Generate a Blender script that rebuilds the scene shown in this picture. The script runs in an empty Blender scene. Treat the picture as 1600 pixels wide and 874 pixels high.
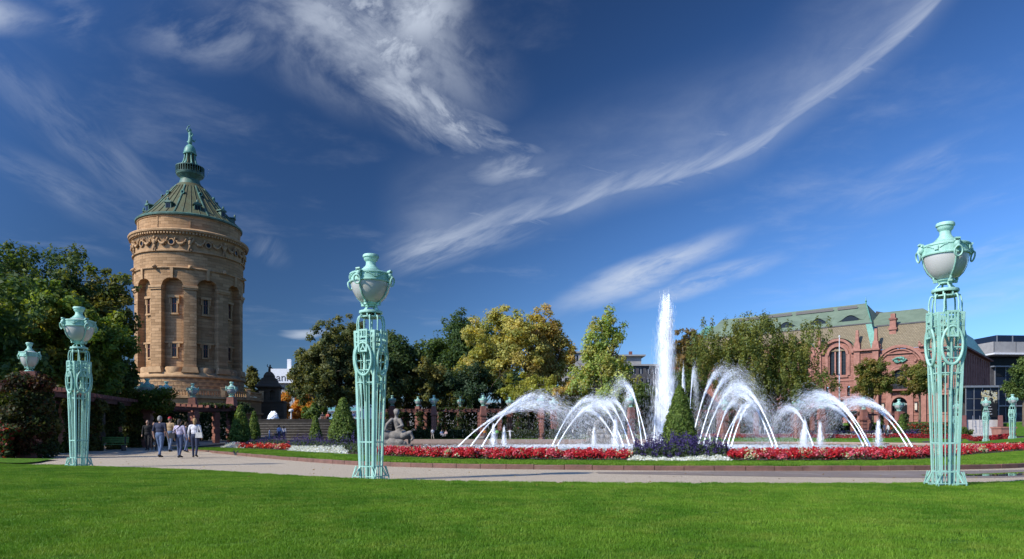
import bpy, bmesh, math, random
import numpy as np
from mathutils import Vector, Matrix
from mathutils.geometry import tessellate_polygon
PI = math.pi; R = math.radians
random.seed(7); RNG = np.random.default_rng(7)
sc = bpy.context.scene
COL = sc.collection

# ------------------------------------------------------------------ camera, sky, sun, exposure
F, EYE, HOR = 1100.0, 0.95, 682.0          # focal length in photo pixels, eye height, horizon row
cam_d = bpy.data.cameras.new('camera'); cam = bpy.data.objects.new('camera', cam_d); COL.objects.link(cam)
cam.location = (0, 0, EYE); cam.rotation_euler = (R(90), 0, 0)
cam_d.sensor_width = 36; cam_d.lens = 36*F/1600; cam_d.shift_y = (HOR-437)/1600
cam_d.clip_start = 0.05; cam_d.clip_end = 6000
sc.camera = cam
SUN_EL, SUN_AZ = 39.0, 57.0                 # the light travels towards +x +y: AZ measured from +y to +x
to_sun = Vector((-math.sin(R(SUN_AZ))*math.cos(R(SUN_EL)), -math.cos(R(SUN_AZ))*math.cos(R(SUN_EL)), math.sin(R(SUN_EL))))
sun_d = bpy.data.lights.new('sun', 'SUN'); sun = bpy.data.objects.new('sun', sun_d); COL.objects.link(sun)
sun_d.energy = 5.0; sun_d.angle = R(0.53); sun_d.color = (1.0, 0.935, 0.80)
sun.rotation_euler = to_sun.to_track_quat('Z', 'Y').to_euler()
sc.view_settings.view_transform = 'Standard'; sc.view_settings.look = 'None'
sc.view_settings.exposure = 0.0; sc.view_settings.gamma = 1.0; sc.view_settings.use_curve_mapping = False
sc.render.engine = 'CYCLES'
sc.cycles.use_denoising = True
sc.cycles.max_bounces = 6; sc.cycles.diffuse_bounces = 2; sc.cycles.glossy_bounces = 3
sc.cycles.transparent_max_bounces = 24; sc.cycles.transmission_bounces = 4
sc.cycles.caustics_reflective = False; sc.cycles.caustics_refractive = False
sc.cycles.sample_clamp_indirect = 4.0

class NT:                                   # small node-tree helper
    def __init__(s, tree): s.t = tree; s.n = tree.nodes; s.l = tree.links
    def node(s, kind, **kw):
        n = s.n.new(kind)
        for k, v in kw.items(): setattr(n, k, v)
        return n
    def put(s, sock, val):
        if hasattr(val, 'node') and hasattr(val, 'is_output'): s.l.new(val, sock)
        else: sock.default_value = val
    def math(s, op, a, b=None, c=None, clamp=False):
        n = s.n.new('ShaderNodeMath'); n.operation = op; n.use_clamp = clamp
        s.put(n.inputs[0], a)
        if b is not None: s.put(n.inputs[1], b)
        if c is not None: s.put(n.inputs[2], c)
        return n.outputs[0]
    def vmath(s, op, a, b=None):
        n = s.n.new('ShaderNodeVectorMath'); n.operation = op
        s.put(n.inputs[0], a)
        if b is not None: s.put(n.inputs[1], b)
        return n.outputs[0]
    def mix(s, fac, a, b, kind='MIX'):
        n = s.n.new('ShaderNodeMix'); n.data_type = 'RGBA'; n.blend_type = kind
        s.put(n.inputs['Factor'], fac) if False else s.put(n.inputs[0], fac)
        s.put(n.inputs[6], a); s.put(n.inputs[7], b)
        return n.outputs[2]
    def rng(s, v, a, b, c=0.0, d=1.0, kind='SMOOTHSTEP'):
        n = s.n.new('ShaderNodeMapRange'); n.interpolation_type = kind; n.clamp = True if kind == 'LINEAR' else n.clamp
        s.put(n.inputs[0], v); n.inputs[1].default_value = a; n.inputs[2].default_value = b
        n.inputs[3].default_value = c; n.inputs[4].default_value = d
        return n.outputs[0]
    def noise(s, vec, scale, detail=3, rough=0.55, dist=0.0):
        n = s.n.new('ShaderNodeTexNoise'); s.put(n.inputs['Vector'], vec)
        n.inputs['Scale'].default_value = scale; n.inputs['Detail'].default_value = detail
        n.inputs['Roughness'].default_value = rough; n.inputs['Distortion'].default_value = dist
        return n.outputs['Fac']
    def comb(s, x, y, z):
        n = s.n.new('ShaderNodeCombineXYZ')
        for i, v in enumerate((x, y, z)): s.put(n.inputs[i], v)
        return n.outputs[0]
    def curve(s, val, pts):
        n = s.n.new('ShaderNodeFloatCurve'); c = n.mapping.curves[0]
        while len(c.points) < len(pts): c.points.new(0.5, 0.5)
        for p, (x, y) in zip(c.points, pts): p.location = (x, y); p.handle_type = 'AUTO'
        n.mapping.update(); s.put(n.inputs['Value'], val)
        return n.outputs[0]
def c4(c): return (c[0], c[1], c[2], 1.0)

# -- sky: physical sky, deepened as through the polariser the photograph was taken with, and high cirrus laid out in azimuth / elevation
world = bpy.data.worlds.new('World'); sc.world = world; world.use_nodes = True
wt = NT(world.node_tree); wt.n.clear()
sky = wt.node('ShaderNodeTexSky'); sky.sky_type = 'NISHITA'; sky.sun_disc = False
sky.sun_elevation = R(SUN_EL); sky.sun_rotation = R(180+SUN_AZ); sky.air_density = 1.0; sky.dust_density = 0.6; sky.ozone_density = 3.0
tc = wt.node('ShaderNodeTexCoord')
sep = wt.node('ShaderNodeSeparateXYZ'); wt.l.new(tc.outputs['Generated'], sep.inputs[0])
dx, dy, dz = sep.outputs
az = wt.math('ARCTAN2', dx, dy)             # radians, 0 straight ahead (+y), positive to the right
el = wt.math('ARCSINE', dz)
def AZ(u): return math.atan((u-800)/F)
def EL(u, v): return math.atan((HOR-v)/F*math.cos(AZ(u)))
# fibrous noise domain: cloud-deck coordinates so that the streaks converge towards the horizon
zc = wt.math('MAXIMUM', dz, 0.04)
deck = wt.comb(wt.math('DIVIDE', dx, zc), wt.math('DIVIDE', dy, zc), 0.0)
wv = wt.node('ShaderNodeTexNoise'); wt.l.new(deck, wv.inputs['Vector']); wv.inputs['Scale'].default_value = 1.3; wv.inputs['Detail'].default_value = 3
warp = wt.vmath('SCALE', wt.vmath('SUBTRACT', wv.outputs['Color'], (0.5, 0.5, 0.5))); warp.node.inputs[3].default_value = 0.28
aev = wt.comb(az, el, 0.0)
def streaks(rot, sx, sy, scale, seed, wa=0.22):
    m = wt.node('ShaderNodeMapping'); m.vector_type = 'TEXTURE'
    wt.l.new(aev, m.inputs['Vector'])
    m.inputs['Rotation'].default_value = (0, 0, rot); m.inputs['Scale'].default_value = (sx, sy, 1); m.inputs['Location'].default_value = (seed, seed*0.7, 0)
    v = wt.vmath('ADD', m.outputs[0], wt.vmath('MULTIPLY', warp, (wa, wa, 0)))
    return wt.noise(v, scale, 9, 0.62, 0.25)
clouds = None
def add_cloud(val):
    global clouds
    clouds = val if clouds is None else wt.math('MAXIMUM', clouds, val)
def blob(u, v, su, sv, ang, rot, amp, seed, lo=0.38, hi=0.72, sx=1.0, sy=0.28, sc_=9.0, wa=0.25):
    """soft ellipse of cirrus: photo position and half sizes in pixels, tilt in degrees (image sense, up to the right positive)"""
    m = wt.node('ShaderNodeMapping'); m.vector_type = 'TEXTURE'
    wt.l.new(wt.vmath('ADD', aev, wt.vmath('MULTIPLY', warp, (wa*0.35, wa*0.35, 0))), m.inputs['Vector'])
    m.inputs['Location'].default_value = (AZ(u), EL(u, v), 0); m.inputs['Rotation'].default_value = (0, 0, R(ang))
    k = math.cos(AZ(u))**2/F
    m.inputs['Scale'].default_value = (su*k, sv*k, 1)
    ln = wt.node('ShaderNodeVectorMath', operation='LENGTH'); wt.l.new(m.outputs[0], ln.inputs[0])
    fall = wt.rng(ln.outputs['Value'], 1.25, 0.05)
    st = wt.rng(streaks(R(rot), sx, sy, sc_, seed, wa), lo, hi)
    add_cloud(wt.math('MULTIPLY', wt.math('MULTIPLY', fall, st), amp))
# main white mass, upper middle-left, running down to the right
blob(560, 60, 250, 95, -12, -20, 0.62, 1.3, 0.28, 0.70, 1, .6, 9)
blob(610, 70, 130, 80, -10, 10, 0.80, 4.3, 0.34, 0.68, 1, .75, 20, .2)
blob(560, 25, 150, 50, 5, 20, 0.70, 7.3, 0.34, 0.70, 1, .7, 22, .2)
blob(690, 175, 130, 30, -28, -25, 0.62, 7.9, 0.36, 0.64, 1, .45, 20, .2)
blob(650, 20, 95, 65, 10, 30, 0.80, 2.3, 0.24, 0.62, 1, .8, 14)
blob(520, 30, 80, 60, 20, 30, 0.60, 2.9, 0.34, 0.74, 1, .7, 14)
blob(640, 150, 150, 55, -28, -25, 0.72, 3.1, 0.30, 0.74, 1, .45, 11)
blob(350, 45, 150, 55, 12, 25, 0.38, 5.1, 0.36, 0.72, 1, .45, 9)
blob(760, 205, 120, 26, -22, -20, 0.48, 6.7)
blob(810, 262, 90, 32, 8, 10, 0.50, 8.2, 0.34, 0.7, 1, .4)
blob(265, 50, 50, 22, 35, 35, 0.34, 9.4)
blob(-60, 12, 150, 40, 8, 22, 0.62, 3.9, 0.28, 0.66, 1, .5, 10)
blob(110, 25, 60, 40, 20, 30, 0.28, 10.6)
blob(715, 80, 40, 35, 40, 40, 0.28, 12.5)
blob(150, 230, 190, 55, -35, -38, 0.26, 13.5, 0.34, 0.75)
blob(110, 300, 170, 40, -20, -22, 0.24, 15.1, 0.34, 0.75)
blob(60, 150, 200, 60, -30, -30, 0.14, 16.1)
blob(90, 385, 130, 14, -4, -4, 0.22, 17.3)
blob(480, 522, 42, 6, 3, 3, 0.62, 19.7, 0.2, 0.6)
blob(420, 390, 26, 36, 55, 60, 0.18, 20.1)
blob(690, 535, 26, 6, 2, 2, 0.42, 20.9, 0.2, 0.6)
# lower right
blob(1010, 428, 165, 28, 20, 20, 0.78, 21.7, 0.24, 0.64)
blob(1100, 440, 135, 19, 15, 15, 0.70, 23.1, 0.22, 0.64)
blob(1430, 275, 150, 36, 17, 20, 0.26, 25.3)
blob(1560, 300, 90, 20, 12, 14, 0.24, 26.0)
blob(1560, 385, 120, 18, 12, 12, 0.30, 27.5)
blob(1480, 430, 160, 22, 12, 12, 0.32, 29.3)
blob(1380, 455, 200, 12, 2, 2, 0.22, 30.9, 0.25, 0.7)
blob(1530, 470, 160, 30, 10, 10, 0.34, 32.3, 0.25, 0.7)
# the long curved band: a sharp lower-right edge, feathered to the upper left
band_px = [(560, 405), (640, 388), (720, 366), (800, 347), (880, 330), (960, 300), (1040, 282), (1120, 258), (1180, 234), (1230, 192), (1270, 162), (1330, 122), (1400, 66), (1460, 8), (1510, -60)]
a0, a1, e0, e1 = AZ(560), AZ(1510), 0.0, R(36)
bt = wt.rng(az, a0, a1, 0, 1, 'LINEAR')
bel = wt.curve(bt, [((AZ(u)-a0)/(a1-a0), EL(u, v)/e1) for u, v in band_px])
bd = wt.math('SUBTRACT', el, wt.math('MULTIPLY', bel, e1))      # >0 above the edge
ends = wt.math('MULTIPLY', wt.rng(az, AZ(575), AZ(680)), wt.rng(az, AZ(1600), AZ(1430)))
fil = streaks(R(24), 1.0, 0.16, 10, 41.0, .15); fil2 = streaks(R(8), 1.0, 0.5, 8, 47.0, .5)
core = wt.math('MULTIPLY', wt.rng(bd, R(-0.45), R(0.05)), wt.rng(bd, R(2.4), R(0.05)))
veil = wt.math('MULTIPLY', wt.rng(bd, R(-2.2), R(0.6)), wt.rng(bd, R(8.5), R(0.5)))
add_cloud(wt.math('MULTIPLY', wt.math('MULTIPLY', core, ends), wt.rng(fil, 0.22, 0.75, 0.15, 0.50)))
add_cloud(wt.math('MULTIPLY', wt.math('MULTIPLY', veil, ends), wt.rng(fil2, 0.25, 0.85, 0.08, 0.26)))
body = wt.math('MULTIPLY', wt.rng(bd, R(-2.6), R(-0.4)), wt.rng(bd, R(1.0), R(-0.2)))
lowend = wt.rng(az, AZ(900), AZ(640))
add_cloud(wt.math('MULTIPLY', wt.math('MULTIPLY', body, wt.math('MULTIPLY', ends, lowend)), wt.rng(fil, 0.26, 0.68, 0.08, 0.66)))
comb_ = streaks(R(-16), 1.0, 0.12, 12, 53.0, .35)
wisp = wt.math('MULTIPLY', wt.rng(bd, R(-1.3), R(0.2)), wt.rng(bd, R(5.0), R(0.1)))
add_cloud(wt.math('MULTIPLY', wt.math('MULTIPLY', wisp, ends), wt.rng(comb_, 0.45, 0.80, 0.0, 0.42)))
# faint general cirrus
gen = wt.math('MULTIPLY', wt.rng(wt.noise(wt.vmath('ADD', deck, warp), 1.1, 8, 0.62), 0.5, 0.82, 0, 0.22), wt.rng(dz, 0.02, 0.25))
add_cloud(gen)
# polarising filter: scattered light is polarised most at right angles to the sun, over the whole dome
dt = wt.node('ShaderNodeVectorMath', operation='DOT_PRODUCT'); wt.l.new(tc.outputs['Generated'], dt.inputs[0]); dt.inputs[1].default_value = tuple(to_sun)
c2_ = wt.math('MULTIPLY', dt.outputs['Value'], dt.outputs['Value'])
pol_ = wt.math('SUBTRACT', 1.0, wt.math('MULTIPLY', wt.math('DIVIDE', wt.math('SUBTRACT', 1.0, c2_), wt.math('ADD', 1.0, c2_)), 0.815))
hs = wt.node('ShaderNodeHueSaturation'); hs.inputs['Saturation'].default_value = 1.12; wt.l.new(sky.outputs[0], hs.inputs['Color'])
deep = wt.mix(1.0, hs.outputs[0], wt.comb(wt.math('MULTIPLY', pol_, 1.24), wt.math('MULTIPLY', pol_, 1.74), wt.math('MULTIPLY', pol_, 2.52)), 'MULTIPLY')
skyc = wt.mix(clouds, deep, (5.6, 6.2, 7.2, 1))
bg = wt.node('ShaderNodeBackground'); wt.l.new(skyc, bg.inputs[0]); bg.inputs[1].default_value = 0.12
wo = wt.node('ShaderNodeOutputWorld'); wt.l.new(bg.outputs[0], wo.inputs[0])

# ------------------------------------------------------------------ photo pixel -> place
def PX(px, d): return (px-800.0)*d/F
def PZ(py, d): return EYE-(py-HOR)*d/F
def D_of(py, z=0.0): return (EYE-z)*F/(py-HOR)
def spline(pts, n):
    P = [Vector(p) for p in pts]; out = []
    P = [P[0]*2-P[1]]+P+[P[-1]*2-P[-2]]
    segs = len(P)-3
    for i in range(n+1):
        t = i/n*segs; k = min(int(t), segs-1); t -= k
        a, b, c, d = P[k:k+4]
        out.append(0.5*((2*b)+(c-a)*t+(2*a-5*b+4*c-d)*t*t+(3*b-a-3*c+d)*t**3))
    return out
HT = [(-400, [(0,0),(45,0),(62,.3),(80,.5),(98,2.8),(3000,3)]), (560, [(0,0),(45,0),(62,.3),(80,.5),(83,.5),(98,2.9),(3000,3)]),
      (610, [(0,0),(46,0),(47,-.7),(103,-.7),(104,.42),(112,.5),(120,1.3),(3000,2)]),
      (1000, [(0,0),(34,0),(35,-.7),(103,-.7),(104,.42),(112,.55),(120,1.3),(3000,2)]),
      (1090, [(0,0),(34,0),(35,-.7),(100,-.7),(101,.15),(112,.7),(120,1.2),(150,2.6),(3000,4)]),
      (1250, [(0,0),(34,0),(35,-.7),(97,-.7),(98,.1),(110,.7),(118,.9),(130,2.0),(148,3.6),(3000,4)]),
      (1400, [(0,0),(34,0),(35,-.7),(84,-.7),(85,.2),(96,.75),(104,.9),(125,2.2),(145,3.9),(3000,4)]),
      (1600, [(0,0),(34,0),(35,-.7),(65,-.7),(66,.35),(76,.78),(84,.9),(95,.95),(116,3.3),(136,3.9),(3000,4)]),
      (2000, [(0,0),(30,0),(40,.3),(76,.78),(84,.9),(95,.95),(116,3.3),(136,3.9),(3000,4)])]
def gh(x, y):
    if y < 22: return 0.0
    px = 800+F*x/y
    def col(i): return float(np.interp(y, [a for a, b in HT[i][1]], [b for a, b in HT[i][1]]))
    if px <= HT[0][0]: return col(0)
    for i in range(len(HT)-1):
        if px <= HT[i+1][0]:
            t = (px-HT[i][0])/(HT[i+1][0]-HT[i][0]); return col(i)*(1-t)+col(i+1)*t
    return col(len(HT)-1)

# ------------------------------------------------------------------ materials
def newmat(name):
    m = bpy.data.materials.new(name); m.use_nodes = True; t = NT(m.node_tree); t.n.clear()
    out = t.node('ShaderNodeOutputMaterial'); p = t.node('ShaderNodeBsdfPrincipled'); t.l.new(p.outputs[0], out.inputs[0])
    return m, t, p, out
def mat(name, c1, c2=None, rough=0.7, scale=3.0, bump=0.0, bscale=None, metal=0.0, detail=4, lo=0.35, hi=0.65, c3=None, s3=0.4, coord='Object', spec=0.5, stretch=None):
    m, t, p, out = newmat(name)
    tcn = t.node('ShaderNodeTexCoord')
    if coord == 'World': vec = t.node('ShaderNodeNewGeometry').outputs['Position']
    else: vec = tcn.outputs[coord]
    if stretch: vec = t.vmath('MULTIPLY', vec, stretch)
    col = c4(c1)
    if c2: col = t.mix(t.rng(t.noise(vec, scale, detail), lo, hi), c4(c1), c4(c2))
    if c3: col = t.mix(t.rng(t.noise(vec, s3, 5, .6), .52, .72), col, c4(c3))
    t.put(p.inputs['Base Color'], col)
    p.inputs['Roughness'].default_value = rough; p.inputs['Metallic'].default_value = metal
    p.inputs['Specular IOR Level'].default_value = spec
    if bump:
        b = t.node('ShaderNodeBump'); b.inputs['Strength'].default_value = bump; b.inputs['Distance'].default_value = 0.05
        t.l.new(t.noise(vec, bscale or scale*4, 5, .6), b.inputs['Height']); t.l.new(b.outputs[0], p.inputs['Normal'])
    return m
def masonry(name, c1, c2, mortar, bw, bh, round_r=None, bump=0.5, rough=0.85, ms=0.012, stain=None, along='XY'):
    """coursed stone: bricks laid along the wall (angle*radius on round walls) and height"""
    m, t, p, out = newmat(name)
    tcn = t.node('ShaderNodeTexCoord'); s = t.node('ShaderNodeSeparateXYZ'); t.l.new(tcn.outputs['Object'], s.inputs[0])
    if round_r: u = t.math('MULTIPLY', t.math('ARCTAN2', s.outputs[1], s.outputs[0]), round_r)
    elif along == 'X': u = s.outputs[0]
    else: u = t.math('ADD', s.outputs[0], s.outputs[1])
    vec = t.comb(u, s.outputs[2], 0.0)
    b = t.node('ShaderNodeTexBrick'); t.l.new(vec, b.inputs['Vector'])
    b.inputs['Color1'].default_value = c4(c1); b.inputs['Color2'].default_value = c4(c2); b.inputs['Mortar'].default_value = c4(mortar)
    b.inputs['Scale'].default_value = 1.0; b.inputs['Mortar Size'].default_value = ms; b.inputs['Brick Width'].default_value = bw; b.inputs['Row Height'].default_value = bh
    b.inputs['Mortar Smooth'].default_value = 0.3; b.inputs['Bias'].default_value = 0.0
    col = t.mix(t.rng(t.noise(tcn.outputs['Object'], 0.35, 5, .6), .35, .7, 0, .55), b.outputs['Color'], c4([x*0.62 for x in c1]))
    col = t.mix(t.rng(t.noise(tcn.outputs['Object'], 6.0, 4, .6), .4, .75, 0, .35), col, c4([min(1, x*1.3) for x in c2]))
    if stain:
        col = t.mix(t.rng(t.noise(t.vmath('MULTIPLY', tcn.outputs['Object'], (1, 1, .12)), 1.4, 5, .6), .5, .75, 0, .6), col, c4(stain))
    t.put(p.inputs['Base Color'], col); p.inputs['Roughness'].default_value = rough; p.inputs['Specular IOR Level'].default_value = 0.25
    bp = t.node('ShaderNodeBump'); bp.inputs['Strength'].default_value = bump; bp.inputs['Distance'].default_value = 0.06
    hgt = t.math('ADD', t.math('MULTIPLY', b.outputs['Fac'], -1.0), t.math('MULTIPLY', t.noise(tcn.outputs['Object'], 9, 4), 0.5))
    t.l.new(hgt, bp.inputs['Height']); t.l.new(bp.outputs[0], p.inputs['Normal'])
    return m
def leafmat(name, trans=0.42, rough=0.55, spec=0.25):
    """foliage: the colour of each leaf is stored on the mesh (leaf kinds and autumn tint)"""
    m, t, p, out = newmat(name)
    a = t.node('ShaderNodeAttribute'); a.attribute_name = 'Col'
    t.put(p.inputs['Base Color'], a.outputs['Color']); p.inputs['Roughness'].default_value = rough; p.inputs['Specular IOR Level'].default_value = spec
    tr = t.node('ShaderNodeBsdfTranslucent'); t.l.new(t.mix(1.0, a.outputs['Color'], (1.5, 1.35, .5, 1), 'MULTIPLY'), tr.inputs[0])
    mx = t.node('ShaderNodeMixShader'); mx.inputs[0].default_value = trans
    t.l.new(p.outputs[0], mx.inputs[1]); t.l.new(tr.outputs[0], mx.inputs[2]); t.l.new(mx.outputs[0], out.inputs[0])
    return m
def glassmat(name, col, rough=0.05, spec=0.8):
    m, t, p, out = newmat(name); p.inputs['Base Color'].default_value = c4(col); p.inputs['Roughness'].default_value = rough; p.inputs['Specular IOR Level'].default_value = spec
    return m
M = {}
M['patina'] = mat('patina_paint', (.31, .565, .465), (.39, .65, .545), .55, 7, .15, 40, c3=(.18, .34, .28), s3=2.6, stretch=(1, 1, .45))
M['patina_far'] = mat('patina_urn', (.22, .50, .43), (.31, .62, .54), .5, 6)
M['milk'] = mat('milk_glass', (.50, .49, .475), (.55, .54, .52), .16, 1.6, stretch=(1, 1, .4))
M['leaf'] = leafmat('leaf'); M['petal'] = leafmat('petal', .25, .6); M['grassleaf'] = leafmat('grass_leaf', .3, .6, .15)
M['bark'] = mat('bark', (.10, .075, .05), (.17, .13, .09), .9, 6, .6, 14, stretch=(1, 1, .25))
M['sand'] = masonry('tower_sandstone', (.61, .375, .195), (.33, .19, .09), (.19, .115, .06), 1.5, .48, 9.5, .9, stain=(.30, .185, .09))
M['sandplain'] = mat('sandstone_dressed', (.53, .33, .165), (.42, .25, .12), .85, 1.2, .35, 6, c3=(.23, .15, .085), s3=.5)
M['sandflat'] = masonry('sandstone_flat', (.44, .265, .13), (.32, .19, .09), (.24, .15, .08), 1.4, .5, None, .6, stain=(.25, .165, .09))
M['darkstone'] = masonry('weathered_stone', (.19, .135, .085), (.14, .10, .065), (.09, .065, .045), 1.2, .5, None, .6)
M['copper'] = mat('copper_green', (.06, .125, .09), (.10, .20, .15), .55, 1.5, .2, 8, c3=(.075, .10, .06), s3=.45, stretch=(1, 1, .35))
M['copperdark'] = mat('copper_weathered', (.105, .10, .055), (.12, .135, .075), .7, 1.0, .2, 8, c3=(.10, .18, .125), s3=.6, stretch=(1, 1, .3), spec=.2)
M['copperlight'] = mat('copper_bright', (.11, .29, .22), (.16, .37, .29), .5, 2.0, .2, 8, c3=(.07, .15, .11), s3=.8)
M['redstone'] = masonry('red_sandstone', (.42, .20, .15), (.32, .14, .105), (.18, .075, .055), 1.5, .42, None, .8, along='X', ms=.02)
M['redtrim'] = mat('red_sandstone_trim', (.42, .195, .145), (.33, .15, .11), .85, 1.5, .35, 6, c3=(.25, .115, .085), s3=.5)
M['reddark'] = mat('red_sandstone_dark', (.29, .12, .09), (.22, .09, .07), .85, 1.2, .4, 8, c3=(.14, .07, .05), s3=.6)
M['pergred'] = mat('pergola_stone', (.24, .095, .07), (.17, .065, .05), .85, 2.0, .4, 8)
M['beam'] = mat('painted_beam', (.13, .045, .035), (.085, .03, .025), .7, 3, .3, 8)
M['tile'] = masonry('roof_tile', (.30, .24, .155), (.23, .185, .12), (.12, .095, .06), .5, .34, None, .8, along='X', ms=.03)
M['roofgreen'] = mat('green_roof', (.155, .205, .145), (.185, .24, .17), .7, .5, .15, 5, c3=(.13, .165, .115), s3=.15, spec=.2)
M['gravel'] = mat('gravel', (.57, .475, .36), (.35, .29, .215), .95, 30, .5, 60, c3=(.40, .325, .245), s3=.22, coord='World', spec=.15)
M['wetgravel'] = mat('wet_gravel', (.20, .155, .125), (.26, .205, .165), .55, 60, .4, 160, c3=(.32, .26, .215), s3=.7, coord='World', spec=.4)
M['kerb'] = mat('kerb_stone', (.20, .10, .075), (.15, .08, .06), .85, 4, .3, 20, c3=(.22, .14, .105), s3=.7, coord='World')
M['asphalt'] = mat('asphalt', (.060, .056, .05), (.045, .043, .04), .9, 20, .3, 60, c3=(.07, .065, .055), s3=.1, coord='World')
M['soil'] = mat('soil', (.06, .04, .028), (.09, .06, .04), .95, 20, .6, 60, coord='World')
M['stone'] = mat('pale_stone', (.28, .25, .215), (.20, .18, .155), .85, 3, .5, 12, c3=(.13, .115, .10), s3=1.6)
M['rim'] = mat('rim_stone', (.46, .33, .27), (.40, .28, .225), .8, 2, .2, 9, coord='World')
M['step'] = mat('wet_step', (.05, .043, .036), (.036, .032, .027), .9, 1.5, .3, 8, c3=(.075, .065, .055), s3=.6, spec=.1)
M['glass'] = glassmat('window_glass', (.015, .017, .02), .18, .3)
M['blueglass'] = glassmat('blue_glass', (.012, .02, .042), .05, .45)
M['white'] = mat('white_paint', (.78, .78, .78), (.72, .72, .73), .5, 2)
M['greywall'] = mat('grey_render', (.36, .35, .34), (.31, .30, .295), .8, .8)
M['darkwall'] = mat('dark_cladding', (.07, .065, .07), (.10, .095, .095), .6, .8)
M['tealrail'] = mat('teal_balcony', (.20, .48, .50), (.17, .42, .44), .4, 1)
M['brownroof'] = mat('brown_roof', (.20, .13, .09), (.16, .10, .07), .8, 1)
M['metal'] = mat('steel', (.42, .43, .45), (.36, .37, .39), .35, 2, metal=.6)
M['blackiron'] = mat('black_iron', (.025, .025, .028), (.04, .04, .042), .5, 3)
M['whitestone'] = mat('white_steps', (.58, .545, .51), (.50, .47, .44), .8, 1.2)
M['greenpaint'] = mat('green_bench_paint', (.10, .22, .05), (.14, .28, .07), .5, 3)
M['lampglow'] = mat('lantern_glass', (.62, .55, .42), (.7, .62, .5), .3, 2)
# lawn sheet under the blades
m, t, p, out = newmat('lawn'); g = t.node('ShaderNodeNewGeometry')
c = t.mix(t.rng(t.noise(g.outputs['Position'], .55, 5, .6), .35, .68), (.07, .165, .012, 1), (.12, .23, .022, 1))
c = t.mix(t.rng(t.noise(g.outputs['Position'], 30, 4, .7), .4, .7, 0, .6), c, (.035, .085, .008, 1))
t.put(p.inputs['Base Color'], c); p.inputs['Roughness'].default_value = .9; p.inputs['Specular IOR Level'].default_value = .1
b = t.node('ShaderNodeBump'); b.inputs['Strength'].default_value = .8; b.inputs['Distance'].default_value = .06
t.l.new(t.noise(g.outputs['Position'], 26, 5, .75), b.inputs['Height']); t.l.new(b.outputs[0], p.inputs['Normal']); M['lawn'] = m
# grass blades: colour by place on the lawn
m, t, p, out = newmat('grass_blade'); g = t.node('ShaderNodeNewGeometry'); oi = t.node('ShaderNodeObjectInfo')
c = t.mix(t.rng(t.noise(g.outputs['Position'], .45, 6, .65), .36, .66), (.085, .21, .012, 1), (.215, .365, .032, 1))
c = t.mix(t.rng(t.noise(g.outputs['Position'], 1.7, 5, .7), .42, .70, 0, .75), c, (.29, .37, .055, 1))
c = t.mix(t.math('MULTIPLY', oi.outputs['Random'], .45), c, (.07, .18, .014, 1))
t.put(p.inputs['Base Color'], c); p.inputs['Roughness'].default_value = .55; p.inputs['Specular IOR Level'].default_value = .2
tr = t.node('ShaderNodeBsdfTranslucent'); t.l.new(t.mix(1, c, (1.3, 1.3, .6, 1), 'MULTIPLY'), tr.inputs[0]); mx = t.node('ShaderNodeMixShader'); mx.inputs[0].default_value = .3
t.l.new(p.outputs[0], mx.inputs[1]); t.l.new(tr.outputs[0], mx.inputs[2]); t.l.new(mx.outputs[0], out.inputs[0]); M['blade'] = m
# basin water and flying water
m, t, p, out = newmat('basin_water'); g = t.node('ShaderNodeNewGeometry')
p.inputs['Base Color'].default_value = (.03, .04, .038, 1); p.inputs['Roughness'].default_value = .06; p.inputs['Specular IOR Level'].default_value = .6
b = t.node('ShaderNodeBump'); b.inputs['Strength'].default_value = .35; b.inputs['Distance'].default_value = .05
t.l.new(t.noise(t.vmath('MULTIPLY', g.outputs['Position'], (1, .6, 1)), 2.2, 4, .6), b.inputs['Height']); t.l.new(b.outputs[0], p.inputs['Normal']); M['water'] = m
m, t, p, out = newmat('puddle_water'); p.inputs['Base Color'].default_value = (.05, .04, .032, 1); p.inputs['Roughness'].default_value = .03; p.inputs['Specular IOR Level'].default_value = .7; M['puddle'] = m
def spraymat(name, alpha):
    m, t, p, out = newmat(name)
    df = t.node('ShaderNodeBsdfDiffuse'); df.inputs[0].default_value = (.86, .88, .91, 1)
    tl = t.node('ShaderNodeBsdfTranslucent'); tl.inputs[0].default_value = (.78, .80, .83, 1)
    a = t.node('ShaderNodeAddShader'); t.l.new(df.outputs[0], a.inputs[0]); t.l.new(tl.outputs[0], a.inputs[1])   # a water thread scatters light to both sides
    ts = t.node('ShaderNodeBsdfTransparent'); x = t.node('ShaderNodeMixShader'); x.inputs[0].default_value = alpha
    t.l.new(ts.outputs[0], x.inputs[1]); t.l.new(a.outputs[0], x.inputs[2]); t.l.new(x.outputs[0], out.inputs[0])
    return m
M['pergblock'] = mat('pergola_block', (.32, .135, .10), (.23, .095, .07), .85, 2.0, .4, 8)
M['spray'] = spraymat('spray_water', .42); M['jetcore'] = spraymat('jet_water', .85)

# ------------------------------------------------------------------ mesh helpers
def tag(o, label=None, cat=None, group=None, kind=None):
    if label: o['label'] = label
    if cat: o['category'] = cat
    if group: o['group'] = group
    if kind: o['kind'] = kind
    return o
def link(name, me, material=None, parent=None, loc=None, rz=0.0):
    o = bpy.data.objects.new(name, me); COL.objects.link(o)
    if material is not None and me is not None and len(me.materials) == 0: me.materials.append(M[material] if isinstance(material, str) else material)
    if parent: o.parent = parent
    if loc is not None: o.location = loc
    if rz: o.rotation_euler = (0, 0, rz)
    return o
def empty(name, loc, rz=0.0, label=None, cat=None, group=None):
    o = bpy.data.objects.new(name, None); COL.objects.link(o); o.location = loc; o.rotation_euler = (0, 0, rz); o.empty_display_size = .2
    return tag(o, label, cat, group)
def copy_tree(o, parent=None):
    c = o.copy(); COL.objects.link(c); c.parent = parent
    for ch in list(o.children): copy_tree(ch, c)
    return c
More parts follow.
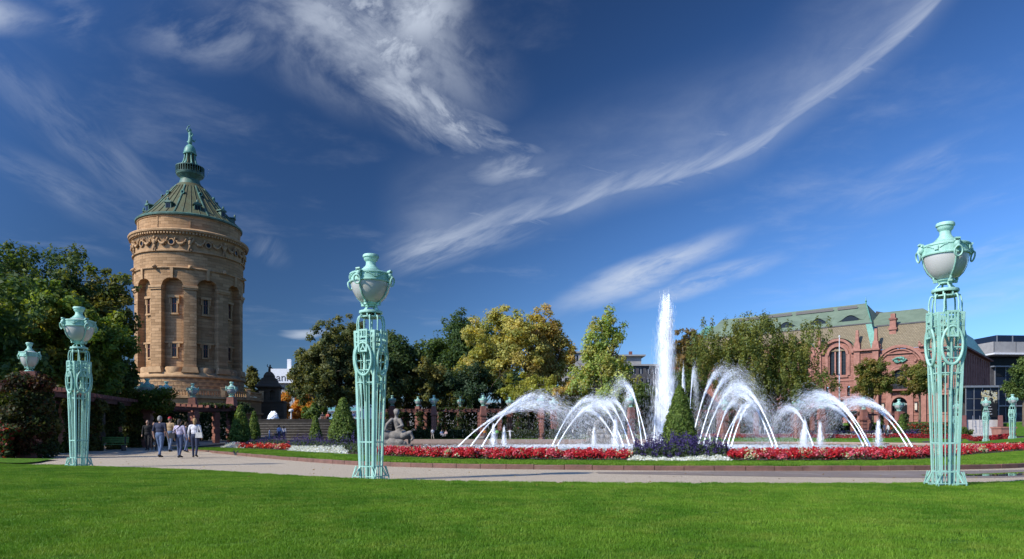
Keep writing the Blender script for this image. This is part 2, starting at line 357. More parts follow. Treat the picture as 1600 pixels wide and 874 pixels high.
class MB:
    def __init__(s): s.v = []; s.f = []
    def add(s, vs, fs):
        o = len(s.v); s.v += [tuple(v) for v in vs]; s.f += [tuple(i+o for i in f) for f in fs]; return s
    def box(s, x0, x1, y0, y1, z0, z1, rz=0.0, c=None):
        vs = [Vector(p) for p in ((x0,y0,z0),(x1,y0,z0),(x1,y1,z0),(x0,y1,z0),(x0,y0,z1),(x1,y0,z1),(x1,y1,z1),(x0,y1,z1))]
        if rz: m_ = Matrix.Rotation(rz, 3, 'Z'); vs = [m_@v for v in vs]
        if c: vs = [v+Vector(c) for v in vs]
        return s.add(vs, [(0,3,2,1),(4,5,6,7),(0,1,5,4),(1,2,6,5),(2,3,7,6),(3,0,4,7)])
    def taper(s, x0, x1, y0, y1, z0, z1, k):
        cx, cy = (x0+x1)/2, (y0+y1)/2
        q = lambda x, y: (cx+(x-cx)*k, cy+(y-cy)*k)
        vs = [(x0,y0,z0),(x1,y0,z0),(x1,y1,z0),(x0,y1,z0)]+[(*q(x,y), z1) for x, y in ((x0,y0),(x1,y0),(x1,y1),(x0,y1))]
        return s.add(vs, [(0,3,2,1),(4,5,6,7),(0,1,5,4),(1,2,6,5),(2,3,7,6),(3,0,4,7)])
    def bar(s, a, b, w, h=None, side=None):
        """rectangular bar from a to b: w across 'side', h across the rest"""
        a, b = Vector(a), Vector(b); h = w if h is None else h; d = (b-a).normalized()
        sd = Vector(side) if side else (Vector((0,0,1)).cross(d) if abs(d.z) < .95 else Vector((1,0,0)))
        sd = (sd-d*sd.dot(d)).normalized(); u = d.cross(sd)
        vs = [p+sd*i*w/2+u*j*h/2 for p in (a, b) for i, j in ((-1,-1),(1,-1),(1,1),(-1,1))]
        return s.add(vs, [(0,3,2,1),(4,5,6,7),(0,1,5,4),(1,2,6,5),(2,3,7,6),(3,0,4,7)])
    def tube(s, pts, r, n=8, closed=False):
        P = [Vector(p) for p in pts]; m_ = len(P); rs = r if isinstance(r, (list, tuple)) else [r]*m_; o = len(s.v); ref = None
        for i, p in enumerate(P):
            if closed: d = (P[(i+1) % m_]-P[i-1]).normalized()
            else: d = (P[min(i+1, m_-1)]-P[max(i-1, 0)]).normalized()
            if ref is None: ref = Vector((0,0,1)) if abs(d.z) < .9 else Vector((1,0,0))
            x = (ref-d*ref.dot(d)).normalized(); ref = x; y = d.cross(x)
            for k in range(n):
                a = 2*PI*k/n; s.v.append(tuple(p+(x*math.cos(a)+y*math.sin(a))*rs[i]))
        for i in range(m_ if closed else m_-1):
            j = (i+1) % m_
            for k in range(n): s.f.append((o+i*n+k, o+i*n+(k+1) % n, o+j*n+(k+1) % n, o+j*n+k))
        if not closed:
            s.f.append(tuple(o+k for k in range(n))[::-1]); s.f.append(tuple(o+(m_-1)*n+k for k in range(n)))
        return s
    def lathe(s, prof, n=32, c=(0,0,0), a0=0.0, a1=2*PI):
        full = abs(a1-a0-2*PI) < 1e-6; m_ = n if full else n+1; o = len(s.v)
        for r_, z in prof:
            for k in range(m_):
                a = a0+(a1-a0)*k/n; s.v.append((c[0]+r_*math.cos(a), c[1]+r_*math.sin(a), c[2]+z))
        for i in range(len(prof)-1):
            for k in range(n):
                k2 = (k+1) % m_; s.f.append((o+i*m_+k, o+i*m_+k2, o+(i+1)*m_+k2, o+(i+1)*m_+k))
        if full:
            if prof[0][0] > 1e-4: s.f.append(tuple(o+k for k in range(n))[::-1])
            if prof[-1][0] > 1e-4: s.f.append(tuple(o+(len(prof)-1)*n+k for k in range(n)))
        return s
    def prism(s, poly, z0, z1, fn=None):
        """polygon (x,y) between two levels; fn maps (x,y,z) to the place"""
        n = len(poly); fn = fn or (lambda x, y, z: (x, y, z)); o = len(s.v)
        s.v += [tuple(fn(x, y, z0)) for x, y in poly]+[tuple(fn(x, y, z1)) for x, y in poly]
        s.f.append(tuple(o+i for i in range(n))[::-1]); s.f.append(tuple(o+n+i for i in range(n)))
        for i in range(n): j = (i+1) % n; s.f.append((o+i, o+j, o+n+j, o+n+i))
        return s
    def ball(s, c, r, n=10, m_=7):
        rr = r if isinstance(r, (tuple, list)) else (r, r, r); o = len(s.v)
        for i in range(1, m_):
            th = PI*i/m_
            for k in range(n): a = 2*PI*k/n; s.v.append((c[0]+rr[0]*math.sin(th)*math.cos(a), c[1]+rr[1]*math.sin(th)*math.sin(a), c[2]+rr[2]*math.cos(th)))
        t_ = len(s.v); s.v.append((c[0], c[1], c[2]+rr[2])); s.v.append((c[0], c[1], c[2]-rr[2]))
        for i in range(m_-2):
            for k in range(n): s.f.append((o+i*n+k, o+(i+1)*n+k, o+(i+1)*n+(k+1) % n, o+i*n+(k+1) % n))
        for k in range(n): s.f.append((t_, o+k, o+(k+1) % n)); s.f.append((t_+1, o+(m_-2)*n+(k+1) % n, o+(m_-2)*n+k))
        return s
    def wall(s, outer, holes, depth, fn):
        """flat wall (u,z) with openings; reveals run back by depth. fn(u, v, z) -> place, v>0 inwards"""
        loops = [outer]+holes; flat = [p for l in loops for p in l]
        tris = tessellate_polygon([[Vector((u, z, 0)) for u, z in l] for l in loops])
        o = len(s.v); s.v += [tuple(fn(u, 0, z)) for u, z in flat]; s.f += [tuple(o+i for i in t_) for t_ in tris]
        for h in holes:
            o = len(s.v); n = len(h); s.v += [tuple(fn(u, 0, z)) for u, z in h]+[tuple(fn(u, depth, z)) for u, z in h]
            for i in range(n): j = (i+1) % n; s.f.append((o+i, o+n+i, o+n+j, o+j))
        return s
    def mesh(s, name, smooth=None):
        me = bpy.data.meshes.new(name); me.from_pydata(s.v, [], s.f); me.validate(clean_customdata=False)
        bm = bmesh.new(); bm.from_mesh(me); bmesh.ops.recalc_face_normals(bm, faces=bm.faces); bm.to_mesh(me); bm.free()
        if smooth:
            me.shade_smooth(); me.set_sharp_from_angle(angle=R(smooth))
        return me
    def build(s, name, material, parent=None, smooth=None, loc=None, rz=0.0):
        return link(name, s.mesh(name, smooth), material, parent, loc, rz)
def arch(u0, u1, z0, zs, n=12, rise=None):
    """opening outline with a round (or flattened) head springing at zs"""
    c, r_ = (u0+u1)/2, (u1-u0)/2; rise = r_ if rise is None else rise
    return [(u0, z0), (u1, z0)]+[(c+r_*math.cos(PI*k/n), zs+rise*math.sin(PI*k/n)) for k in range(n+1)]
def quads_mesh(name, V, C, material='leaf', smooth=False):
    """V (n,4,3) separate quads, C (n,3) colour of each"""
    n = len(V); me = bpy.data.meshes.new(name)
    me.vertices.add(n*4); me.vertices.foreach_set('co', np.ascontiguousarray(V, dtype=np.float32).ravel())
    me.loops.add(n*4); me.loops.foreach_set('vertex_index', np.arange(n*4, dtype=np.int32))
    me.polygons.add(n); me.polygons.foreach_set('loop_start', np.arange(0, n*4, 4, dtype=np.int32))
    me.update(calc_edges=True)
    a = me.attributes.new('Col', 'FLOAT_COLOR', 'POINT')
    cc = np.ones((n, 4, 4), dtype=np.float32); cc[:, :, :3] = np.asarray(C, dtype=np.float32)[:, None, :]
    a.data.foreach_set('color', cc.ravel()); me.materials.append(M[material] if isinstance(material, str) else material)
    return me
def leaf_quads(C, N, size, aspect=0.55, rng=RNG, droop=0.0):
    """diamond leaves at centres C facing N (n,3)"""
    n = len(C); size = np.broadcast_to(np.asarray(size, float), (n,))[:, None]
    N = N/np.maximum(np.linalg.norm(N, axis=1, keepdims=True), 1e-6)
    T = rng.normal(size=(n, 3)); T[:, 2] -= droop
    T -= N*np.sum(T*N, axis=1, keepdims=True); T /= np.maximum(np.linalg.norm(T, axis=1, keepdims=True), 1e-6)
    B = np.cross(N, T)
    V = np.empty((n, 4, 3)); V[:, 0] = C-T*size; V[:, 1] = C+B*size*aspect+N*size*.12; V[:, 2] = C+T*size; V[:, 3] = C-B*size*aspect+N*size*.12
    return V
def palette(n, cols, rng=RNG, var=.25):
    cols = np.asarray(cols, float); k = rng.integers(0, len(cols), n)
    return np.clip(cols[k]*(1+rng.uniform(-var, var, (n, 1))), 0, 1)
# ------------------------------------------------------------------ the setting
def lines(lo, hi, step, ext): return sorted(set([-e for e in ext if -e < lo]+list(np.arange(lo, hi+.01, step))+[e for e in ext if e > hi]))
gx = lines(-160, 200, 2.5, [300, 600, 1200, 3000]); gy = lines(16, 200, 1.5, [-1, 60, 1000, 260, 400, 800, 1600, 3000])
V = [(x, y, gh(x, y)-.012) for y in gy for x in gx]; nx = len(gx)
Fc = [(j*nx+i, j*nx+i+1, (j+1)*nx+i+1, (j+1)*nx+i) for j in range(len(gy)-1) for i in range(nx-1)]
tag(MB().add(V, Fc).build('ground', 'asphalt', smooth=60), kind='structure')
def strip(name, material, near, far, off=0.0, n=60, m_=6, kind='structure', rim=0.0, label=None, flat=None):
    """sheet between two curves of (x,y) points, draped on the ground"""
    A, B = spline([(x, y, 0) for x, y in near], n), spline([(x, y, 0) for x, y in far], n); mb = MB(); vs = []
    for a, b in zip(A, B):
        for j in range(m_+1):
            p = a.lerp(b, j/m_); vs.append((p.x, p.y, (flat if flat is not None else max(gh(p.x, p.y), -.05))+off))
    mb.add(vs, [(i*(m_+1)+j, (i+1)*(m_+1)+j, (i+1)*(m_+1)+j+1, i*(m_+1)+j+1) for i in range(n) for j in range(m_)])
    o = mb.build(name, material, smooth=60); tag(o, label, kind=kind); return o
def pd(px, py, z=0.0): d = D_of(py, z); return (PX(px, d), d)
# front lawn: its far edge is the rim of the round walk
lawn_edge = [(-38, 36), (-25, 29), pd(0, 727.5), pd(75, 729), pd(150, 731.5), pd(300, 737), pd(450, 746), pd(600, 753), pd(800, 757), pd(1100, 759), pd(1450, 759), pd(1600, 755.5), (13.5, 16.6), (20, 22), (30, 32)]
lawn_near = [(-60, -20), (-46, -20), (-32, -20), (-26, -20), (-20, -20), (-12, -20), (-6, -20), (-2, -20), (2, -20), (8, -20), (14, -20), (20, -20), (28, -20), (40, -20), (60, -20)]
A, B = spline([(x, y, 0) for x, y in lawn_near], 150), spline([(x, y, 0) for x, y in lawn_edge], 150)
vs, fs = [], []; mm = 10
for i, (a, b) in enumerate(zip(A, B)):
    b = b+Vector((0, random.uniform(-.07, .07), 0))
    for j in range(mm+1):
        p = a.lerp(b, (j/mm)**.6); vs.append((p.x, p.y, .045-(.04 if j == mm else 0)))
fs = [(i*(mm+1)+j, (i+1)*(mm+1)+j, (i+1)*(mm+1)+j+1, i*(mm+1)+j+1) for i in range(150) for j in range(mm)]
tag(MB().add(vs, fs).build('front_lawn', 'lawn', smooth=60), kind='structure')
# kerb of the round bed
kerb_px = [(270, 703.5), (310, 706.5), (340, 709), (380, 713), (450, 719.5), (520, 725), (600, 729), (700, 731.8), (800, 733.5), (1000, 735.3), (1150, 736), (1300, 736), (1450, 735), (1600, 731)]
kerb_line = [(-27, 70), (-24.5, 58)]+[pd(*q) for q in kerb_px]+[(18.2, 24), (23, 29), (30, 36), (40, 46), (54, 58)]
KL = spline([(x, y, 0) for x, y in kerb_line], 600)
KN = []
for i, p in enumerate(KL):
    t_ = (KL[min(i+1, 600)]-KL[max(i-1, 0)]).normalized(); KN.append(Vector((-t_.y, t_.x, 0)))   # towards the basin
def koff(i, o): return KL[i]+KN[i]*o
KS = [0.0]
for i in range(600): KS.append(KS[-1]+(KL[i+1]-KL[i]).length)
def kpx(px):      # index on the kerb line seen at this photo column
    return min(range(601), key=lambda i: abs(800+F*koff(i, 3).x/koff(i, 3).y-px)+(0 if 15 < KL[i].y < 62 else 9999))
kerb = empty('kerb', (0, 0, 0)); tag(kerb, kind='structure')
s_, i0, stones = 0.0, 0, 0
while i0 < 600:
    i1 = i0
    while i1 < 600 and KS[i1]-KS[i0] < .78: i1 += 1
    if i1 >= 600: break
    a, b = KL[i0], KL[i1]; t_ = (b-a).normalized(); n_ = Vector((-t_.y, t_.x, 0)); g = .009; hz = .135+random.uniform(-.008, .008); ow = random.uniform(-.008, .008)
    q = [a+t_*g+n_*ow, b-t_*g+n_*ow, b-t_*g+n_*(.17+ow), a+t_*g+n_*(.17+ow)]
    z0 = min(gh(a.x, a.y), 0)-.1
    mb = MB(); c_ = (a+b)/2; mb.add([tuple(p-c_+Vector((0, 0, z0))) for p in q]+[tuple(p-c_+Vector((0, 0, hz-.015))) for p in q]+[tuple(p-c_+(n_*.015 if k < 2 else -n_*.01)+Vector((0, 0, hz))) for k, p in enumerate(q)],
           [(0,3,2,1),(0,1,5,4),(1,2,6,5),(2,3,7,6),(3,0,4,7),(4,5,9,8),(5,6,10,9),(6,7,11,10),(7,4,8,11),(8,9,10,11)])
    mb.build('kerb_stone', 'kerb', kerb, loc=tuple(c_)); i0 = i1
# gravel walk between the front lawn and the kerb, widening to the left under the pergola
wp = [(p.x, p.y-.9) for p in B]+[(p.x+KN[600-i].x*.1, p.y+KN[600-i].y*.1) for i, p in enumerate(reversed(KL)) if i % 4 == 0 and p.y < 66]+[(-34, 68), (-46, 56), (-46, 44)]
tr_ = tessellate_polygon([[Vector((x, y, 0)) for x, y in wp]])
bmw = bmesh.new(); vv_ = [bmw.verts.new((x, y, 0)) for x, y in wp]
for t3 in tr_:
    try: bmw.faces.new([vv_[i] for i in t3])
    except ValueError: pass
for _ in range(3): bmesh.ops.subdivide_edges(bmw, edges=[e for e in bmw.edges if e.calc_length() > 2.0], cuts=1)
bmesh.ops.triangulate(bmw, faces=bmw.faces)
for v in bmw.verts: v.co.z = gh(v.co.x, v.co.y)+(.0 if v.co.y < 40 else .05)
bmesh.ops.recalc_face_normals(bmw, faces=bmw.faces); mew = bpy.data.meshes.new('gravel_walk'); bmw.to_mesh(mew); bmw.free(); tag(link('gravel_walk', mew, 'gravel'), kind='structure')
# grass verge inside the kerb, soil of the beds behind it
def band(name, material, o0, o1, i0, i1, z, m_=3, edge=0.0):
    vs = []; idx = list(range(i0, i1+1, 2))
    for i in idx:
        for j in range(m_+1):
            p = koff(i, o0+(o1-o0)*j/m_); vs.append((p.x, p.y, z+max(0, gh(p.x, p.y)*.0)+(.02*math.sin(PI*j/m_) if edge else 0)))
    mb = MB().add(vs, [(a*(m_+1)+j, (a+1)*(m_+1)+j, (a+1)*(m_+1)+j+1, a*(m_+1)+j+1) for a in range(len(idx)-1) for j in range(m_)])
    return tag(mb.build(name, material, smooth=60), kind='structure')
band('grass_verge', 'lawn', .172, 3.0, 0, 600, .125, 4, 1)
band('flower_soil', 'soil', 3.0, 6.6, 0, 600, .13)
# basin: water, near and far rims
wl = [Vector((koff(i, 8.2).x, koff(i, 8.2).y, 0)) for i in range(kpx(480), 601, 6)]
far_edge = [(560, 103), (700, 103), (850, 103.5), (1000, 103), (1090, 100), (1250, 97), (1400, 84), (1500, 75), (1600, 65.5), (1720, 58)]
FE = spline([(PX(p, d), d, 0) for p, d in far_edge], 80)
poly = [(p.x, p.y) for p in wl]+[(p.x+0, p.y) for p in reversed(FE)]
tris = tessellate_polygon([[Vector((x, y, 0)) for x, y in poly]])
tag(MB().add([(x, y, .02) for x, y in poly], [tuple(t_) for t_ in tris]).build('basin_water', 'water'), kind='structure')
def rim_mesh(P, w, z0, z1):
    mb = MB(); n = len(P); vs = []
    for i, p in enumerate(P):
        t_ = (P[min(i+1, n-1)]-P[max(i-1, 0)]).normalized(); nn = Vector((-t_.y, t_.x, 0))
        for o_, z in ((0, z0), (0, z1), (w, z1), (w, z0)): q = p+nn*o_; vs.append((q.x, q.y, z))
    mb.add(vs, [(i*4+k, (i+1)*4+k, (i+1)*4+(k+1) % 4, i*4+(k+1) % 4) for i in range(n-1) for k in range(4)])
    return mb
tag(rim_mesh([p for p in FE if p.y > 99 and p.x < 22], .9, -.1, .52).build('far_basin_rim', 'rim'), kind='structure')
tag(rim_mesh([p for p in FE if p.x >= 22], .35, -.1, .20).build('right_basin_rim', 'rim'), kind='structure')
tag(rim_mesh(wl, -.7, -.1, .12).build('near_basin_rim', 'rim'), kind='structure')
# far lawns
fx = [(1060, 101.0), (1250, 97.5), (1400, 84.4), (1500, 75.6), (1600, 66.1), (1720, 59)]
ff = [(1060, 112), (1250, 110), (1400, 96), (1500, 86), (1600, 76), (1720, 70)]
strip('far_lawn', 'lawn', [(PX(p, d), d) for p, d in fx], [(PX(p, d), d) for p, d in ff], .05)
strip('slope_lawn', 'lawn', [(PX(p, d), d) for p, d in [(1180, 122), (1300, 118), (1420, 112), (1500, 102)]], [(PX(p, d), d) for p, d in [(1180, 150), (1300, 150), (1420, 147), (1500, 136)]], .05)
strip('right_slope_lawn', 'lawn', [(PX(p, d), d) for p, d in [(1572, 92), (1620, 90), (1700, 88)]], [(PX(p, d), d) for p, d in [(1565, 118), (1620, 118), (1700, 118)]], .06, 20)
strip('pool_bank', 'lawn', [(PX(p, d), d) for p, d in [(560, 105.5), (700, 106), (850, 106), (1000, 106)]], [(PX(p, d), d) for p, d in [(560, 121), (700, 121), (850, 121), (1000, 121)]], .05, 40)
strip('left_verge', 'lawn', [(-45, 40), (-26, 30.2), pd(0, 725.5), pd(50, 725), pd(70, 722)], [(-60, 55), (-34, 39), (-24.5, 31), (-20.8, 28.8), (-18.2, 28.2)], .06, 40)
# wet patch and puddle on the walk
strip('wet_walk', 'wetgravel', [(2.2, 17.9), (6, 16.6), (10, 16.0), (13, 16.9), (16, 19.3)], [(2.2, 18.6), (6, 19.1), (11, 19.2), (14.5, 20.0), (17.2, 22.4)], .004, 40, flat=0)
P = spline([(9.9, 17.0, 0), (10.7, 16.75, 0), (12.2, 16.95, 0), (14.2, 18.2, 0), (14.8, 19.2, 0), (13.4, 18.6, 0), (11.6, 17.7, 0), (10.2, 17.35, 0), (9.9, 17.0, 0)], 60)[:-1]
tag(MB().add([(p.x, p.y, .008) for p in P], [tuple(range(len(P)))]).build('puddle', 'puddle'), kind='structure')
P = spline([(12.9, 16.55, 0), (14.6, 17.5, 0), (16.4, 19.4, 0), (15.2, 18.9, 0), (13.5, 17.5, 0), (12.9, 16.55, 0)], 40)[:-1]

# ------------------------------------------------------------------ grass blades (geometry nodes, uncountable)
tv, tcn = [], 0
def tuft(n, rad, h, w, name):
    rng = np.random.default_rng(3); V = np.empty((n, 4, 3))
    c = rng.uniform(-rad, rad, (n, 2)); a = rng.uniform(0, 2*PI, n); l = rng.uniform(0, 2*PI, n); hh = h*rng.uniform(.6, 1.2, n); lean = hh*rng.uniform(.1, .75, n)
    sx, sy = np.cos(a)*w/2, np.sin(a)*w/2
    V[:, 0] = np.stack([c[:, 0]-sx, c[:, 1]-sy, np.zeros(n)], 1); V[:, 1] = np.stack([c[:, 0]+sx, c[:, 1]+sy, np.zeros(n)], 1)
    tx, ty = c[:, 0]+np.cos(l)*lean, c[:, 1]+np.sin(l)*lean
    V[:, 2] = np.stack([tx+sx*.25, ty+sy*.25, hh], 1); V[:, 3] = np.stack([tx-sx*.25, ty-sy*.25, hh], 1)
    me = quads_mesh(name, V, np.full((n, 3), .1), 'blade'); return bpy.data.objects.new(name, me)   # source only, not linked to the scene
def grow(name, V, Fc, src, density, seed):
    me = bpy.data.meshes.new(name); me.from_pydata(V, [], Fc); o = bpy.data.objects.new(name, me); COL.objects.link(o); me.materials.append(M['blade'])
    ng = bpy.data.node_groups.new(name, 'GeometryNodeTree'); ng.interface.new_socket('Geometry', in_out='INPUT', socket_type='NodeSocketGeometry'); ng.interface.new_socket('Geometry', in_out='OUTPUT', socket_type='NodeSocketGeometry')
    N_, L_ = ng.nodes, ng.links; gi, go = N_.new('NodeGroupInput'), N_.new('NodeGroupOutput')
    dp = N_.new('GeometryNodeDistributePointsOnFaces'); dp.inputs['Density'].default_value = density; dp.inputs['Seed'].default_value = seed
    ip = N_.new('GeometryNodeInstanceOnPoints'); oi = N_.new('GeometryNodeObjectInfo'); oi.inputs['Object'].default_value = src
    rr = N_.new('FunctionNodeRandomValue'); rr.data_type = 'FLOAT_VECTOR'; rr.inputs[0].default_value = (-.12, -.12, 0); rr.inputs[1].default_value = (.12, .12, 6.283)
    rs = N_.new('FunctionNodeRandomValue'); rs.data_type = 'FLOAT'; rs.inputs[2].default_value = .7; rs.inputs[3].default_value = 1.3
    L_.new(gi.outputs[0], dp.inputs['Mesh']); L_.new(dp.outputs['Points'], ip.inputs['Points']); L_.new(oi.outputs['Geometry'], ip.inputs['Instance'])
    L_.new(rr.outputs[0], ip.inputs['Rotation']); L_.new(rs.outputs[1], ip.inputs['Scale']); L_.new(ip.outputs[0], go.inputs[0])
    md = o.modifiers.new('grow', 'NODES'); md.node_group = ng; return o
edge_x = np.array([p.x for p in B]); edge_y = np.array([p.y for p in B])
gv, gf = [], []; xs = np.arange(-22, 18, .5)
for x in xs:
    ye = float(np.interp(x, edge_x, edge_y)); y0 = max(2.0, min(abs(x)*1.1-3, ye-1))
    for j in range(7): y = y0+(ye-.02-y0)*j/6; gv.append((x, y, .04))
gf = [(i*7+j, (i+1)*7+j, (i+1)*7+j+1, i*7+j+1) for i in range(len(xs)-1) for j in range(6)]
tag(grow('grass', gv, gf, tuft(110, .085, .027, .0048, 'grass_tuft'), 120, 5), 'short mown green grass covering the front lawn', 'grass', kind='stuff')
gv, gf = [], []; idx = list(range(kpx(320), 601, 3))
for i in idx:
    for j in range(4): p = koff(i, .16+2.9*j/3); gv.append((p.x, p.y, .125))
gf = [(a*4+j, (a+1)*4+j, (a+1)*4+j+1, a*4+j+1) for a in range(len(idx)-1) for j in range(3)]
tag(grow('verge_grass', gv, gf, tuft(80, .12, .055, .010, 'verge_tuft'), 45, 9), 'mown grass strip between the kerb and the flower beds', 'grass', kind='stuff')

# ------------------------------------------------------------------ flower beds (uncountable blooms)
def bed(name, label, p0, p1, o0, o1, h, n, kind, z=.13, cols=None):
    rng = RNG; i0, i1 = max(0, kpx(p0)-40), min(599, kpx(p1)+25); a = rng.uniform(i0, i1, n); o = rng.uniform(o0, o1, n); ia = np.clip(a.astype(int), 0, 599); fr = a-ia
    kx = np.array([[p.x, p.y] for p in KL]); kn = np.array([[p.x, p.y] for p in KN])
    pos = kx[ia]*(1-fr[:, None])+kx[ia+1]*fr[:, None]+kn[ia]*o[:, None]
    keep = (800+F*pos[:, 0]/pos[:, 1] > p0+rng.normal(size=n)*2) & (800+F*pos[:, 0]/pos[:, 1] < p1+rng.normal(size=n)*2); pos, o = pos[keep], o[keep]; n = len(pos)
    lump = .72+.20*np.sin(pos[:, 0]*9.1+pos[:, 1]*6.3)*np.sin(pos[:, 0]*5.3-pos[:, 1]*8.7)+.13*np.sin(pos[:, 0]*2.1+pos[:, 1]*1.1)
    edge = np.clip(np.minimum(o-o0, o1-o)/.4, .45, 1); ppx = 800+F*pos[:, 0]/pos[:, 1]; edge = edge*np.clip(np.minimum(ppx-p0, p1-ppx)/8+.5, .5, 1)
    H = h*lump*edge
    if kind == 'red':
        npl = max(40, n//75); pk = rng.integers(0, npl, n); ctr = pos[:npl]; tone = rng.uniform(size=npl)[pk]; ph = (.70+.45*rng.uniform(size=npl))[pk]; a_ = rng.uniform(0, 2*PI, n); rr = .17*np.sqrt(rng.uniform(0, 1, n))
        pos = ctr[pk]+np.stack([np.cos(a_), np.sin(a_)], 1)*rr[:, None]; H = h*.95*ph*np.sqrt(np.clip(1-(rr/.20)**2, .05, 1))
        zz = z+H*np.sqrt(rng.uniform(.15, 1.0, n)); C = np.column_stack([pos, zz]); N_ = rng.normal(size=(n, 3))*.7+np.array([-.25, -.5, .8])
        patch = np.sin(pos[:, 0]*1.9+1.7*np.sin(pos[:, 1]*1.3))+.6*np.sin(pos[:, 0]*4.3+pos[:, 1]*2.1)
        col = palette(n, cols or [(.42, .012, .018), (.50, .018, .02), (.34, .01, .02), (.55, .05, .075), (.45, .015, .02)])
        pink = (tone > .80) & (rng.uniform(size=n) < .8); col[pink] = palette(int(pink.sum()), [(.62, .16, .20), (.55, .08, .12)])
        pale = ((tone < .10) & (rng.uniform(size=n) < .7)) | (rng.uniform(size=n) < .035); col[pale] = palette(int(pale.sum()), [(.62, .58, .36), (.68, .60, .45), (.42, .48, .20)])
        low = zz < z+H*.62; lw = low & (rng.uniform(size=n) < .8); col[lw] = palette(int(lw.sum()), [(.05, .07, .02), (.085, .03, .02), (.06, .09, .025)])  # low leaves coloured darker, the shade in the gaps between plants included
        Q = leaf_quads(C, N_, rng.uniform(.024, .05, n), .75)
    elif kind == 'white':
        zz = z+H*np.sqrt(rng.uniform(.1, 1.0, n)); C = np.column_stack([pos, zz]); N_ = rng.normal(size=(n, 3))*.9+np.array([-.2, -.5, .5])
        col = palette(n, [(.72, .75, .74), (.80, .82, .80), (.58, .63, .60), (.84, .85, .82)], var=.15); Q = leaf_quads(C, N_, rng.uniform(.035, .07, n), .28)
    else:   # salvia: green base leaves and upright violet spikes
        up = rng.uniform(size=n) < .42; k = rng.integers(0, max(n//30, 1), n); sp = pos[k]; hs_ = (.75+.65*rng.uniform(size=n))[k]
        jit = rng.normal(size=(n, 2))*.018
        zz = np.where(up, z+h*hs_*(lump*edge)[k]*(.60+.5*rng.uniform(size=n)), z+h*.72*lump*edge*np.sqrt(rng.uniform(.02, 1, n)))
        xy = np.where(up[:, None], sp+jit, pos); C = np.column_stack([xy, zz]); N_ = rng.normal(size=(n, 3))+np.array([-.2, -.4, .2])
        col = np.where(up[:, None], palette(n, [(.05, .035, .14), (.065, .045, .17), (.10, .075, .20), (.04, .028, .10)]), palette(n, [(.05, .085, .035), (.07, .11, .045), (.10, .13, .07)]))
        Q = leaf_quads(C, N_, np.where(up, .032, .055), .5)
    o_ = link(name, quads_mesh(name, Q, col, 'petal')); tag(o_, label, 'flower bed', kind='stuff'); return o_
K = kpx
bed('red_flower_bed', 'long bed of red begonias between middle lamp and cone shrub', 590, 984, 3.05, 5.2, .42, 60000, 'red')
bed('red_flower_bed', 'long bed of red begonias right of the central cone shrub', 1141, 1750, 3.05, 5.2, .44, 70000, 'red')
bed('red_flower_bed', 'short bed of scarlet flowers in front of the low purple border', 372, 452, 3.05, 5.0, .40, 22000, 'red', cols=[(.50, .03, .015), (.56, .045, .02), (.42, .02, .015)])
bed('red_flower_bed', 'small scarlet flower patch behind the purple borders near the steps', 436, 472, 9, 12, .5, 16000, 'red', cols=[(.50, .03, .02), (.45, .02, .02)])
bed('salvia_bed', 'purple salvia border around the central cone shrub', 988, 1138, 3.6, 6.4, .80, 40000, 'salvia')
bed('dusty_miller_edging', 'silver white dusty miller edging below the central cone shrub', 984, 1141, 3.02, 3.75, .27, 11000, 'white')
bed('salvia_bed', 'purple salvia border left of the middle lamp', 452, 572, 3.8, 8.5, .80, 42000, 'salvia')
bed('dusty_miller_edging', 'silver white dusty miller edging left of the middle lamp', 452, 541, 3.02, 4.2, .42, 14000, 'white')
bed('salvia_bed', 'purple salvia border beside the walking group', 322, 450, 4.6, 12.0, .85, 40000, 'salvia')
bed('dusty_miller_edging', 'silver white dusty miller edging nearest the walking group', 326, 378, 3.05, 5.2, .45, 9000, 'white')
# leaves blown onto the walk and the lawn
n = 420; fl = np.column_stack([RNG.uniform(-20, 15, n), RNG.uniform(9, 27, n), np.full(n, .055)]); ye_ = np.interp(fl[:, 0], edge_x, edge_y); fl = fl[(fl[:, 1] > ye_-2.5) & (fl[:, 1] < ye_+5)]; fl[:, 2] = np.where(fl[:, 1] > np.interp(fl[:, 0], edge_x, edge_y), .012, .07); n = len(fl)
tag(link('fallen_leaves', quads_mesh('fallen_leaves', leaf_quads(fl, RNG.normal(size=(n, 3))*.25+np.array([0, 0, 1]), RNG.uniform(.02, .045, n), .6), palette(n, [(.32, .20, .04), (.22, .12, .03), (.40, .30, .07), (.16, .09, .03)]), 'petal')), 'scattered yellow and brown fallen leaves on lawn edge and walk', 'leaves', kind='stuff')
# far strips of flowers
def far_bed(name, label, pts, w, h, n, cols, size=.12):
    P_ = np.array([[PX(p, d), d] for p, d in pts]); t_ = RNG.uniform(0, len(P_)-1.001, n); k = t_.astype(int); f_ = (t_-k)[:, None]
    xy = P_[k]*(1-f_)+P_[k+1]*f_; xy[:, 1] += RNG.uniform(0, w, n)
    zz = np.array([gh(x, y) for x, y in xy])+.05+h*RNG.uniform(0, 1, n)
    Q = leaf_quads(np.column_stack([xy, zz]), RNG.normal(size=(n, 3))+np.array([0, -.7, .4]), RNG.uniform(.5, 1, n)*size, .8)
    tag(link(name, quads_mesh(name, Q, palette(n, cols), 'petal')), label, 'flower bed', kind='stuff')
REDS = [(.36, .02, .03), (.45, .03, .04), (.30, .02, .03), (.25, .06, .05)]
far_bed('far_red_bed', 'thin far strip of red flowers beyond the basin lawn', [(1100, 112.2), (1250, 110.2), (1400, 96.3), (1500, 86.3), (1590, 77.3)], 1.4, .55, 7000, REDS)
far_bed('far_white_edging', 'thin far strip of white edging plants below the right pergola', [(1100, 113.8), (1250, 111.8), (1400, 97.9)], .6, .6, 2200, [(.55, .57, .54), (.62, .62, .58)])
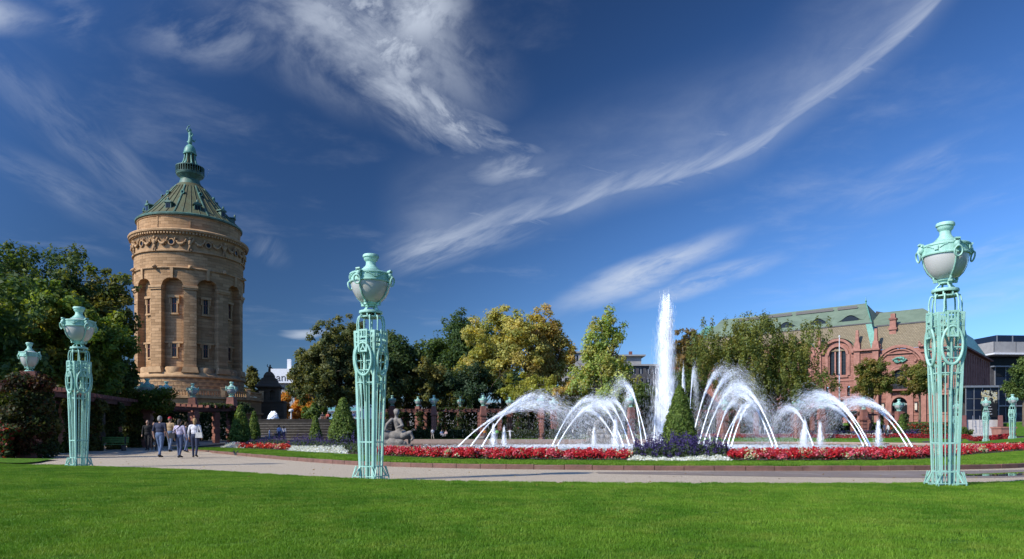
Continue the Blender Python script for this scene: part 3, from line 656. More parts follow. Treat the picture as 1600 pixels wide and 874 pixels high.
far_bed('far_salvia_bed', 'far strip of purple plants behind the red strip', [(1200, 114), (1300, 108), (1400, 100), (1440, 97)], 1.6, 1.0, 4200, [(.05, .04, .15), (.06, .08, .04), (.08, .06, .18), (.05, .07, .035)])
far_bed('canna_bed', 'orange red canna bed on the slope before the red building', [(1405, 107), (1440, 104), (1490, 100)], 3.0, 1.7, 4500, [(.40, .05, .025), (.09, .12, .04), (.07, .10, .035), (.12, .13, .05)], .16)
far_bed('far_white_edging', 'pale edging plants along the far basin rim behind the horse statue', [(880, 106), (960, 106.5), (1000, 106)], .8, .7, 1600, [(.50, .52, .48), (.58, .58, .52), (.3, .36, .22)])
# ------------------------------------------------------------------ urn lamps and candelabra
def sq(a, r_): return Vector((math.cos(a)*r_, math.sin(a)*r_, 0))
_urn_cache = {}
def urn_parts(parent, z0, s=1.0, fine=True):
    """glass bowl in a patinated mount, 1.25 m high at s=1, four lion masks with rings"""
    key = (round(z0, 3), s, fine)
    def put(name, mk, material, smooth, par):
        k = key+(name, mk.__code__.co_firstlineno, put.k); put.k += 1
        if k not in _urn_cache: _urn_cache[k] = mk().mesh(name, smooth)
        return link(name, _urn_cache[k], material, par)
    put.k = 0; n = 40 if fine else 18; Zs = lambda z: z0+z*s
    P = lambda pr: [(r_*s, Zs(z)) for r_, z in pr]
    gl = put('glass_bowl', lambda: MB().lathe(P([(.10, .165), (.185, .19), (.26, .235), (.335, .315), (.392, .42), (.425, .53), (.432, .62), (.432, .80), (.40, .815), (.30, .845), (.20, .868)]), n), 'milk' if fine else 'milk', 60, parent)
    put('band', lambda: MB().lathe(P([(.436, .605), (.462, .61), (.466, .635), (.450, .65), (.450, .765), (.466, .775), (.466, .80), (.45, .812), (.43, .812)]), n), 'patina', 35, parent)
    put('cap', lambda: MB().lathe(P([(.235, .858), (.24, .885), (.20, .90), (.195, .92), (.165, .935), (.16, .955), (.13, .97), (.108, 1.02), (.108, 1.075), (.135, 1.105), (.15, 1.12), (.155, 1.165), (.178, 1.175), (.178, 1.215), (.162, 1.235), (.125, 1.24), (.0, 1.225)]), n), 'patina', 40, parent)
    put('cup', lambda: MB().lathe(P([(.03, .10), (.12, .10), (.125, .14), (.165, .155), (.172, .20), (.20, .215), (.205, .235), (.19, .24)]), n), 'patina', 35, parent)
    for k in range(4):
        a = k*PI/2; d = sq(a, 1); t_ = Vector((-d.y, d.x, 0)); up = Vector((0, 0, 1))
        pt = lambda r_, z: d*r_*s+up*Zs(z)
        put('strap', lambda: MB().tube([pt(.458, .63), pt(.45, .53), pt(.415, .42), pt(.355, .315), pt(.27, .235), pt(.20, .195)], [.016*s]*6, 6 if fine else 4), 'patina', 60, parent)
        def mask():
            mb = MB(); c_ = pt(.49, .73)
            mb.ball(tuple(c_), (.062*s, .062*s, .075*s), 10, 7); mb.ball(tuple(pt(.535, .70)), (.036*s, .036*s, .032*s), 8, 6)
            mb.ball(tuple(pt(.49, .80)+t_*.045*s), .026*s, 6, 5); mb.ball(tuple(pt(.49, .80)-t_*.045*s), .026*s, 6, 5)
            mb.bar(tuple(pt(.45, .82)), tuple(pt(.53, .84)), .10*s, .03*s, tuple(t_)); mb.bar(tuple(pt(.455, .60)), tuple(pt(.455, .83)), .085*s, .035*s, tuple(t_)); return mb
        mk = put('lion_mask', mask, 'patina', 50, parent)
        put('ring', lambda: MB().tube([tuple(pt(.545, .60)+t_*.078*s*math.cos(q)+(up*.09+d*.02)*s*math.sin(q)) for q in [2*PI*j/16 for j in range(16)]], .017*s, 6, True), 'patina', 60, mk)
        def brk():
            mb = MB(); mb.tube([tuple(pt(.225, .235)), tuple(pt(.24, .19)), tuple(pt(.19, .15)), tuple(pt(.125, .13)), tuple(pt(.12, .08)), tuple(pt(.175, .035)), tuple(pt(.19, 0))], [.024*s, .026*s, .026*s, .022*s, .02*s, .022*s, .026*s], 6)
            mb.bar(tuple(pt(.17, .145)), tuple(pt(.235, .145)), .06*s, .05*s, tuple(t_)); return mb
        put('bracket', brk, 'patina', 60, parent)
        if fine:
            put('swag', lambda: MB().bar(tuple(sq(a+PI/4, .455*s)+up*Zs(.675)), tuple(sq(a+PI/4, .455*s)+up*Zs(.745)), .075*s, .05*s, (-math.sin(a+PI/4), math.cos(a+PI/4), 0))
                .tube([tuple(sq(a+PI/4+q, .456*s)+up*Zs(.73-.035*math.cos(q*7.5))) for q in np.linspace(-.45, -.12, 7)], .011*s, 5).tube([tuple(sq(a+PI/4+q, .456*s)+up*Zs(.73-.035*math.cos(q*7.5))) for q in np.linspace(.12, .45, 7)], .011*s, 5), 'patina', 60, parent)
    return gl
def candelabrum(loc, rz, label, fine=True):
    root = empty('candelabrum_lamp', loc, rz, label, 'lamp post', 'turquoise candelabra around the walk')
    up = Vector((0, 0, 1))
    wz = lambda z: float(np.interp(z, [0, .10, .33, .86, 2.15, 2.7, 3.26], [.60, .58, .375, .41, .48, .52, .535]))/2
    bz = lambda z: float(np.interp(z, [0, .33, .86, 2.15, 2.7, 3.26], [.365, .375, .41, .48, .52, .535]))/2
    # faces at angle k*90; corners at 45+k*90
    for k in range(4):
        a = k*PI/2; nrm = sq(a, 1); t_ = Vector((-nrm.y, nrm.x, 0))
        c_ = lambda z, o: nrm*o*bz(z)+t_*o*bz(z)+up*z
        mb = MB()                                                        # corner post: angle iron, two flanges
        for (za, zb) in ((.0, .86), (.86, 2.15), (2.15, 3.26)):
            pa, pb = nrm*bz(za)+t_*bz(za)+up*za, nrm*bz(zb)+t_*bz(zb)+up*zb
            w = .054
            mb.bar(tuple(pa-t_*w/2), tuple(pb-t_*w/2), w, .014, tuple(t_)); mb.bar(tuple(pa-nrm*w/2), tuple(pb-nrm*w/2), w, .014, tuple(nrm))
        mb.build('corner_post', 'patina', root)
        def fp(u, z, out=0.0): return nrm*(bz(z)+out)+t_*u+up*z
        for u in (-.45, 0.0, .45):                                 # upright bars of a face
            mb = MB(); top = 2.30 if abs(u) > .3 else 2.85
            wb = .015 if u else .026; mb.bar(tuple(fp(u*bz(.02)*1.0, .02)), tuple(fp(u*bz(.86)*1.0, .86)), wb, .012, tuple(t_)); mb.bar(tuple(fp(u*bz(.86), .86)), tuple(fp(u*bz(top), top)), wb, .012, tuple(t_))
            mb.build('upright_bar', 'patina', root)
        for z, h in ((3.245, .05), (3.02, .022), (2.15, .024), (.86, .028), (.33, .024), (.02, .02)):
            b_ = bz(z)*.97; MB().bar(tuple(fp(-b_, z)), tuple(fp(b_, z)), h, .016, (0, 0, 1)).build('cross_rail', 'patina', root)
        for u in (-.62, .62):                                            # short fretwork between the top rails
            mb = MB(); b_ = bz(3.1)
            mb.bar(tuple(fp(u*b_, 2.86)), tuple(fp(u*b_, 3.24)), .018, .016, tuple(t_)); mb.bar(tuple(fp(u*b_*.72, 3.02)), tuple(fp(u*b_*.72, 3.24)), .016, .016, tuple(t_))
            mb.bar(tuple(fp(u*b_*.55, 3.13)), tuple(fp(u*b_*1.3, 3.13)), .016, .016, (0, 0, 1)); mb.bar(tuple(fp(u*b_*.5, 2.9)), tuple(fp(u*b_*1.25, 2.9)), .016, .016, (0, 0, 1)); mb.build('fretwork', 'patina', root)
        for u in (-.5, .5): MB().bar(tuple(fp(u*.24-.07, 2.62)), tuple(fp(u*.24+.07, 2.62)), .018, .016, (0, 0, 1)).build('cross_rail', 'patina', root)
        MB().bar(tuple(fp(-.16, 2.42, .02)), tuple(fp(.16, 2.42, .02)), .02, .016, (0, 0, 1)).build('cross_rail', 'patina', root)
        # hanging plate: a pierced frame in front of the face
        pl = MB(); o_ = .055; zt, zb, hw = 3.29, 2.80, .095
        pl.bar(tuple(fp(-hw, zt, o_)), tuple(fp(-hw, zb, o_+.012)), .034, .028, tuple(t_)); pl.bar(tuple(fp(hw, zt, o_)), tuple(fp(hw, zb, o_+.012)), .034, .028, tuple(t_))
        for z in (zt-.02, zt-.17, zt-.25, zb+.02): pl.bar(tuple(fp(-hw, z, o_)), tuple(fp(hw, z, o_)), .034, .026, (0, 0, 1))
        pl.bar(tuple(fp(0, zt-.25, o_)), tuple(fp(0, zb+.12, o_)), .03, .022, tuple(t_)); pl.bar(tuple(fp(-.03, zt-.03, o_)), tuple(fp(-.03, zt-.16, o_)), .026, .02, tuple(t_)); pl.bar(tuple(fp(.035, zt-.03, o_)), tuple(fp(.035, zt-.16, o_)), .022, .02, tuple(t_))
        pl.bar(tuple(fp(0, zb+.14, o_)), tuple(fp(-.06, zb+.04, o_)), .026, .02, tuple(t_)); pl.bar(tuple(fp(0, zb+.14, o_)), tuple(fp(.06, zb+.04, o_)), .026, .02, tuple(t_))
        pl.build('hanging_plate', 'patina', root)
        el_ = [tuple(fp(.205*math.cos(q), 2.65+.35*math.sin(q), .045+.01*math.sin(q))) for q in [2*PI*j/28 for j in range(28)]]
        MB().tube(el_, [.026+.007*max(0, -math.sin(2*PI*j/28)) for j in range(28)], 7, True).build('oval_wreath', 'patina', root, 60)
        MB().tube([tuple(fp(0, 2.29, .045)), tuple(fp(.0, 2.1, .03)), tuple(fp(.0, 1.75, .012))], [.03, .024, .012], 6).build('drop_pendant', 'patina', root, 60)
        # shoulder rods up to the collar
        for u in (-.13, .13):
            p0 = fp(u*1.2, 3.26); cdir = (nrm+t_*(u*2.6)).normalized(); q = cdir*.245
            MB().tube([tuple(p0), tuple(p0.lerp(q+up*3.4, .25)+up*.04), tuple(nrm*.265+t_*u*1.1+up*3.43), tuple(nrm*.255+t_*u*1.0+up*3.54), tuple(nrm*.235+t_*u*.9+up*3.60), tuple(nrm*.20+t_*u*.8+up*3.605)], [.017]*6, 7).build('shoulder_rod', 'patina', root, 60)
        # splayed feet with a Greek fret
        for u in (-.30, .30):
            ft = MB(); ou = lambda z: nrm*wz(z)
            fq = lambda u_, z: nrm*wz(z)+t_*u_+up*z
            ft.bar(tuple(fp(u*.5, .33)), tuple(fq(u*.72, .11)), .024, .02, tuple(t_)); ft.bar(tuple(fp(u*.9, .33)), tuple(fq(u*.95, .11)), .02, .02, tuple(t_)); ft.build('foot_strut', 'patina', root)
        fr = MB(); y_ = .30
        g = lambda u_, z: tuple(nrm*y_+t_*u_+up*z)
        for a_, b_ in (((-.27, .005), (-.27, .125)), ((-.27, .118), (-.07, .118)), ((-.07, .125), (-.07, .045)), ((-.07, .052), (-.19, .052)), ((-.27, .012), (.27, .012)), ((.27, .005), (.27, .125)), ((.27, .118), (.07, .118)), ((.07, .125), (.07, .045)), ((.07, .052), (.19, .052)), ((0, .012), (0, .12))):
            d_ = Vector((b_[0]-a_[0], b_[1]-a_[1]));  fr.bar(g(*a_), g(*b_), .018, .018)
        fr.bar(g(-.27, .02), tuple(nrm*.2+t_*-.2+up*.02), .018, .018); fr.bar(g(.27, .02), tuple(nrm*.2+t_*.2+up*.02), .018, .018); fr.build('fret_foot', 'patina', root)
    # inner column of flat bars
    for k in range(4):
        a = PI/4+k*PI/2
        if False: MB().bar(tuple(sq(a, .085)+up*.05), tuple(sq(a, .12)+up*3.0), .018, .014, (-math.sin(a), math.cos(a), 0)).build('inner_bar', 'patina', root)
    for z in (2.15, 3.0): MB().lathe([(.10, z), (.135, z), (.135, z+.02), (.10, z+.02), (.10, z)], 12).build('inner_hoop', 'patina', root, 40)
    MB().lathe([(.20, 3.575), (.225, 3.575), (.225, 3.60), (.20, 3.60), (.20, 3.575)], 24).build('collar_hoop', 'patina', root, 40)
    MB().lathe([(.215, 3.665), (.255, 3.665), (.262, 3.685), (.255, 3.72), (.17, 3.725), (.10, 3.72), (.10, 3.70), (.215, 3.70), (.215, 3.665)], 28).build('collar_ring', 'patina', root, 40)
    for k in range(8): a = k*PI/4+.2; MB().bar(tuple(sq(a, .222)+up*3.59), tuple(sq(a, .23)+up*3.675), .028, .02, (-math.sin(a), math.cos(a), 0)).build('collar_baluster', 'patina', root)
    urn_parts(root, 3.72, 1.0, True)
    return root
lamp0 = candelabrum((PX(1477, 12.93), 12.93, -.02), R(263.4), 'tall turquoise candelabrum lamp standing alone before the red sandstone building')
lamp0.scale = (.87, .87, .986)
def lamp_at(px, d, rz, label, z=None, s=1.0):
    o = copy_tree(lamp0); x = PX(px, d); o.location = (x, d, gh(x, d) if z is None else z); o.rotation_euler = (0, 0, rz); o.scale = (s, s, .986); o['label'] = label; return o
lamp_at(579.5, 15.2, R(249), 'tall turquoise candelabrum lamp in front of the olive tree, middle of the three big ones', -.02, .97)
lamp_at(123.5, 21.35, R(326.5), 'turquoise candelabrum lamp at the lawn edge left of the water tower', -.02, .92)
lamp_at(1540.5, 78, R(-60), 'far turquoise candelabrum lamp before the white steps', None, .9)
lamp_at(1495, 80, R(-60), 'far turquoise candelabrum lamp seen through the frame of the big right lamp')
lamp_at(1582, 77, R(-60), 'far turquoise candelabrum lamp beside the grass slope, the rightmost lamp')

def urn_at(px, top, d, label, s=1.0, ped=None, group='urn lamps on the pergola pillars', z=None):
    """urn lamp whose finial shows at this photo row"""
    x = PX(px, d); zt = PZ(top, d); z0 = zt-1.24*s if z is None else z
    o = empty('urn_lamp', (x, d, z0), random.uniform(0, 1.5), label, 'urn lamp', group)
    urn_parts(o, 0.0, s, False)
    MB().lathe([(.0, -.05*s), (.24*s, -.05*s), (.24*s, .01*s), (.18*s, .03*s), (.0, .03*s)], 16).build('foot_plate', 'patina', o)
    return o, z0-.05*s
# ------------------------------------------------------------------ water tower
TX, TY = PX(297, 124), 124.0
tower = empty('water_tower', (TX, TY, 0), math.atan2(-TX, TY)*1.0, 'round sandstone water tower with green copper cone roof and statue on top', 'water tower')
# local -y looks at the camera after the rotation
tower.scale = (.92, .92, 1)
VA = -PI/2
def pol(a, r_, z): return (r_*math.cos(a), r_*math.sin(a), z)
RT, NB = 9.5, 10; STEP = 2*PI/NB; HALF = R(11.6); Z0, ZS, RISE, ZT = 11.5, 25.6, 1.45, 28.5; RN = 8.2
def bay_wall():
    wall, niche = MB(), MB(); nc = 14
    for k in range(NB):
        cen = VA+STEP/2+k*STEP
        # pilaster strip to the left of the niche
        for a0, a1, n in ((cen-STEP/2, cen-HALF, 4), (cen+HALF, cen+STEP/2, 4)):
            for i in range(n):
                p, q = a0+(a1-a0)*i/n, a0+(a1-a0)*(i+1)/n
                wall.add([pol(p, RT, Z0), pol(q, RT, Z0), pol(q, RT, ZT), pol(p, RT, ZT)], [(0, 1, 2, 3)])
        ang = [cen-HALF+2*HALF*i/nc for i in range(nc+1)]
        zz = [ZS+RISE*math.sqrt(max(0, 1-((a-cen)/HALF)**2)) for a in ang]
        for i in range(nc):
            p, q = ang[i], ang[i+1]
            wall.add([pol(p, RT, zz[i]), pol(q, RT, zz[i+1]), pol(q, RT, ZT), pol(p, RT, ZT)], [(0, 1, 2, 3)])
            wall.add([pol(p, RT, zz[i]), pol(p, RN, zz[i]), pol(q, RN, zz[i+1]), pol(q, RT, zz[i+1])], [(0, 1, 2, 3)])
            niche.add([pol(p, RN, Z0), pol(q, RN, Z0), pol(q, RN, zz[i+1]), pol(p, RN, zz[i])], [(0, 1, 2, 3)])
        for a in (ang[0], ang[-1]): wall.add([pol(a, RT, Z0), pol(a, RN, Z0), pol(a, RN, ZS), pol(a, RT, ZS)], [(0, 1, 2, 3)])
    return wall, niche
w_, n_ = bay_wall(); shaft = w_.build('shaft', 'sand', tower); n_.build('niche_wall', 'sand', tower)
MB().lathe([(8.6, 28.5), (9.52, 28.5), (9.52, 31.4), (9.6, 31.6), (8.6, 31.6)], 96).build('upper_drum', 'sand', tower, 40)
MB().lathe([(9.4, 28.45), (9.72, 28.5), (9.78, 28.62), (9.72, 28.75), (9.4, 28.85)], 96).build('string_course', 'sandplain', tower, 40)
MB().lathe([(9.0, 31.4), (9.62, 31.4), (9.62, 33.5), (9.7, 33.6), (9.75, 34.0), (9.0, 34.0)], 96).build('frieze', 'sandplain', tower, 40)
MB().lathe([(9.4, 31.25), (9.82, 31.3), (9.85, 31.5), (9.7, 31.6), (9.4, 31.6)], 96).build('string_course', 'sandplain', tower, 40)
MB().lathe([(9.0, 34.0), (9.95, 34.0), (10.0, 34.2), (10.35, 34.45), (10.5, 34.5), (10.55, 34.75), (10.45, 34.9), (9.2, 35.3), (9.0, 35.3)], 96).build('cornice', 'sandplain', tower, 40)
MB().lathe([(8.3, 35.2), (9.15, 35.2), (9.15, 35.45), (9.0, 35.55), (9.0, 37.75), (9.15, 37.85), (9.15, 38.1), (8.3, 38.1)], 96).build('attic_drum', 'sand', tower, 40, loc=(0, 0, -.6))
dent = MB().box(-.13, .13, -.26, .26, -.16, .16).mesh('dentil')
for k in range(120):
    a = 2*PI*k/120
    if math.cos(a-VA) > -.12: o = link('dentil', dent, 'sandplain', tower, pol(a, 10.08, 34.24), a-PI/2)
strip_ = MB().box(-.09, .09, -.08, .08, -1.1, 1.1).mesh('attic_strip')
for k in range(NB*1): a = VA+k*STEP; link('attic_pilaster', strip_, 'sandplain', tower, pol(a, 9.02, 36.05), a-PI/2)
# pilasters: caps, bases; lion spouts, keystones, windows
cap_ = MB().box(-1.2, 1.2, -.5, .18, 0, .28).box(-1.32, 1.32, -.5, .30, .28, .62).mesh('cap')
base_ = MB().taper(-1.45, 1.45, -.6, .45, -.05, .9, .80).mesh('pier_base')
key_ = MB().taper(-.20, .20, -.3, .22, 0, 1.75, 1.35).mesh('keystone')
bead = MB().ball((0, .1, 0), (.32, .42, .36), 10, 7).ball((0, .45, -.08), (.18, .22, .16), 8, 6).ball((-.2, .05, .26), .13, 6, 5).ball((.2, .05, .26), .13, 6, 5).mesh('spout', 50)
def window_mesh(w, h): return MB().box(-w/2-.0, w/2, -.02, .02, 0, h).mesh('pane')
pane_u, pane_l = window_mesh(.97, 2.3), window_mesh(.97, 2.1)
sur_u = MB().box(-.75, -.48, -.1, .22, -.15, 2.35).box(.48, .75, -.1, .22, -.15, 2.35).box(-1.15, 1.15, -.1, .42, 2.36, 2.75).box(-.95, .95, -.1, .34, -.42, -.15).box(-1.05, -.8, -.1, .30, 1.4, 2.36).box(.8, 1.05, -.1, .30, 1.4, 2.36).mesh('window_surround')
sur_l = MB().box(-.72, -.48, -.1, .18, -.1, 2.12).box(.48, .72, -.1, .18, -.1, 2.12).box(-1.9, 1.9, -.1, .25, 2.13, 2.42).box(-.85, .85, -.1, .25, -.3, -.1).box(-1.15, -.8, -.1, .22, 1.5, 2.13).box(.8, 1.15, -.1, .22, 1.5, 2.13).mesh('window_surround')
mull = MB().box(-.035, .035, -.03, .06, 0, 2.25).box(-.47, .47, -.03, .06, 1.35, 1.43).mesh('mullion')
for k in range(NB):
    a = VA+k*STEP
    if math.cos(a-VA) < -.35: continue
    link('pilaster_cap', cap_, 'sandplain', tower, pol(a, RT, ZS-.5), a-PI/2); link('pilaster_base', base_, 'sandplain', tower, pol(a, RT, Z0), a-PI/2)
    link('lion_spout', bead, 'sandplain', tower, pol(a, 9.75, 28.75), a-PI/2)
for k in range(NB):
    a = VA+STEP/2+k*STEP
    if math.cos(a-VA) < -.35: continue
    link('keystone', key_, 'sandplain', tower, pol(a, RT, ZS+RISE-.15), a-PI/2)
    for zb, pn, su in ((21.5, pane_u, sur_u), (14.2, pane_l, sur_l)):
        w = link('window', pn, 'glass', tower, pol(a, RN+.03, zb), a-PI/2); s_ = link('window_surround', su, 'sandplain', w, (0, 0, 0)); link('mullion', mull, 'reddark', w, (0, .03, 0)); w.scale = (.82, 1, 1)
    # curved bench-like socle at the foot of the niche
    MB().lathe([(.2, 0), (1.75, 0), (1.75, .75), (1.6, .95), (.2, 1.0)], 20, a0=0, a1=2*PI).build('niche_socle', 'sandplain', tower, 40, pol(a, 7.95, 11.45))
# garlands with oculi between the figures of the frieze
gar = MB().tube([(-1.15*1.3+2.3*1.3*i/16, .12+.1*math.sin(PI*i/16), .45-.75*math.sin(PI*i/16)) for i in range(17)], [.10+.16*math.sin(PI*i/16) for i in range(17)], 7).ball((-1.45, .12, .5), .28, 8, 6).ball((1.45, .12, .5), .28, 8, 6)
for i in range(26): u = random.uniform(-1.3, 1.3); gar.ball((u, .25+random.uniform(-.05, .1), .45-.75*math.cos(u/1.5*PI/2)+random.uniform(-.14, .14)), random.uniform(.09, .16), 6, 4)
gar = gar.mesh('garland', 60)
fig = MB().ball((0, .2, .75), (.25, .28, .3), 8, 6).ball((0, .15, .1), (.38, .3, .55), 8, 6).ball((-.42, .12, .35), (.18, .2, .4), 7, 5).ball((.42, .12, .35), (.18, .2, .4), 7, 5).ball((0, .1, -.6), (.3, .22, .45), 8, 6).ball((-.2, .12, -1.1), (.16, .18, .3), 7, 5).ball((.22, .12, -1.0), (.16, .18, .35), 7, 5).mesh('frieze_figure', 60)
ocl = MB().tube([(.5*math.cos(q), .1, .5*math.sin(q)) for q in [2*PI*i/18 for i in range(18)]], .13, 7, True).mesh('oculus_frame', 60)
opn = MB().prism([(.45*math.cos(q), .45*math.sin(q)) for q in [2*PI*i/18 for i in range(18)]], -.05, .03, lambda x, y, z: (x, z, y)).mesh('oculus_pane')
for k in range(NB*2):
    a = VA+k*STEP/2
    if math.cos(a-VA) < -.2: continue
    if k % 2: o = link('oculus', opn, 'glass', tower, pol(a, 9.66, 32.75), a-PI/2); link('oculus_frame', ocl, 'sandplain', o)
    else: link('frieze_figure', fig, 'sandplain', tower, pol(a, 9.68, 32.7), a-PI/2)
    link('garland', gar, 'sandplain', tower, pol(a+STEP/4, 9.66, 32.75), a+STEP/4-PI/2).scale = (.62, 1, 1)
# copper roof
roof = MB().lathe([(9.0, 38.0), (9.3, 38.05), (9.3, 38.3), (9.15, 38.42), (7.9, 39.5), (6.6, 40.8), (5.2, 42.3), (3.95, 43.7), (2.95, 44.9), (2.3, 45.6)], 80).build('roof', 'copperdark', tower, 30, loc=(0, 0, -.6))
gut = MB().lathe([(9.1, 38.05), (9.36, 38.1), (9.4, 38.35), (9.2, 38.5), (9.1, 38.4)], 80).build('gutter', 'copper', roof, 40)
seam = MB().tube([(0, r_, z) for r_, z in ((9.16, 38.45), (7.92, 39.53), (6.62, 40.83), (5.22, 42.33), (3.97, 43.73), (2.97, 44.93))], .07, 5).mesh('seam', 60)
seamw = MB().tube([(0, r_, z) for r_, z in ((9.16, 38.45), (7.92, 39.53), (6.62, 40.83), (5.22, 42.33), (3.97, 43.73), (2.97, 44.93))], .16, 6).mesh('ridge_roll', 60)
for k in range(40):
    a = 2*PI*k/40+.02
    if math.cos(a-VA) > -.3: link('ridge_roll' if k % 4 == 0 else 'seam', seamw if k % 4 == 0 else seam, 'copper' if k % 4 == 0 else 'copperdark', roof, (0, 0, 0), a-PI/2)
dorm = MB().box(-.55, .55, -1.0, .25, 0, 1.0).prism([(-.8, 1.0), (.8, 1.0), (.62, 1.22), (0, 1.42), (-.62, 1.22)], -1.2, .4, lambda x, y, z: (x, z, y)).ball((0, .25, 1.55), (.22, .2, .3), 7, 5).ball((-.55, .3, 1.1), .16, 6, 4).ball((.55, .3, 1.1), .16, 6, 4).mesh('dormer')
dwin = MB().box(-.4, -.04, .26, .29, .12, .85).box(.04, .4, .26, .29, .12, .85).mesh('dormer_pane')
for k in range(NB):
    a = VA+STEP*.25+k*STEP
    if math.cos(a-VA) < -.4: continue
    o = link('dormer', dorm, 'copper', roof, pol(a, 7.75, 39.35), a-PI/2); link('pane', dwin, 'glass', o)
    o = link('round_vent', MB().tube([(.27*math.cos(q), .15, .27*math.sin(q)) for q in [2*PI*i/14 for i in range(14)]], .09, 6, True).mesh('round_vent', 60), 'copperlight', roof, pol(a+STEP/3, 4.75, 43.1), a+STEP/3-PI/2)
    link('pane', MB().box(-.24, .24, -.6, .16, -.24, .24).mesh('vent_pane'), 'glass', o)
# lantern
MB().lathe([(2.5, 44.6), (2.55, 44.9), (2.25, 45.1), (2.1, 45.6), (1.9, 46.0), (2.15, 46.4), (2.7, 46.7), (2.8, 46.85), (2.8, 47.05), (0, 47.05)], 48).build('gallery_base', 'copper', tower, 35)
ring_ = MB().lathe([(2.75, 47.05), (2.88, 47.05), (2.88, 47.12), (2.75, 47.12), (2.75, 47.05)], 48).lathe([(2.78, 48.15), (2.9, 48.15), (2.9, 48.28), (2.78, 48.28), (2.78, 48.15)], 48).mesh('gallery_rail', 40)
rail = link('gallery_rail', ring_, 'copper', tower)
bal = MB().box(-.05, .05, -.05, .05, 47.1, 48.2).mesh('baluster')
for k in range(36): a = 2*PI*k/36; link('baluster', bal, 'copper', rail, (2.83*math.cos(a), 2.83*math.sin(a), 0), a)
MB().lathe([(1.75, 47.0), (1.75, 48.3), (1.9, 48.4), (1.9, 48.6), (1.2, 48.7), (.95, 49.2), (.85, 50.2), (.85, 50.6)], 32).build('lantern_core', 'copperdark', tower, 35)
col_ = MB().tube([(0, 1.62, 48.55), (0, 1.35, 49.1), (0, 1.12, 49.8), (0, 1.05, 50.6)], [.16, .15, .13, .13], 7).ball((0, 1.62, 48.7), .24, 7, 5).mesh('lantern_column', 60)
for k in range(8): link('lantern_column', col_, 'copperlight', tower, (0, 0, 0), k*PI/4+.2)
MB().lathe([(.8, 50.5), (1.35, 50.55), (1.4, 50.75), (1.25, 50.85), (1.22, 51.2), (1.05, 51.7), (.7, 52.1), (.3, 52.3), (.28, 52.55), (.4, 52.6), (.3, 52.7), (0, 52.7)], 32).build('dome', 'copperlight', tower, 35)
for c_ in tower.children:
    if c_.name.split('.')[0] in ('gallery_base', 'gallery_rail', 'lantern_core', 'lantern_column', 'dome'): c_.scale = (.88, .88, 1)
mast = MB().bar((2.9, .3, 47.2), (3.4, .3, 48.6), .05).bar((3.0, .3, 48.6), (3.7, .3, 48.45), .07).build('antenna', 'white', tower)
# base: ledge, rusticated drum, terrace, balustrade
MB().lathe([(9.0, 10.6), (9.95, 10.6), (10.05, 10.75), (10.0, 11.0), (9.75, 11.15), (9.6, 11.5), (9.0, 11.6)], 96).build('base_ledge', 'sandplain', tower, 40)
MB().lathe([(9.0, 7.0), (9.62, 7.0), (9.62, 10.65), (9.0, 10.65)], 96).build('base_core', 'sandplain', tower, 40)
rows = 5
for r_ in range(rows):
    nb = 44
    blk = MB(); da = 2*PI/nb; g = .004
    for q in range(3): pass
    P_ = [(-da/2+g+(da-2*g)*i/3) for i in range(4)]
    vs = [pol(PI/2+a, rr, z) for rr, z in ((9.60, .02), (9.70, .05), (9.70, .63), (9.60, .66)) for a in P_]
    blk.add(vs, [(j*4+i, j*4+i+1, (j+1)*4+i+1, (j+1)*4+i) for j in range(3) for i in range(3)]); me_ = blk.mesh('stone_block')
    for k in range(nb):
        a = 2*PI*(k+.5*(r_ % 2))/nb
        if math.cos(a-VA) > .05: link('stone_block', me_, 'sandplain', tower, (0, 0, 7.2+r_*.68), a-PI/2)
# terrace in front (its masonry is a polygon ring)
terr = [pol(VA+R(a), 13.2, 0)[:2] for a in (-100, -72, -48, -24, 0, 24, 48, 72, 100)]
MB().prism([(0, 6), *[(x, y) for x, y in terr], (0, 6)][:-1], -.5, 7.1).build('terrace', 'sandflat', tower)
MB().prism([(0, 6), *[(x*1.03, y*1.03) for x, y in terr]], 7.1, 7.4).build('terrace_cornice', 'sandplain', tower)
MB().prism([(0, 6), *[(x*1.03, y*1.03) for x, y in terr]], 4.8, 5.05).build('terrace_course', 'sandplain', tower)
blm = MB().lathe([(.09, 0), (.12, .1), (.06, .25), (.13, .55), (.07, .85), (.11, .95)], 8).mesh('baluster', 50)
for i in range(8):
    a, b = Vector((*terr[i], 7.4)), Vector((*terr[i+1], 7.4))
    r1 = MB().bar(tuple(a+Vector((0,0,1.1))), tuple(b+Vector((0,0,1.1))), .42, .24).bar(tuple(a+Vector((0,0,.1))), tuple(b+Vector((0,0,.1))), .4, .2).build('balustrade_rail', 'sandplain', tower)
    n = 12
    for k in range(1, n): link('baluster', blm, 'sandplain', r1, tuple(a.lerp(b, k/n)+Vector((0, 0, .12))))
    MB().box(-.38, .38, -.38, .38, 0, 1.45).box(-.46, .46, -.46, .46, 1.45, 1.62).build('balustrade_pier', 'sandplain', tower, loc=tuple(a))
# round-arched blind openings in the terrace wall
for i in (3, 4):
    a, b = Vector((*terr[i], 0)), Vector((*terr[i+1], 0)); c_ = (a+b)/2; dirx = (b-a).normalized(); nr = Vector((dirx.y, -dirx.x, 0))
    for k in range(-4, 5):
        an = PI/2+k*PI/9.5; p = c_+dirx*1.75*math.cos(an)+Vector((0, 0, 3.9+1.75*math.sin(an)))+nr*.12
        q = c_+dirx*.95*math.cos(an)+Vector((0, 0, 3.9+.95*math.sin(an)))+nr*.12
        MB().bar(tuple(q), tuple(p), .42, .3, tuple(nr.cross((p-q).normalized()))).build('voussoir', 'sandplain', tower)

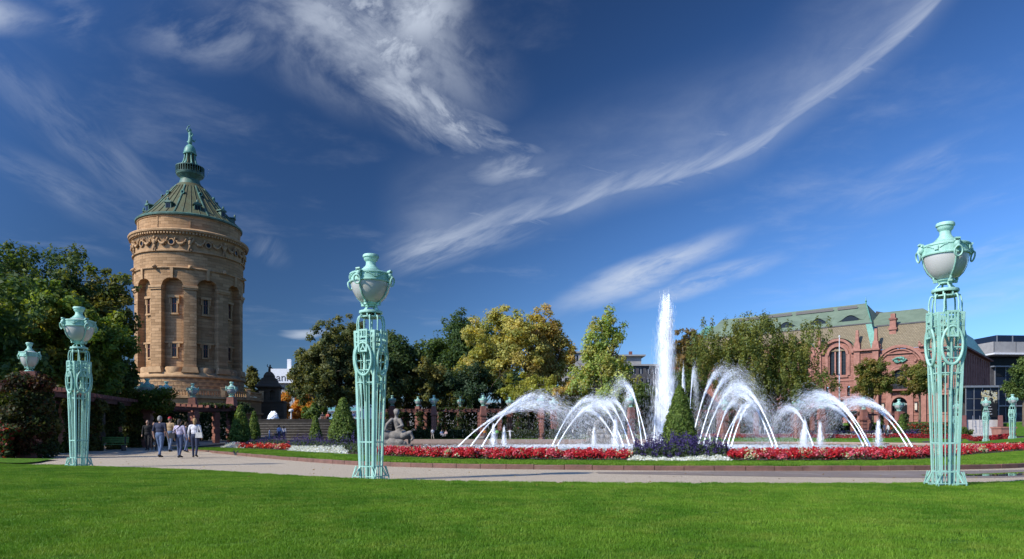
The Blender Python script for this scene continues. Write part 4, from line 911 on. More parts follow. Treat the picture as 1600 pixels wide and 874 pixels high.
# ------------------------------------------------------------------ figures: union of tapered limbs, remeshed to one continuous skin
def capsule(mb, a, b, ra, rb, n=9):
    a, b = Vector(a), Vector(b); d = (b-a); L = d.length
    if L < 1e-5: d = Vector((0, 0, 1))
    d.normalize(); pts, rs = [], []
    for k in range(4): th = PI/2*(1-k/3); pts.append(a-d*ra*math.sin(th)); rs.append(max(ra*math.cos(th), ra*.05))
    for k in range(4): th = PI/2*k/3; pts.append(b+d*rb*math.sin(th)); rs.append(max(rb*math.cos(th), rb*.05))
    mb.tube([tuple(p) for p in pts], rs, n)
def figure_mesh(name, prims, voxel, mats):
    """prims: ('c', a, b, ra, rb, slot) or ('e', centre, radii, slot)"""
    mb = MB()
    for p in prims:
        if p[0] == 'c': capsule(mb, *p[1:5])
        else: mb.ball(p[1], p[2], 12, 9)
    me0 = mb.mesh(name+'_src'); o = bpy.data.objects.new(name+'_src', me0); COL.objects.link(o)
    md = o.modifiers.new('r', 'REMESH'); md.mode = 'VOXEL'; md.voxel_size = voxel
    sm = o.modifiers.new('s', 'SMOOTH'); sm.iterations = 2; sm.factor = .5
    dg = bpy.context.evaluated_depsgraph_get(); me = bpy.data.meshes.new_from_object(o.evaluated_get(dg)); me.name = name
    bpy.data.objects.remove(o); bpy.data.meshes.remove(me0)
    me.materials.clear()
    for m_ in mats: me.materials.append(m_ if not isinstance(m_, str) else M[m_])
    nf = len(me.polygons)
    if len(mats) > 1 and nf:
        co = np.empty(nf*3, np.float32); me.polygons.foreach_get('center', co); co = co.reshape(-1, 3); best = np.full(nf, 9e9); slot = np.zeros(nf, np.int32)
        for p in prims:
            if p[0] == 'c':
                a, b = np.array(p[1]), np.array(p[2]); ab = b-a; L2 = max((ab@ab), 1e-9); t_ = np.clip(((co-a)@ab)/L2, 0, 1)
                ds = np.linalg.norm(co-a-t_[:, None]*ab, axis=1)-(p[3]+(p[4]-p[3])*t_); sl = p[5]
            else:
                rr = np.array(p[2]); ds = (np.linalg.norm((co-np.array(p[1]))/rr, axis=1)-1)*rr.min(); sl = p[3]
            k = ds < best; best[k] = ds[k]; slot[k] = sl
        me.polygons.foreach_set('material_index', slot)
    me.shade_smooth(); me.update(); return me
def mirror(p): return tuple([p[0]]+[((-q[0], q[1], q[2]) if isinstance(q, tuple) and len(q) == 3 and i < 2 and (p[0] == 'c' or i == 0) else q) for i, q in enumerate(p[1:])])
# statue on the dome: winged sea goddess lifting her arms
st = [('c', (0, 0, .0), (.05, 0, .9), .42, .36, 0), ('c', (.05, 0, .9), (.0, .05, 1.7), .34, .30, 0), ('e', (0, .02, 2.35), (.2, .2, .25), 0), ('c', (0, .05, 1.95), (0, .03, 2.2), .14, .13, 0),
      ('c', (-.25, 0, 1.8), (-.55, -.1, 2.2), .13, .11, 0), ('c', (-.55, -.1, 2.2), (-.35, -.15, 2.75), .11, .09, 0), ('c', (.28, 0, 1.8), (.5, -.1, 1.4), .13, .11, 0), ('c', (.5, -.1, 1.4), (.3, -.3, 1.1), .11, .09, 0),
      ('c', (.15, .1, .7), (.75, .2, .35), .2, .12, 0), ('c', (.75, .2, .35), (1.0, .2, .85), .12, .06, 0), ('c', (-.1, .1, .3), (-.5, .1, .1), .2, .1, 0), ('c', (-.3, -.1, 2.75), (.05, -.1, 3.1), .1, .07, 0), ('e', (0, .15, 2.2), (.3, .2, .35), 0)]
o = link('crowning_statue', figure_mesh('crowning_statue', st, .07, ['copperlight']), None, tower, (0, 0, 52.65)); o['label'] = 'turquoise copper statue crowning the lantern dome'

# lodge pavilion right of the tower
d_ = 138.0; lx = PX(421, d_)
lodge = empty('stone_lodge', (lx, d_, 1.6), R(12), 'dark stone lodge with curved roof and small statue, right of the tower', 'pavilion')
MB().box(-6.5, 2.6, -2.2, 3, -1, 6.4).build('lower_wall', 'darkstone', lodge); MB().box(-6.7, 2.75, -2.35, 3.2, 6.4, 6.75).build('lower_cornice', 'darkstone', lodge)
for k in range(7): MB().box(-6.52, 2.62, -2.24, -2.19, .3+k*.85, .9+k*.85).build('stone_course', 'darkstone', lodge)
MB().wall([(-1.75, 6.75), (1.75, 6.75), (1.75, 9.6), (-1.75, 9.6)], [arch(-1.2, -.45, 7.0, 8.6, 8), arch(.3, 1.1, 7.0, 8.6, 8)], .5, lambda u, v, z: (u, -1.75+v, z)).box(-1.75, -1.7, -1.75, 1.75, 6.75, 9.6).box(1.7, 1.75, -1.75, 1.75, 6.75, 9.6).box(-1.7, 1.7, -1.2, -1.15, 6.75, 9.6).build('upper_wall', 'darkstone', lodge)
MB().lathe([(3.1, 9.55), (3.15, 9.8), (2.5, 10.3), (2.0, 10.9), (1.65, 11.6), (1.3, 11.7), (1.2, 12.2), (.9, 12.7), (.55, 13.0), (0, 13.05)], 4).build('curved_roof', 'darkstone', lodge, rz=PI/4)
st2 = [('c', (0, 0, 0), (0, 0, .6), .25, .22, 0), ('c', (0, 0, .6), (.1, 0, 1.05), .22, .2, 0), ('e', (.12, -.02, 1.4), (.15, .15, .18), 0), ('c', (-.15, 0, 1.0), (-.4, 0, 1.25), .09, .08, 0), ('c', (-.4, 0, 1.25), (-.3, 0, 1.6), .08, .07, 0), ('c', (.3, 0, 1.0), (.5, -.1, .7), .09, .07, 0)]
link('statue', figure_mesh('lodge_statue', st2, .06, ['darkstone']), None, lodge, (0, 0, 13.0)); lodge.scale = (1.12, 1.12, .92)

# cascade steps between tower and basin
casc = empty('water_stairs', (0, 0, 0), 0, 'broad dark wet steps of the cascade between tower and basin', 'steps')
for k in range(8):
    z = .62+k*.34; y = 84+k*1.45; a, b = PX(404, y), PX(612, y)
    pts = [(a+(b-a)*i/16, y-1.6*math.sin(PI*i/16)) for i in range(17)]
    MB().prism([(x, q) for x, q in pts]+[(x, q+3.2) for x, q in reversed(pts)], z-.6, z).build('step', 'step', casc)
    if k < 7: MB().prism([(x, q-.02) for x, q in pts]+[(x, q+.05) for x, q in reversed(pts)], z-.03, z+.012).build('step_nosing', 'stone', casc)
x0, x1 = PX(398, 96.5), PX(612, 96.5)
MB().box(x0, x1, 96.4, 97.0, 2.2, 3.32).build('parapet', 'step', casc)
# ------------------------------------------------------------------ pergolas
def leaf_cloud(C0, rad, n, size, cols, up=.3, var=.3, aspect=.6):
    """leaves scattered in ellipsoid clumps: C0 (k,3), rad (k,3)"""
    C0, rad = np.asarray(C0, float), np.asarray(rad, float); k = RNG.integers(0, len(C0), n)
    u = RNG.normal(size=(n, 3)); u /= np.linalg.norm(u, axis=1, keepdims=True); r_ = RNG.uniform(.45, 1, (n, 1))**.6
    C = C0[k]+u*r_*rad[k]; N_ = u*.7+RNG.normal(size=(n, 3))*.5; N_[:, 2] += up
    cl = np.asarray(cols, float); base = cl[RNG.integers(0, len(cl), len(C0))]; col = np.clip(.5*base[k]+.5*palette(n, cols, var=0), 0, 1)*(1+RNG.uniform(-var, var, (n, 1)))
    return leaf_quads(C, N_, RNG.uniform(.6, 1.2, n)*size, aspect), np.clip(col, 0, 1)
IVY = [(.045, .075, .02), (.06, .09, .025), (.035, .055, .018), (.09, .10, .03)]; REDIVY = [(.10, .018, .014), (.06, .02, .014), (.04, .045, .015), (.13, .022, .016)]
blk_c = {}
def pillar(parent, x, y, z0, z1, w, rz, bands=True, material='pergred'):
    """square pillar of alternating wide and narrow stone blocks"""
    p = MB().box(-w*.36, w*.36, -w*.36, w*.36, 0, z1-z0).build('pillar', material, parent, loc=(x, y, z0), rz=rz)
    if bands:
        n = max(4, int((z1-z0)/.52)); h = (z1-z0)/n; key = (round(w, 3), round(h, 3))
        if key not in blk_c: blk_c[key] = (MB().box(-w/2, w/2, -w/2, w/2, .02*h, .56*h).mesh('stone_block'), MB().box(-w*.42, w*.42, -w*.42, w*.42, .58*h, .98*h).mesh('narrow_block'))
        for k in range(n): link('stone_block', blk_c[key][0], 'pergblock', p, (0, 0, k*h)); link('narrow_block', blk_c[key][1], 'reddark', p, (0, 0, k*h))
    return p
def pergola(label, pts, width, ztop, hpost, npost, raft, side=1, ivy=None, bands=True, w=.55, ivyn=0, ivysize=.16):
    """curved pergola along pts (x,y): two rows of pillars, twin beams, cross rafters"""
    L = spline([(x, y, 0) for x, y in pts], 120); S = [0]
    for i in range(120): S.append(S[-1]+(L[i+1]-L[i]).length)
    def at(s, off=0.0):
        i = min(max(int(np.searchsorted(S, s))-1, 0), 119); f_ = (s-S[i])/max(S[i+1]-S[i], 1e-6); p = L[i].lerp(L[i+1], f_); t_ = (L[i+1]-L[i]).normalized(); nn = Vector((-t_.y, t_.x, 0))*side
        return p+nn*off, math.atan2(t_.y, t_.x)
    root = empty('pergola', (0, 0, 0), 0, label, 'pergola', 'red pergolas around the square'); tot = S[-1]; posts = []
    for k in range(npost):
        for off in (0, width):
            p, a = at(tot*(k+.0)/(npost-1) if npost > 1 else 0, off); g = ztop-hpost; pillar(root, p.x, p.y, g, ztop, w, a, bands); posts.append((p, off))
    for off in (-.05, width+.05):
        n = max(8, npost*3); q = [at(tot*i/n, off) for i in range(n+1)]
        for i in range(n):
            a, b = q[i][0], q[i+1][0]; MB().bar((a.x, a.y, ztop+.13), (b.x, b.y, ztop+.13), .24, .26).build('beam', 'beam', root)
    nr = int(tot/raft); rm = MB().box(-.075, .075, -.55, width+.55, .262, .46).mesh('rafter')
    for k in range(nr+1):
        p, a = at(min(tot*k/nr, tot-1e-3)); o = link('rafter', rm, 'pergred', root, (p.x, p.y, ztop), a if side > 0 else a+PI)
    for off in (.25*width, .5*width, .75*width):
        q = [at(tot*i/10, off)[0] for i in range(11)]
        mb = MB()
        for i in range(10): mb.bar((*q[i].xy, ztop+.49), (*q[i+1].xy, ztop+.49), .09, .05)
        mb.build('lath', 'beam', root)
    if ivy and ivyn:
        C0, rd = [], []
        for p, off in posts:
            if random.random() < (.85 if ivyn > 40000 else .62):
                for j in range(5): C0.append((p.x+random.uniform(-.2, .2), p.y-.15, ztop-hpost+hpost*(j+.5)/5)); rd.append((.42+random.uniform(0, .35), .45, .55))
        for k in range(int(tot/2.2)):
            p, a = at(random.uniform(0, tot), random.uniform(-.2, width)); C0.append((p.x, p.y, ztop+.45)); rd.append((random.uniform(.7, 1.4), .9, random.uniform(.18, .4)))
        Q, cc = leaf_cloud(C0, rd, ivyn, ivysize, ivy); link('ivy', quads_mesh('ivy', Q, cc), None, root)
    return root
ORD = ['first', 'second', 'third', 'fourth', 'fifth', 'sixth', 'seventh', 'eighth', 'ninth', 'tenth']
def pq(px, d): return (PX(px, d), d)
# left pergola in the shade of the trees
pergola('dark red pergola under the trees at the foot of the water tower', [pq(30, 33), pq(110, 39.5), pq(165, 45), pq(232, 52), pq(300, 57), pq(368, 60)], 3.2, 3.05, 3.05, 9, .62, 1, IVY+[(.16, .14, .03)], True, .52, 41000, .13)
pillar_t = empty('ivy_pillar', (PX(46, 30.5), 30.5, 0), .3, 'red stone pillar smothered in red creeper at the left edge', 'pillar')
pillar(pillar_t, 0, 0, 0, PZ(581, 30.5), .75, 0)
C0 = [(random.uniform(-.5, .5), random.uniform(-.5, .3), z) for z in np.linspace(.3, 3.45, 30)]; Q, cc = leaf_cloud(C0, [(.62, .62, .42)]*30, 17000, .085, [tuple(q*.75 for q in c) for c in REDIVY+IVY+IVY]); link('creeper', quads_mesh('creeper', Q, cc), None, pillar_t)  # creeper leaf tones dimmed: the shade at this edge is put into their colour
urn_at(46, 535.5, 30.5, 'turquoise urn lamp on the creeper covered pillar, leftmost lamp')[0].scale = (.78, .78, 1)
def pedestal_urn(px, top, d, s, label, pl, pw=.75, base=None, group='urn lamps on the pergola pillars'):
    u, zb = urn_at(px, top, d, label, s, group=group); x = PX(px, d); g = gh(x, d)-.1 if base is None else base
    p = empty('urn_pillar', (x, d, g), random.uniform(-.3, .3), pl, 'pillar', 'red pillars that carry urn lamps')
    MB().taper(-pw*.5, pw*.5, -pw*.5, pw*.5, zb-g-1.0*s, zb-g-.04, .78).build('cap_stone', 'reddark', p); MB().box(-pw*.58, pw*.58, -pw*.58, pw*.58, zb-g-1.16*s, zb-g-1.0*s).build('collar', 'pergred', p)
    pillar(p, 0, 0, 0, zb-g-1.16*s, pw*.9, 0, True)
LU = [(230, 592, 50.5, 1.0, 'turquoise urn lamp above yellow green vine, largest before the tower'), (260, 596.5, 59, 1.0, 'turquoise urn lamp on red pillar before the tower balustrade'), (362, 597, 60, 1.0, 'turquoise urn lamp at the right end of the left pergola'),
      (221, 597.5, 64, 1.0, 'turquoise urn lamp half hidden behind the largest urn'), (250.5, 602, 70, 1.0, 'turquoise urn lamp partly hidden behind the second urn before the tower'), (301, 599.5, 66, 1.0, 'shaded turquoise urn lamp below the middle of the tower'), (212, 604, 72, 1.0, 'dark shaded turquoise urn lamp at the edge of the left trees')]
LP = ['red pillar below the largest urn lamp, wrapped in vine', 'red pillar below the urn before the tower balustrade', 'red pillar at the right end of the left pergola', 'red pillar half hidden behind the vine covered pillar', 'red pillar behind the second urn pillar before the tower', 'shaded red pillar below the middle of the tower', 'shaded red pillar at the edge of the left trees']
for (a, b, c, s, l), pl in zip(LU, LP): pedestal_urn(a, b, c, s, l, pl)
Q, cc = leaf_cloud([(PX(230, 50)+random.uniform(-1.4, 1.4), 50+random.uniform(-.8, .5), 3.3+random.uniform(-.4, .7)) for _ in range(16)], [(.7, .6, .45)]*16, 5000, .11, [(.10, .15, .02), (.17, .17, .03), (.07, .11, .02)])
tag(link('vine', quads_mesh('vine', Q, cc)), 'yellow green vine heaped on the pergola below the largest urn', 'vine')
# far pergola behind the basin and its urns
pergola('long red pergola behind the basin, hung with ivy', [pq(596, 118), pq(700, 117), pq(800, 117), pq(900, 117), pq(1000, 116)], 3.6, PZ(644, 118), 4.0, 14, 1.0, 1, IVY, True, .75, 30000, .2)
FU = [(613, 618, 113, 1.3), (678, 618, 112, 1.32), (755, 617.5, 112, 1.35), (846.5, 617.5, 108, 1.45), (986, 616, 104, 1.5)]
names = ['above the stone sea creature statue', 'behind the middle lamp, second along the far pergola', 'above the grass bank, third along the far pergola', 'beside the first tall arched jets', 'seen through the spray left of the tall jet']
for (a, b, c, s), n_ in zip(FU, names): pedestal_urn(a, b, c, s, 'turquoise urn lamp on tall far pillar '+n_, 'tall red pillar of the far pergola '+n_, .95)
BU = [(653, 620, 124, 1.3, 'low between the first two far pillars'), (719.5, 620, 124, 1.35, 'low between the second and third far pillars'), (796.5, 621, 122, 1.4, 'low above the crossing left jets'), (865, 621.5, 114, 1.45, 'low just right of the twin urn by the jets')]
for a, b, c, s, n_ in BU: pedestal_urn(a, b, c, s, 'turquoise urn lamp '+n_, 'red pedestal under the urn lamp '+n_, .95)
# right pergola
pergola('red pergola on the right behind the basin, before the weeping tree', [pq(1095, 114), pq(1180, 113), pq(1260, 112), pq(1300, 111)], 3.4, PZ(645, 113), 3.4, 8, 1.0, 1, REDIVY+IVY+IVY, True, .75, 12000, .2)
pergola('short red pergola below the entrance of the red building', [pq(1306, 114), pq(1360, 112), pq(1412, 110)], 3.2, PZ(649, 112), 2.6, 5, 1.0, 1, IVY, True, .7, 8000, .2)
RU = [(1132, 622, 108, 1.45, 'behind the tallest arching jets'), (1247, 621, 108, 1.5, 'below the weeping tree crown'), (1283, 617.5, 104, 1.5, 'on the tall round pillar by the flagpole'), (1292.5, 623, 112, 1.35, 'small, right behind the tall pillar urn'), (1349.5, 620.5, 110, 1.5, 'below the round maple'), (1404.5, 624, 110, 1.45, 'before the dark entrance arch')]
for a, b, c, s, n_ in RU: pedestal_urn(a, b, c, s, 'turquoise urn lamp '+n_, 'red pillar under the urn lamp '+n_, .95)
# ------------------------------------------------------------------ red sandstone concert hall: u runs along the front from the right corner, v inwards
CX, CY, BG = 92.0, 145.0, 3.7
du, dv = Vector((-.7507, .6607, 0)), Vector((.6607, .7507, 0))
HALL_RZ = math.atan2(du.y, du.x)
hall = empty('concert_hall', (CX, CY, 0), HALL_RZ, 'red sandstone hall with green mansard roof and arched windows', 'building')
# local frame: x = u (along the front, to the left), y = -v (outwards is +y)  ->  inwards v = -y
def HL(u, v, z): return (u, -v, z)
def hwall(name, outer, holes, depth, v0=0.0, material='redstone', parent=None): return MB().wall(outer, holes, depth, lambda u, v, z: HL(u, v0+v, z)).build(name, material, parent or hall)
def hbox(name, u0, u1, v0, v1, z0, z1, material='redtrim', parent=None): return MB().box(u0, u1, -v1, -v0, z0, z1).build(name, material, parent or hall)
def hwin(u0, u1, z0, zs, v, nm=3, rows=5, rnd=True, parent=None, rise=None, mat_='glass', bar='blackiron'):
    poly = arch(u0, u1, z0, zs, 12, rise) if rnd else [(u0, z0), (u1, z0), (u1, zs), (u0, zs)]
    w = MB().prism(poly, v, v+.05, lambda x, y, z: HL(x, z, y)).build('window', mat_, parent or hall)
    top = zs+((u1-u0)/2 if rise is None else rise)*.9 if rnd else zs
    for k in range(1, nm): u = u0+(u1-u0)*k/nm; c = (u-(u0+u1)/2)/((u1-u0)/2); zt = (zs+((u1-u0)/2 if rise is None else rise)*math.sqrt(1-c*c)) if rnd else zs; MB().box(u-.05, u+.05, -v+.01, -v+.08, z0, zt).build('mullion', bar, w)
    for k in range(1, rows): z = z0+(top-z0)*k/rows; zz = max(0, z-zs); hw = (u1-u0)/2*math.sqrt(max(0, 1-(zz/((u1-u0)/2 if rise is None else rise))**2)) if rnd else (u1-u0)/2; c = (u0+u1)/2; MB().box(c-hw, c+hw, -v+.01, -v+.07, z-.03, z+.03).build('glazing_bar', bar, w)
    return w
def arch_ring(u0, u1, zs, w, v, out, name='arch_moulding', n=18, rise=None, parent=None, material='redtrim', a0=0, a1=PI):
    c, r_ = (u0+u1)/2, (u1-u0)/2; mb = MB(); vs = []
    for k in range(n+1):
        a = a0+(a1-a0)*k/n
        for rr, o in ((r_, 0), (r_, out), (r_+w, out), (r_+w, 0)): vs.append(HL(c+rr*math.cos(a), v-o, zs+rr*math.sin(a)))
    mb.add(vs, [(i*4+k, (i+1)*4+k, (i+1)*4+(k+1) % 4, i*4+(k+1) % 4) for i in range(n) for k in range(4)]); return mb.build(name, material, parent or hall)
EB, EA = 19.9, 20.2
# block B (right part with the portal gable), u 0..14.6
pc = 10.9
gab = [(pc-4.6*math.cos(PI*k/16), EB-1.9+2.1*math.sin(PI*k/16)) for k in range(17)]
ph = [arch(pc-1.45, pc+1.45, 11.2, 13.9), arch(pc-1.45, pc+1.45, BG-.5, 7.9)]
others = [[(2.0, 12), (3.4, 12), (3.4, 16.5), (2.0, 16.5)], [(4.2, 12), (5.4, 12), (5.4, 16.5), (4.2, 16.5)], [(2.0, 6), (3.4, 6), (3.4, 9.6), (2.0, 9.6)]]
hwall('front_wall', [(0, BG-2), (14.8, BG-2), (14.8, EB), (0, EB)], ph+others, .9)
hwin(pc-1.4, pc+1.4, 11.2, 13.9, .7, 3, 4); hwin(pc-1.4, pc+1.4, BG-.5, 7.9, .8, 2, 2)
for o_ in others: hwin(o_[0][0], o_[1][0], o_[0][1], o_[2][1], .6, 2, 3, False)
arch_ring(pc-1.5, pc+1.5, 13.9, .5, 0, .35); arch_ring(pc-2.1, pc+2.1, 13.9, .35, 0, .2); arch_ring(pc-1.5, pc+1.5, 7.9, .5, 0, .3)
arch_ring(pc-4.5, pc+4.5, 15.6, .6, 0, .55, n=24); arch_ring(pc-4.0, pc+4.0, 15.6, .25, 0, .3, n=24)
for s in (-1, 1):
    hbox('pilaster', pc+s*1.5-(0 if s > 0 else .5), pc+s*1.5+(.5 if s > 0 else 0), -.3, .1, 11.2, 13.9); hbox('portal_pier', pc+s*1.55-(0 if s > 0 else 1.1), pc+s*1.55+(1.1 if s > 0 else 0), -.35, .1, BG-1, 11.1)
    hbox('quoin_pier', pc+s*4.6-.5, pc+s*4.6+.5, -.45, .1, BG-1, 15.7)
    l = hbox('wall_lantern', pc+s*3.2-.22, pc+s*3.2+.22, -.5, 0, 6.6, 8.0, 'lampglow'); hbox('lantern_frame', pc+s*3.2-.28, pc+s*3.2+.28, -.55, .0, 8.01, 8.2, 'blackiron', l); hbox('lantern_frame', pc+s*3.2-.28, pc+s*3.2+.28, -.55, .0, 6.4, 6.59, 'blackiron', l)
hbox('balcony_slab', pc-2.0, pc+2.0, -1.2, 0, 10.75, 11.1, 'reddark')
bal_ = hbox('balcony_rail', pc-1.95, pc+1.95, -1.15, -1.08, 12.0, 12.1, 'blackiron')
for k in range(17): u = pc-1.9+3.8*k/16; hbox('rail_bar', u-.03, u+.03, -1.13, -1.09, 11.1, 12.0, 'blackiron', bal_)
# green relief
rel = MB()
for _ in range(34):
    a, r_ = random.uniform(0, 2*PI), random.uniform(.2, 1)**.5; rel.ball((pc+1.25*r_*math.cos(a), .1+random.uniform(0, .2), 17.5+.62*r_*math.sin(a)), (random.uniform(.18, .36), .25, random.uniform(.14, .26)), 7, 5)
rel.build('copper_relief', 'copperlight', hall, 60)
# lettering across the door
def text_mesh(ft):
    COL.objects.link(ft); nm = ft.name; me = bpy.data.meshes.new_from_object(ft.evaluated_get(bpy.context.evaluated_depsgraph_get())); me.name = nm; bpy.data.objects.remove(ft); return link(nm, me)
fc = bpy.data.curves.new('door_lettering', 'FONT'); fc.body = 'ROSENGARTEN'; fc.size = .48; fc.align_x = 'CENTER'; fc.extrude = .01; fo = bpy.data.objects.new('door_lettering', fc)
fc.materials.append(M['white']); fo = text_mesh(fo); fo.parent = hall; fo.location = (pc, -.70, 7.75); fo.rotation_euler = (PI/2, 0, PI)
hbox('transom', pc-1.4, pc+1.4, .74, .78, 7.6, 7.72, 'blackiron')
for s in (-1, 1):
    c_ = MB()
    for _ in range(12): c_.ball((pc+s*random.uniform(3.0, 4.2), .15, 16.8+random.uniform(-.6, .6)), (.3, .25, .28), 6, 4)
    c_.build('carving', 'redtrim', hall, 60)
fig_ = MB()
for s in (-1, 1): fig_.ball((pc+s*3.9, .3, 20.3), (.38, .35, .5), 8, 6).ball((pc+s*4.4, .3, 20.1), (.42, .35, .26), 8, 6).ball((pc+s*3.8, .35, 20.95), (.2, .2, .24), 7, 5)
fig_.ball((pc, .3, 20.3), (.35, .3, .45), 8, 6).build('gable_figures', 'redtrim', hall, 60)
for u0, u1 in ((-.4, pc-4.9), (pc+4.9, 14.7)): hbox('eave_cornice', u0, u1, -.7, 0, EB-.35, EB)
hbox('eave_cornice', -.4, 14.8, -.35, 0, EB-1.1, EB-.9)
for z in (5.6, 10.2): hbox('wall_course', -.1, 6.0, -.14, 0, z, z+.25)
# rusticated courses of the ground floor
for k in range(8): hbox('rusticated_course', 6.9, pc-2.7, -.10, 0, BG+.2+k*.74, BG+.8+k*.74, 'redstone'); hbox('rusticated_course', pc+2.7, 14.6, -.10, 0, BG+.2+k*.74, BG+.8+k*.74, 'redstone')
# side wall to the right (recedes away): x=0 plane, runs to v=42
SL = 42.0; holes = []
for k in range(12): v = 1.6+k*3.3; holes += [[(v, 6.0), (v+1.3, 6.0), (v+1.3, 9.2), (v, 9.2)], [(v, 10.8), (v+1.3, 10.8), (v+1.3, 15.6), (v, 15.6)], [(v+.1, 17.0), (v+1.2, 17.0), (v+1.2, 18.2), (v+.1, 18.2)]]
MB().wall([(0, BG-2), (SL, BG-2), (SL, EB), (0, EB)], holes, .5, lambda v, d, z: (d, -v, z)).build('side_wall', 'redtrim', hall)
for h_ in holes:
    w = MB().box(.4, .45, -h_[1][0], -h_[0][0], h_[0][1], h_[2][1]).build('side_window', 'glass', hall); vm = (h_[0][0]+h_[1][0])/2
    MB().box(.34, .38, -vm-.06, -vm+.06, h_[0][1], h_[2][1]).build('mullion', 'white', w); MB().box(-.12, .02, -h_[1][0]-.15, -h_[0][0]+.15, h_[0][1]-.25, h_[0][1]-.03).build('sill', 'redtrim', w)
for k in range(13): v = k*3.3+.6; MB().box(-.28, 0, -v-.4, -v+.4, BG-1, EB-.8).build('side_pilaster', 'redtrim', hall)
MB().box(-.8, 0, -SL-.3, .7, EB-.3, EB+.06).build('eave_cornice', 'reddark', hall)
MB().box(14, 15, -SL, -10, 0, EB).build('inner_wall', 'redstone', hall)
# mansard of block B: lower tiled slope, upper green slope
def quad(name, pts, material, parent=None):
    return MB().add([HL(*p) for p in pts], [tuple(range(len(pts)))]).build(name, material, parent or hall)
mz, rz_ = 25.6, 30.2
quad('tiled_slope', [(0, 0, EB+.05), (16, 0, EB+.05), (16, 3.2, mz), (3.2, 3.2, mz)], 'tile')
quad('side_slope', [(0, 0, EB+.08), (3.2, 3.2, mz), (3.2, SL-2, mz), (0, SL, EB+.08)], 'copperlight')
quad('upper_slope', [(3.2, 3.2, mz), (18, 3.2, mz), (18, 13, rz_), (9, 13, rz_)], 'roofgreen')
quad('upper_side_slope', [(3.2, 3.2, mz), (9, 13, rz_), (9, SL-8, rz_), (3.2, SL-2, mz)], 'roofgreen')
hbox('slope_break', 3.0, 16.3, 3.0, 3.3, mz-.08, mz+.22, 'darkwall')
# chimney
ch = MB().taper(12.0, 13.5, -3.4, -1.9, 20.5, 26.6, .78).build('chimney', 'redtrim', hall); hbox('chimney_cap', 11.9, 13.6, 1.75, 3.5, 24.4, 24.9, 'redtrim', ch); hbox('chimney_cap', 12.0, 13.5, 1.85, 3.4, 26.61, 27.0, 'reddark', ch); hbox('chimney_pot', 12.3, 13.2, 2.1, 3.1, 27.01, 28.0, 'redtrim', ch)
# block A (left, projecting 1 m, with round-arched dormer gables), u 14.8..58
A0, A1, VA_ = 14.8, 58.0, -1.0
gc = [23.3, 31.6, 39.9, 48.2]; holes = []; outer = [(A0, BG-2), (A1, BG-2), (A1, EA)]
for c in reversed(gc): outer += [(c+3.4*math.cos(a), EA+2.7*math.sin(a)) for a in [PI*k/14 for k in range(15)]]
outer += [(A0, EA)]
for c in gc: holes.append(arch(c-1.75, c+1.75, 14.8, 19.4))
lowh = []
for c in gc: lowh += [[(c-1.5, 5.2), (c-.2, 5.2), (c-.2, 8.6), (c-1.5, 8.6)], [(c+.2, 5.2), (c+1.5, 5.2), (c+1.5, 8.6), (c+.2, 8.6)], arch(c-2.6, c-2.0, 10.0, 12.0, 6), arch(c+2.0, c+2.6, 10.0, 12.0, 6)]
hwall('hall_wall', outer, holes+lowh, .8, VA_)
for h_ in lowh: hwin(h_[0][0], h_[1][0], h_[0][1], max(z for u, z in h_)-.3, VA_+.6, 2, 2, False)
MB().box(A0-.02, A0+.02, -.2, 1.0, BG-2, EA).build('return_wall', 'redstone', hall)
for c in gc:
    w = hwin(c-1.7, c+1.7, 14.8, 19.4, VA_+.6, 3, 8)
    for u in (c-.58, c+.58): MB().box(u-.16, u+.16, -VA_-.5, -VA_-.15, 14.8, 20.9).build('stone_mullion', 'redtrim', w)
    arch_ring(c-1.85, c+1.85, 19.4, .5, VA_, .3); arch_ring(c-2.9, c+2.9, 19.6, .55, VA_, .5, n=24)
    hbox('window_apron', c-2.2, c+2.2, VA_-.3, VA_, 14.2, 14.7); hbox('portal_hood', c-3.0, c+3.0, VA_-.6, VA_, 9.2, 9.6)
    for s in (-1, 1):
        hbox('pilaster', c+s*2.35-.3, c+s*2.35+.3, VA_-.25, VA_, 14.7, 19.4); hbox('porch_column', c+s*1.9-.3, c+s*1.9+.3, VA_-.6, VA_, BG-1, 9.2)
    # barrel roof of the gable
    vs = []
    for v in (VA_, 4.5):
        for k in range(15): a = PI*k/14; vs.append(HL(c+3.5*math.cos(a), v, EA+.1+2.9*math.sin(a)))
    MB().add(vs, [(k, k+1, 15+k+1, 15+k) for k in range(14)]).build('gable_barrel', 'copperlight', hall, 40)
for u in (A0+.6, 19.2, 27.4, 35.8, 44.0):
    hbox('wall_pier', u-.6, u+.6, VA_-.35, VA_, BG-1, EA)
    ob = MB().taper(u-.75, u+.75, -VA_-1.0, -VA_+.5, EA, EA+1.6, .7).taper(u-.38, u+.38, -VA_-.6, -VA_+.15, EA+1.6, EA+4.4, .7).build('obelisk', 'redtrim', hall)
hbox('eave_cornice', A0-.3, 19.8, VA_-.7, VA_, EA-.35, EA)
hbox('wall_course', A0, A1, VA_-.16, VA_, 13.4, 13.7); hbox('wall_course', A0, A1, VA_-.16, VA_, 9.7, 9.95)
quad('tiled_slope', [(A0, VA_, EA+.04), (A1, VA_, EA+.04), (A1, 2.6, 26.4), (A0+2.4, 2.6, 26.4)], 'tile')
quad('copper_hip', [(A0, VA_, EA+.06), (A0+2.4, 2.6, 26.4), (A0+2.4, 18, 26.4), (A0, 18, EA+.06)], 'copperlight')
quad('copper_flashing', [(A0-.02, VA_-.02, EA+.1), (A0+2.4, 2.56, 26.46), (A0+3.6, 2.56, 26.46), (A0+1.5, VA_-.02, EA+.1)], 'copperlight')
quad('upper_slope', [(A0+2.4, 2.6, 26.4), (A1, 2.6, 26.4), (A1, 14, 33.0), (21.3, 14, 33.0)], 'roofgreen')
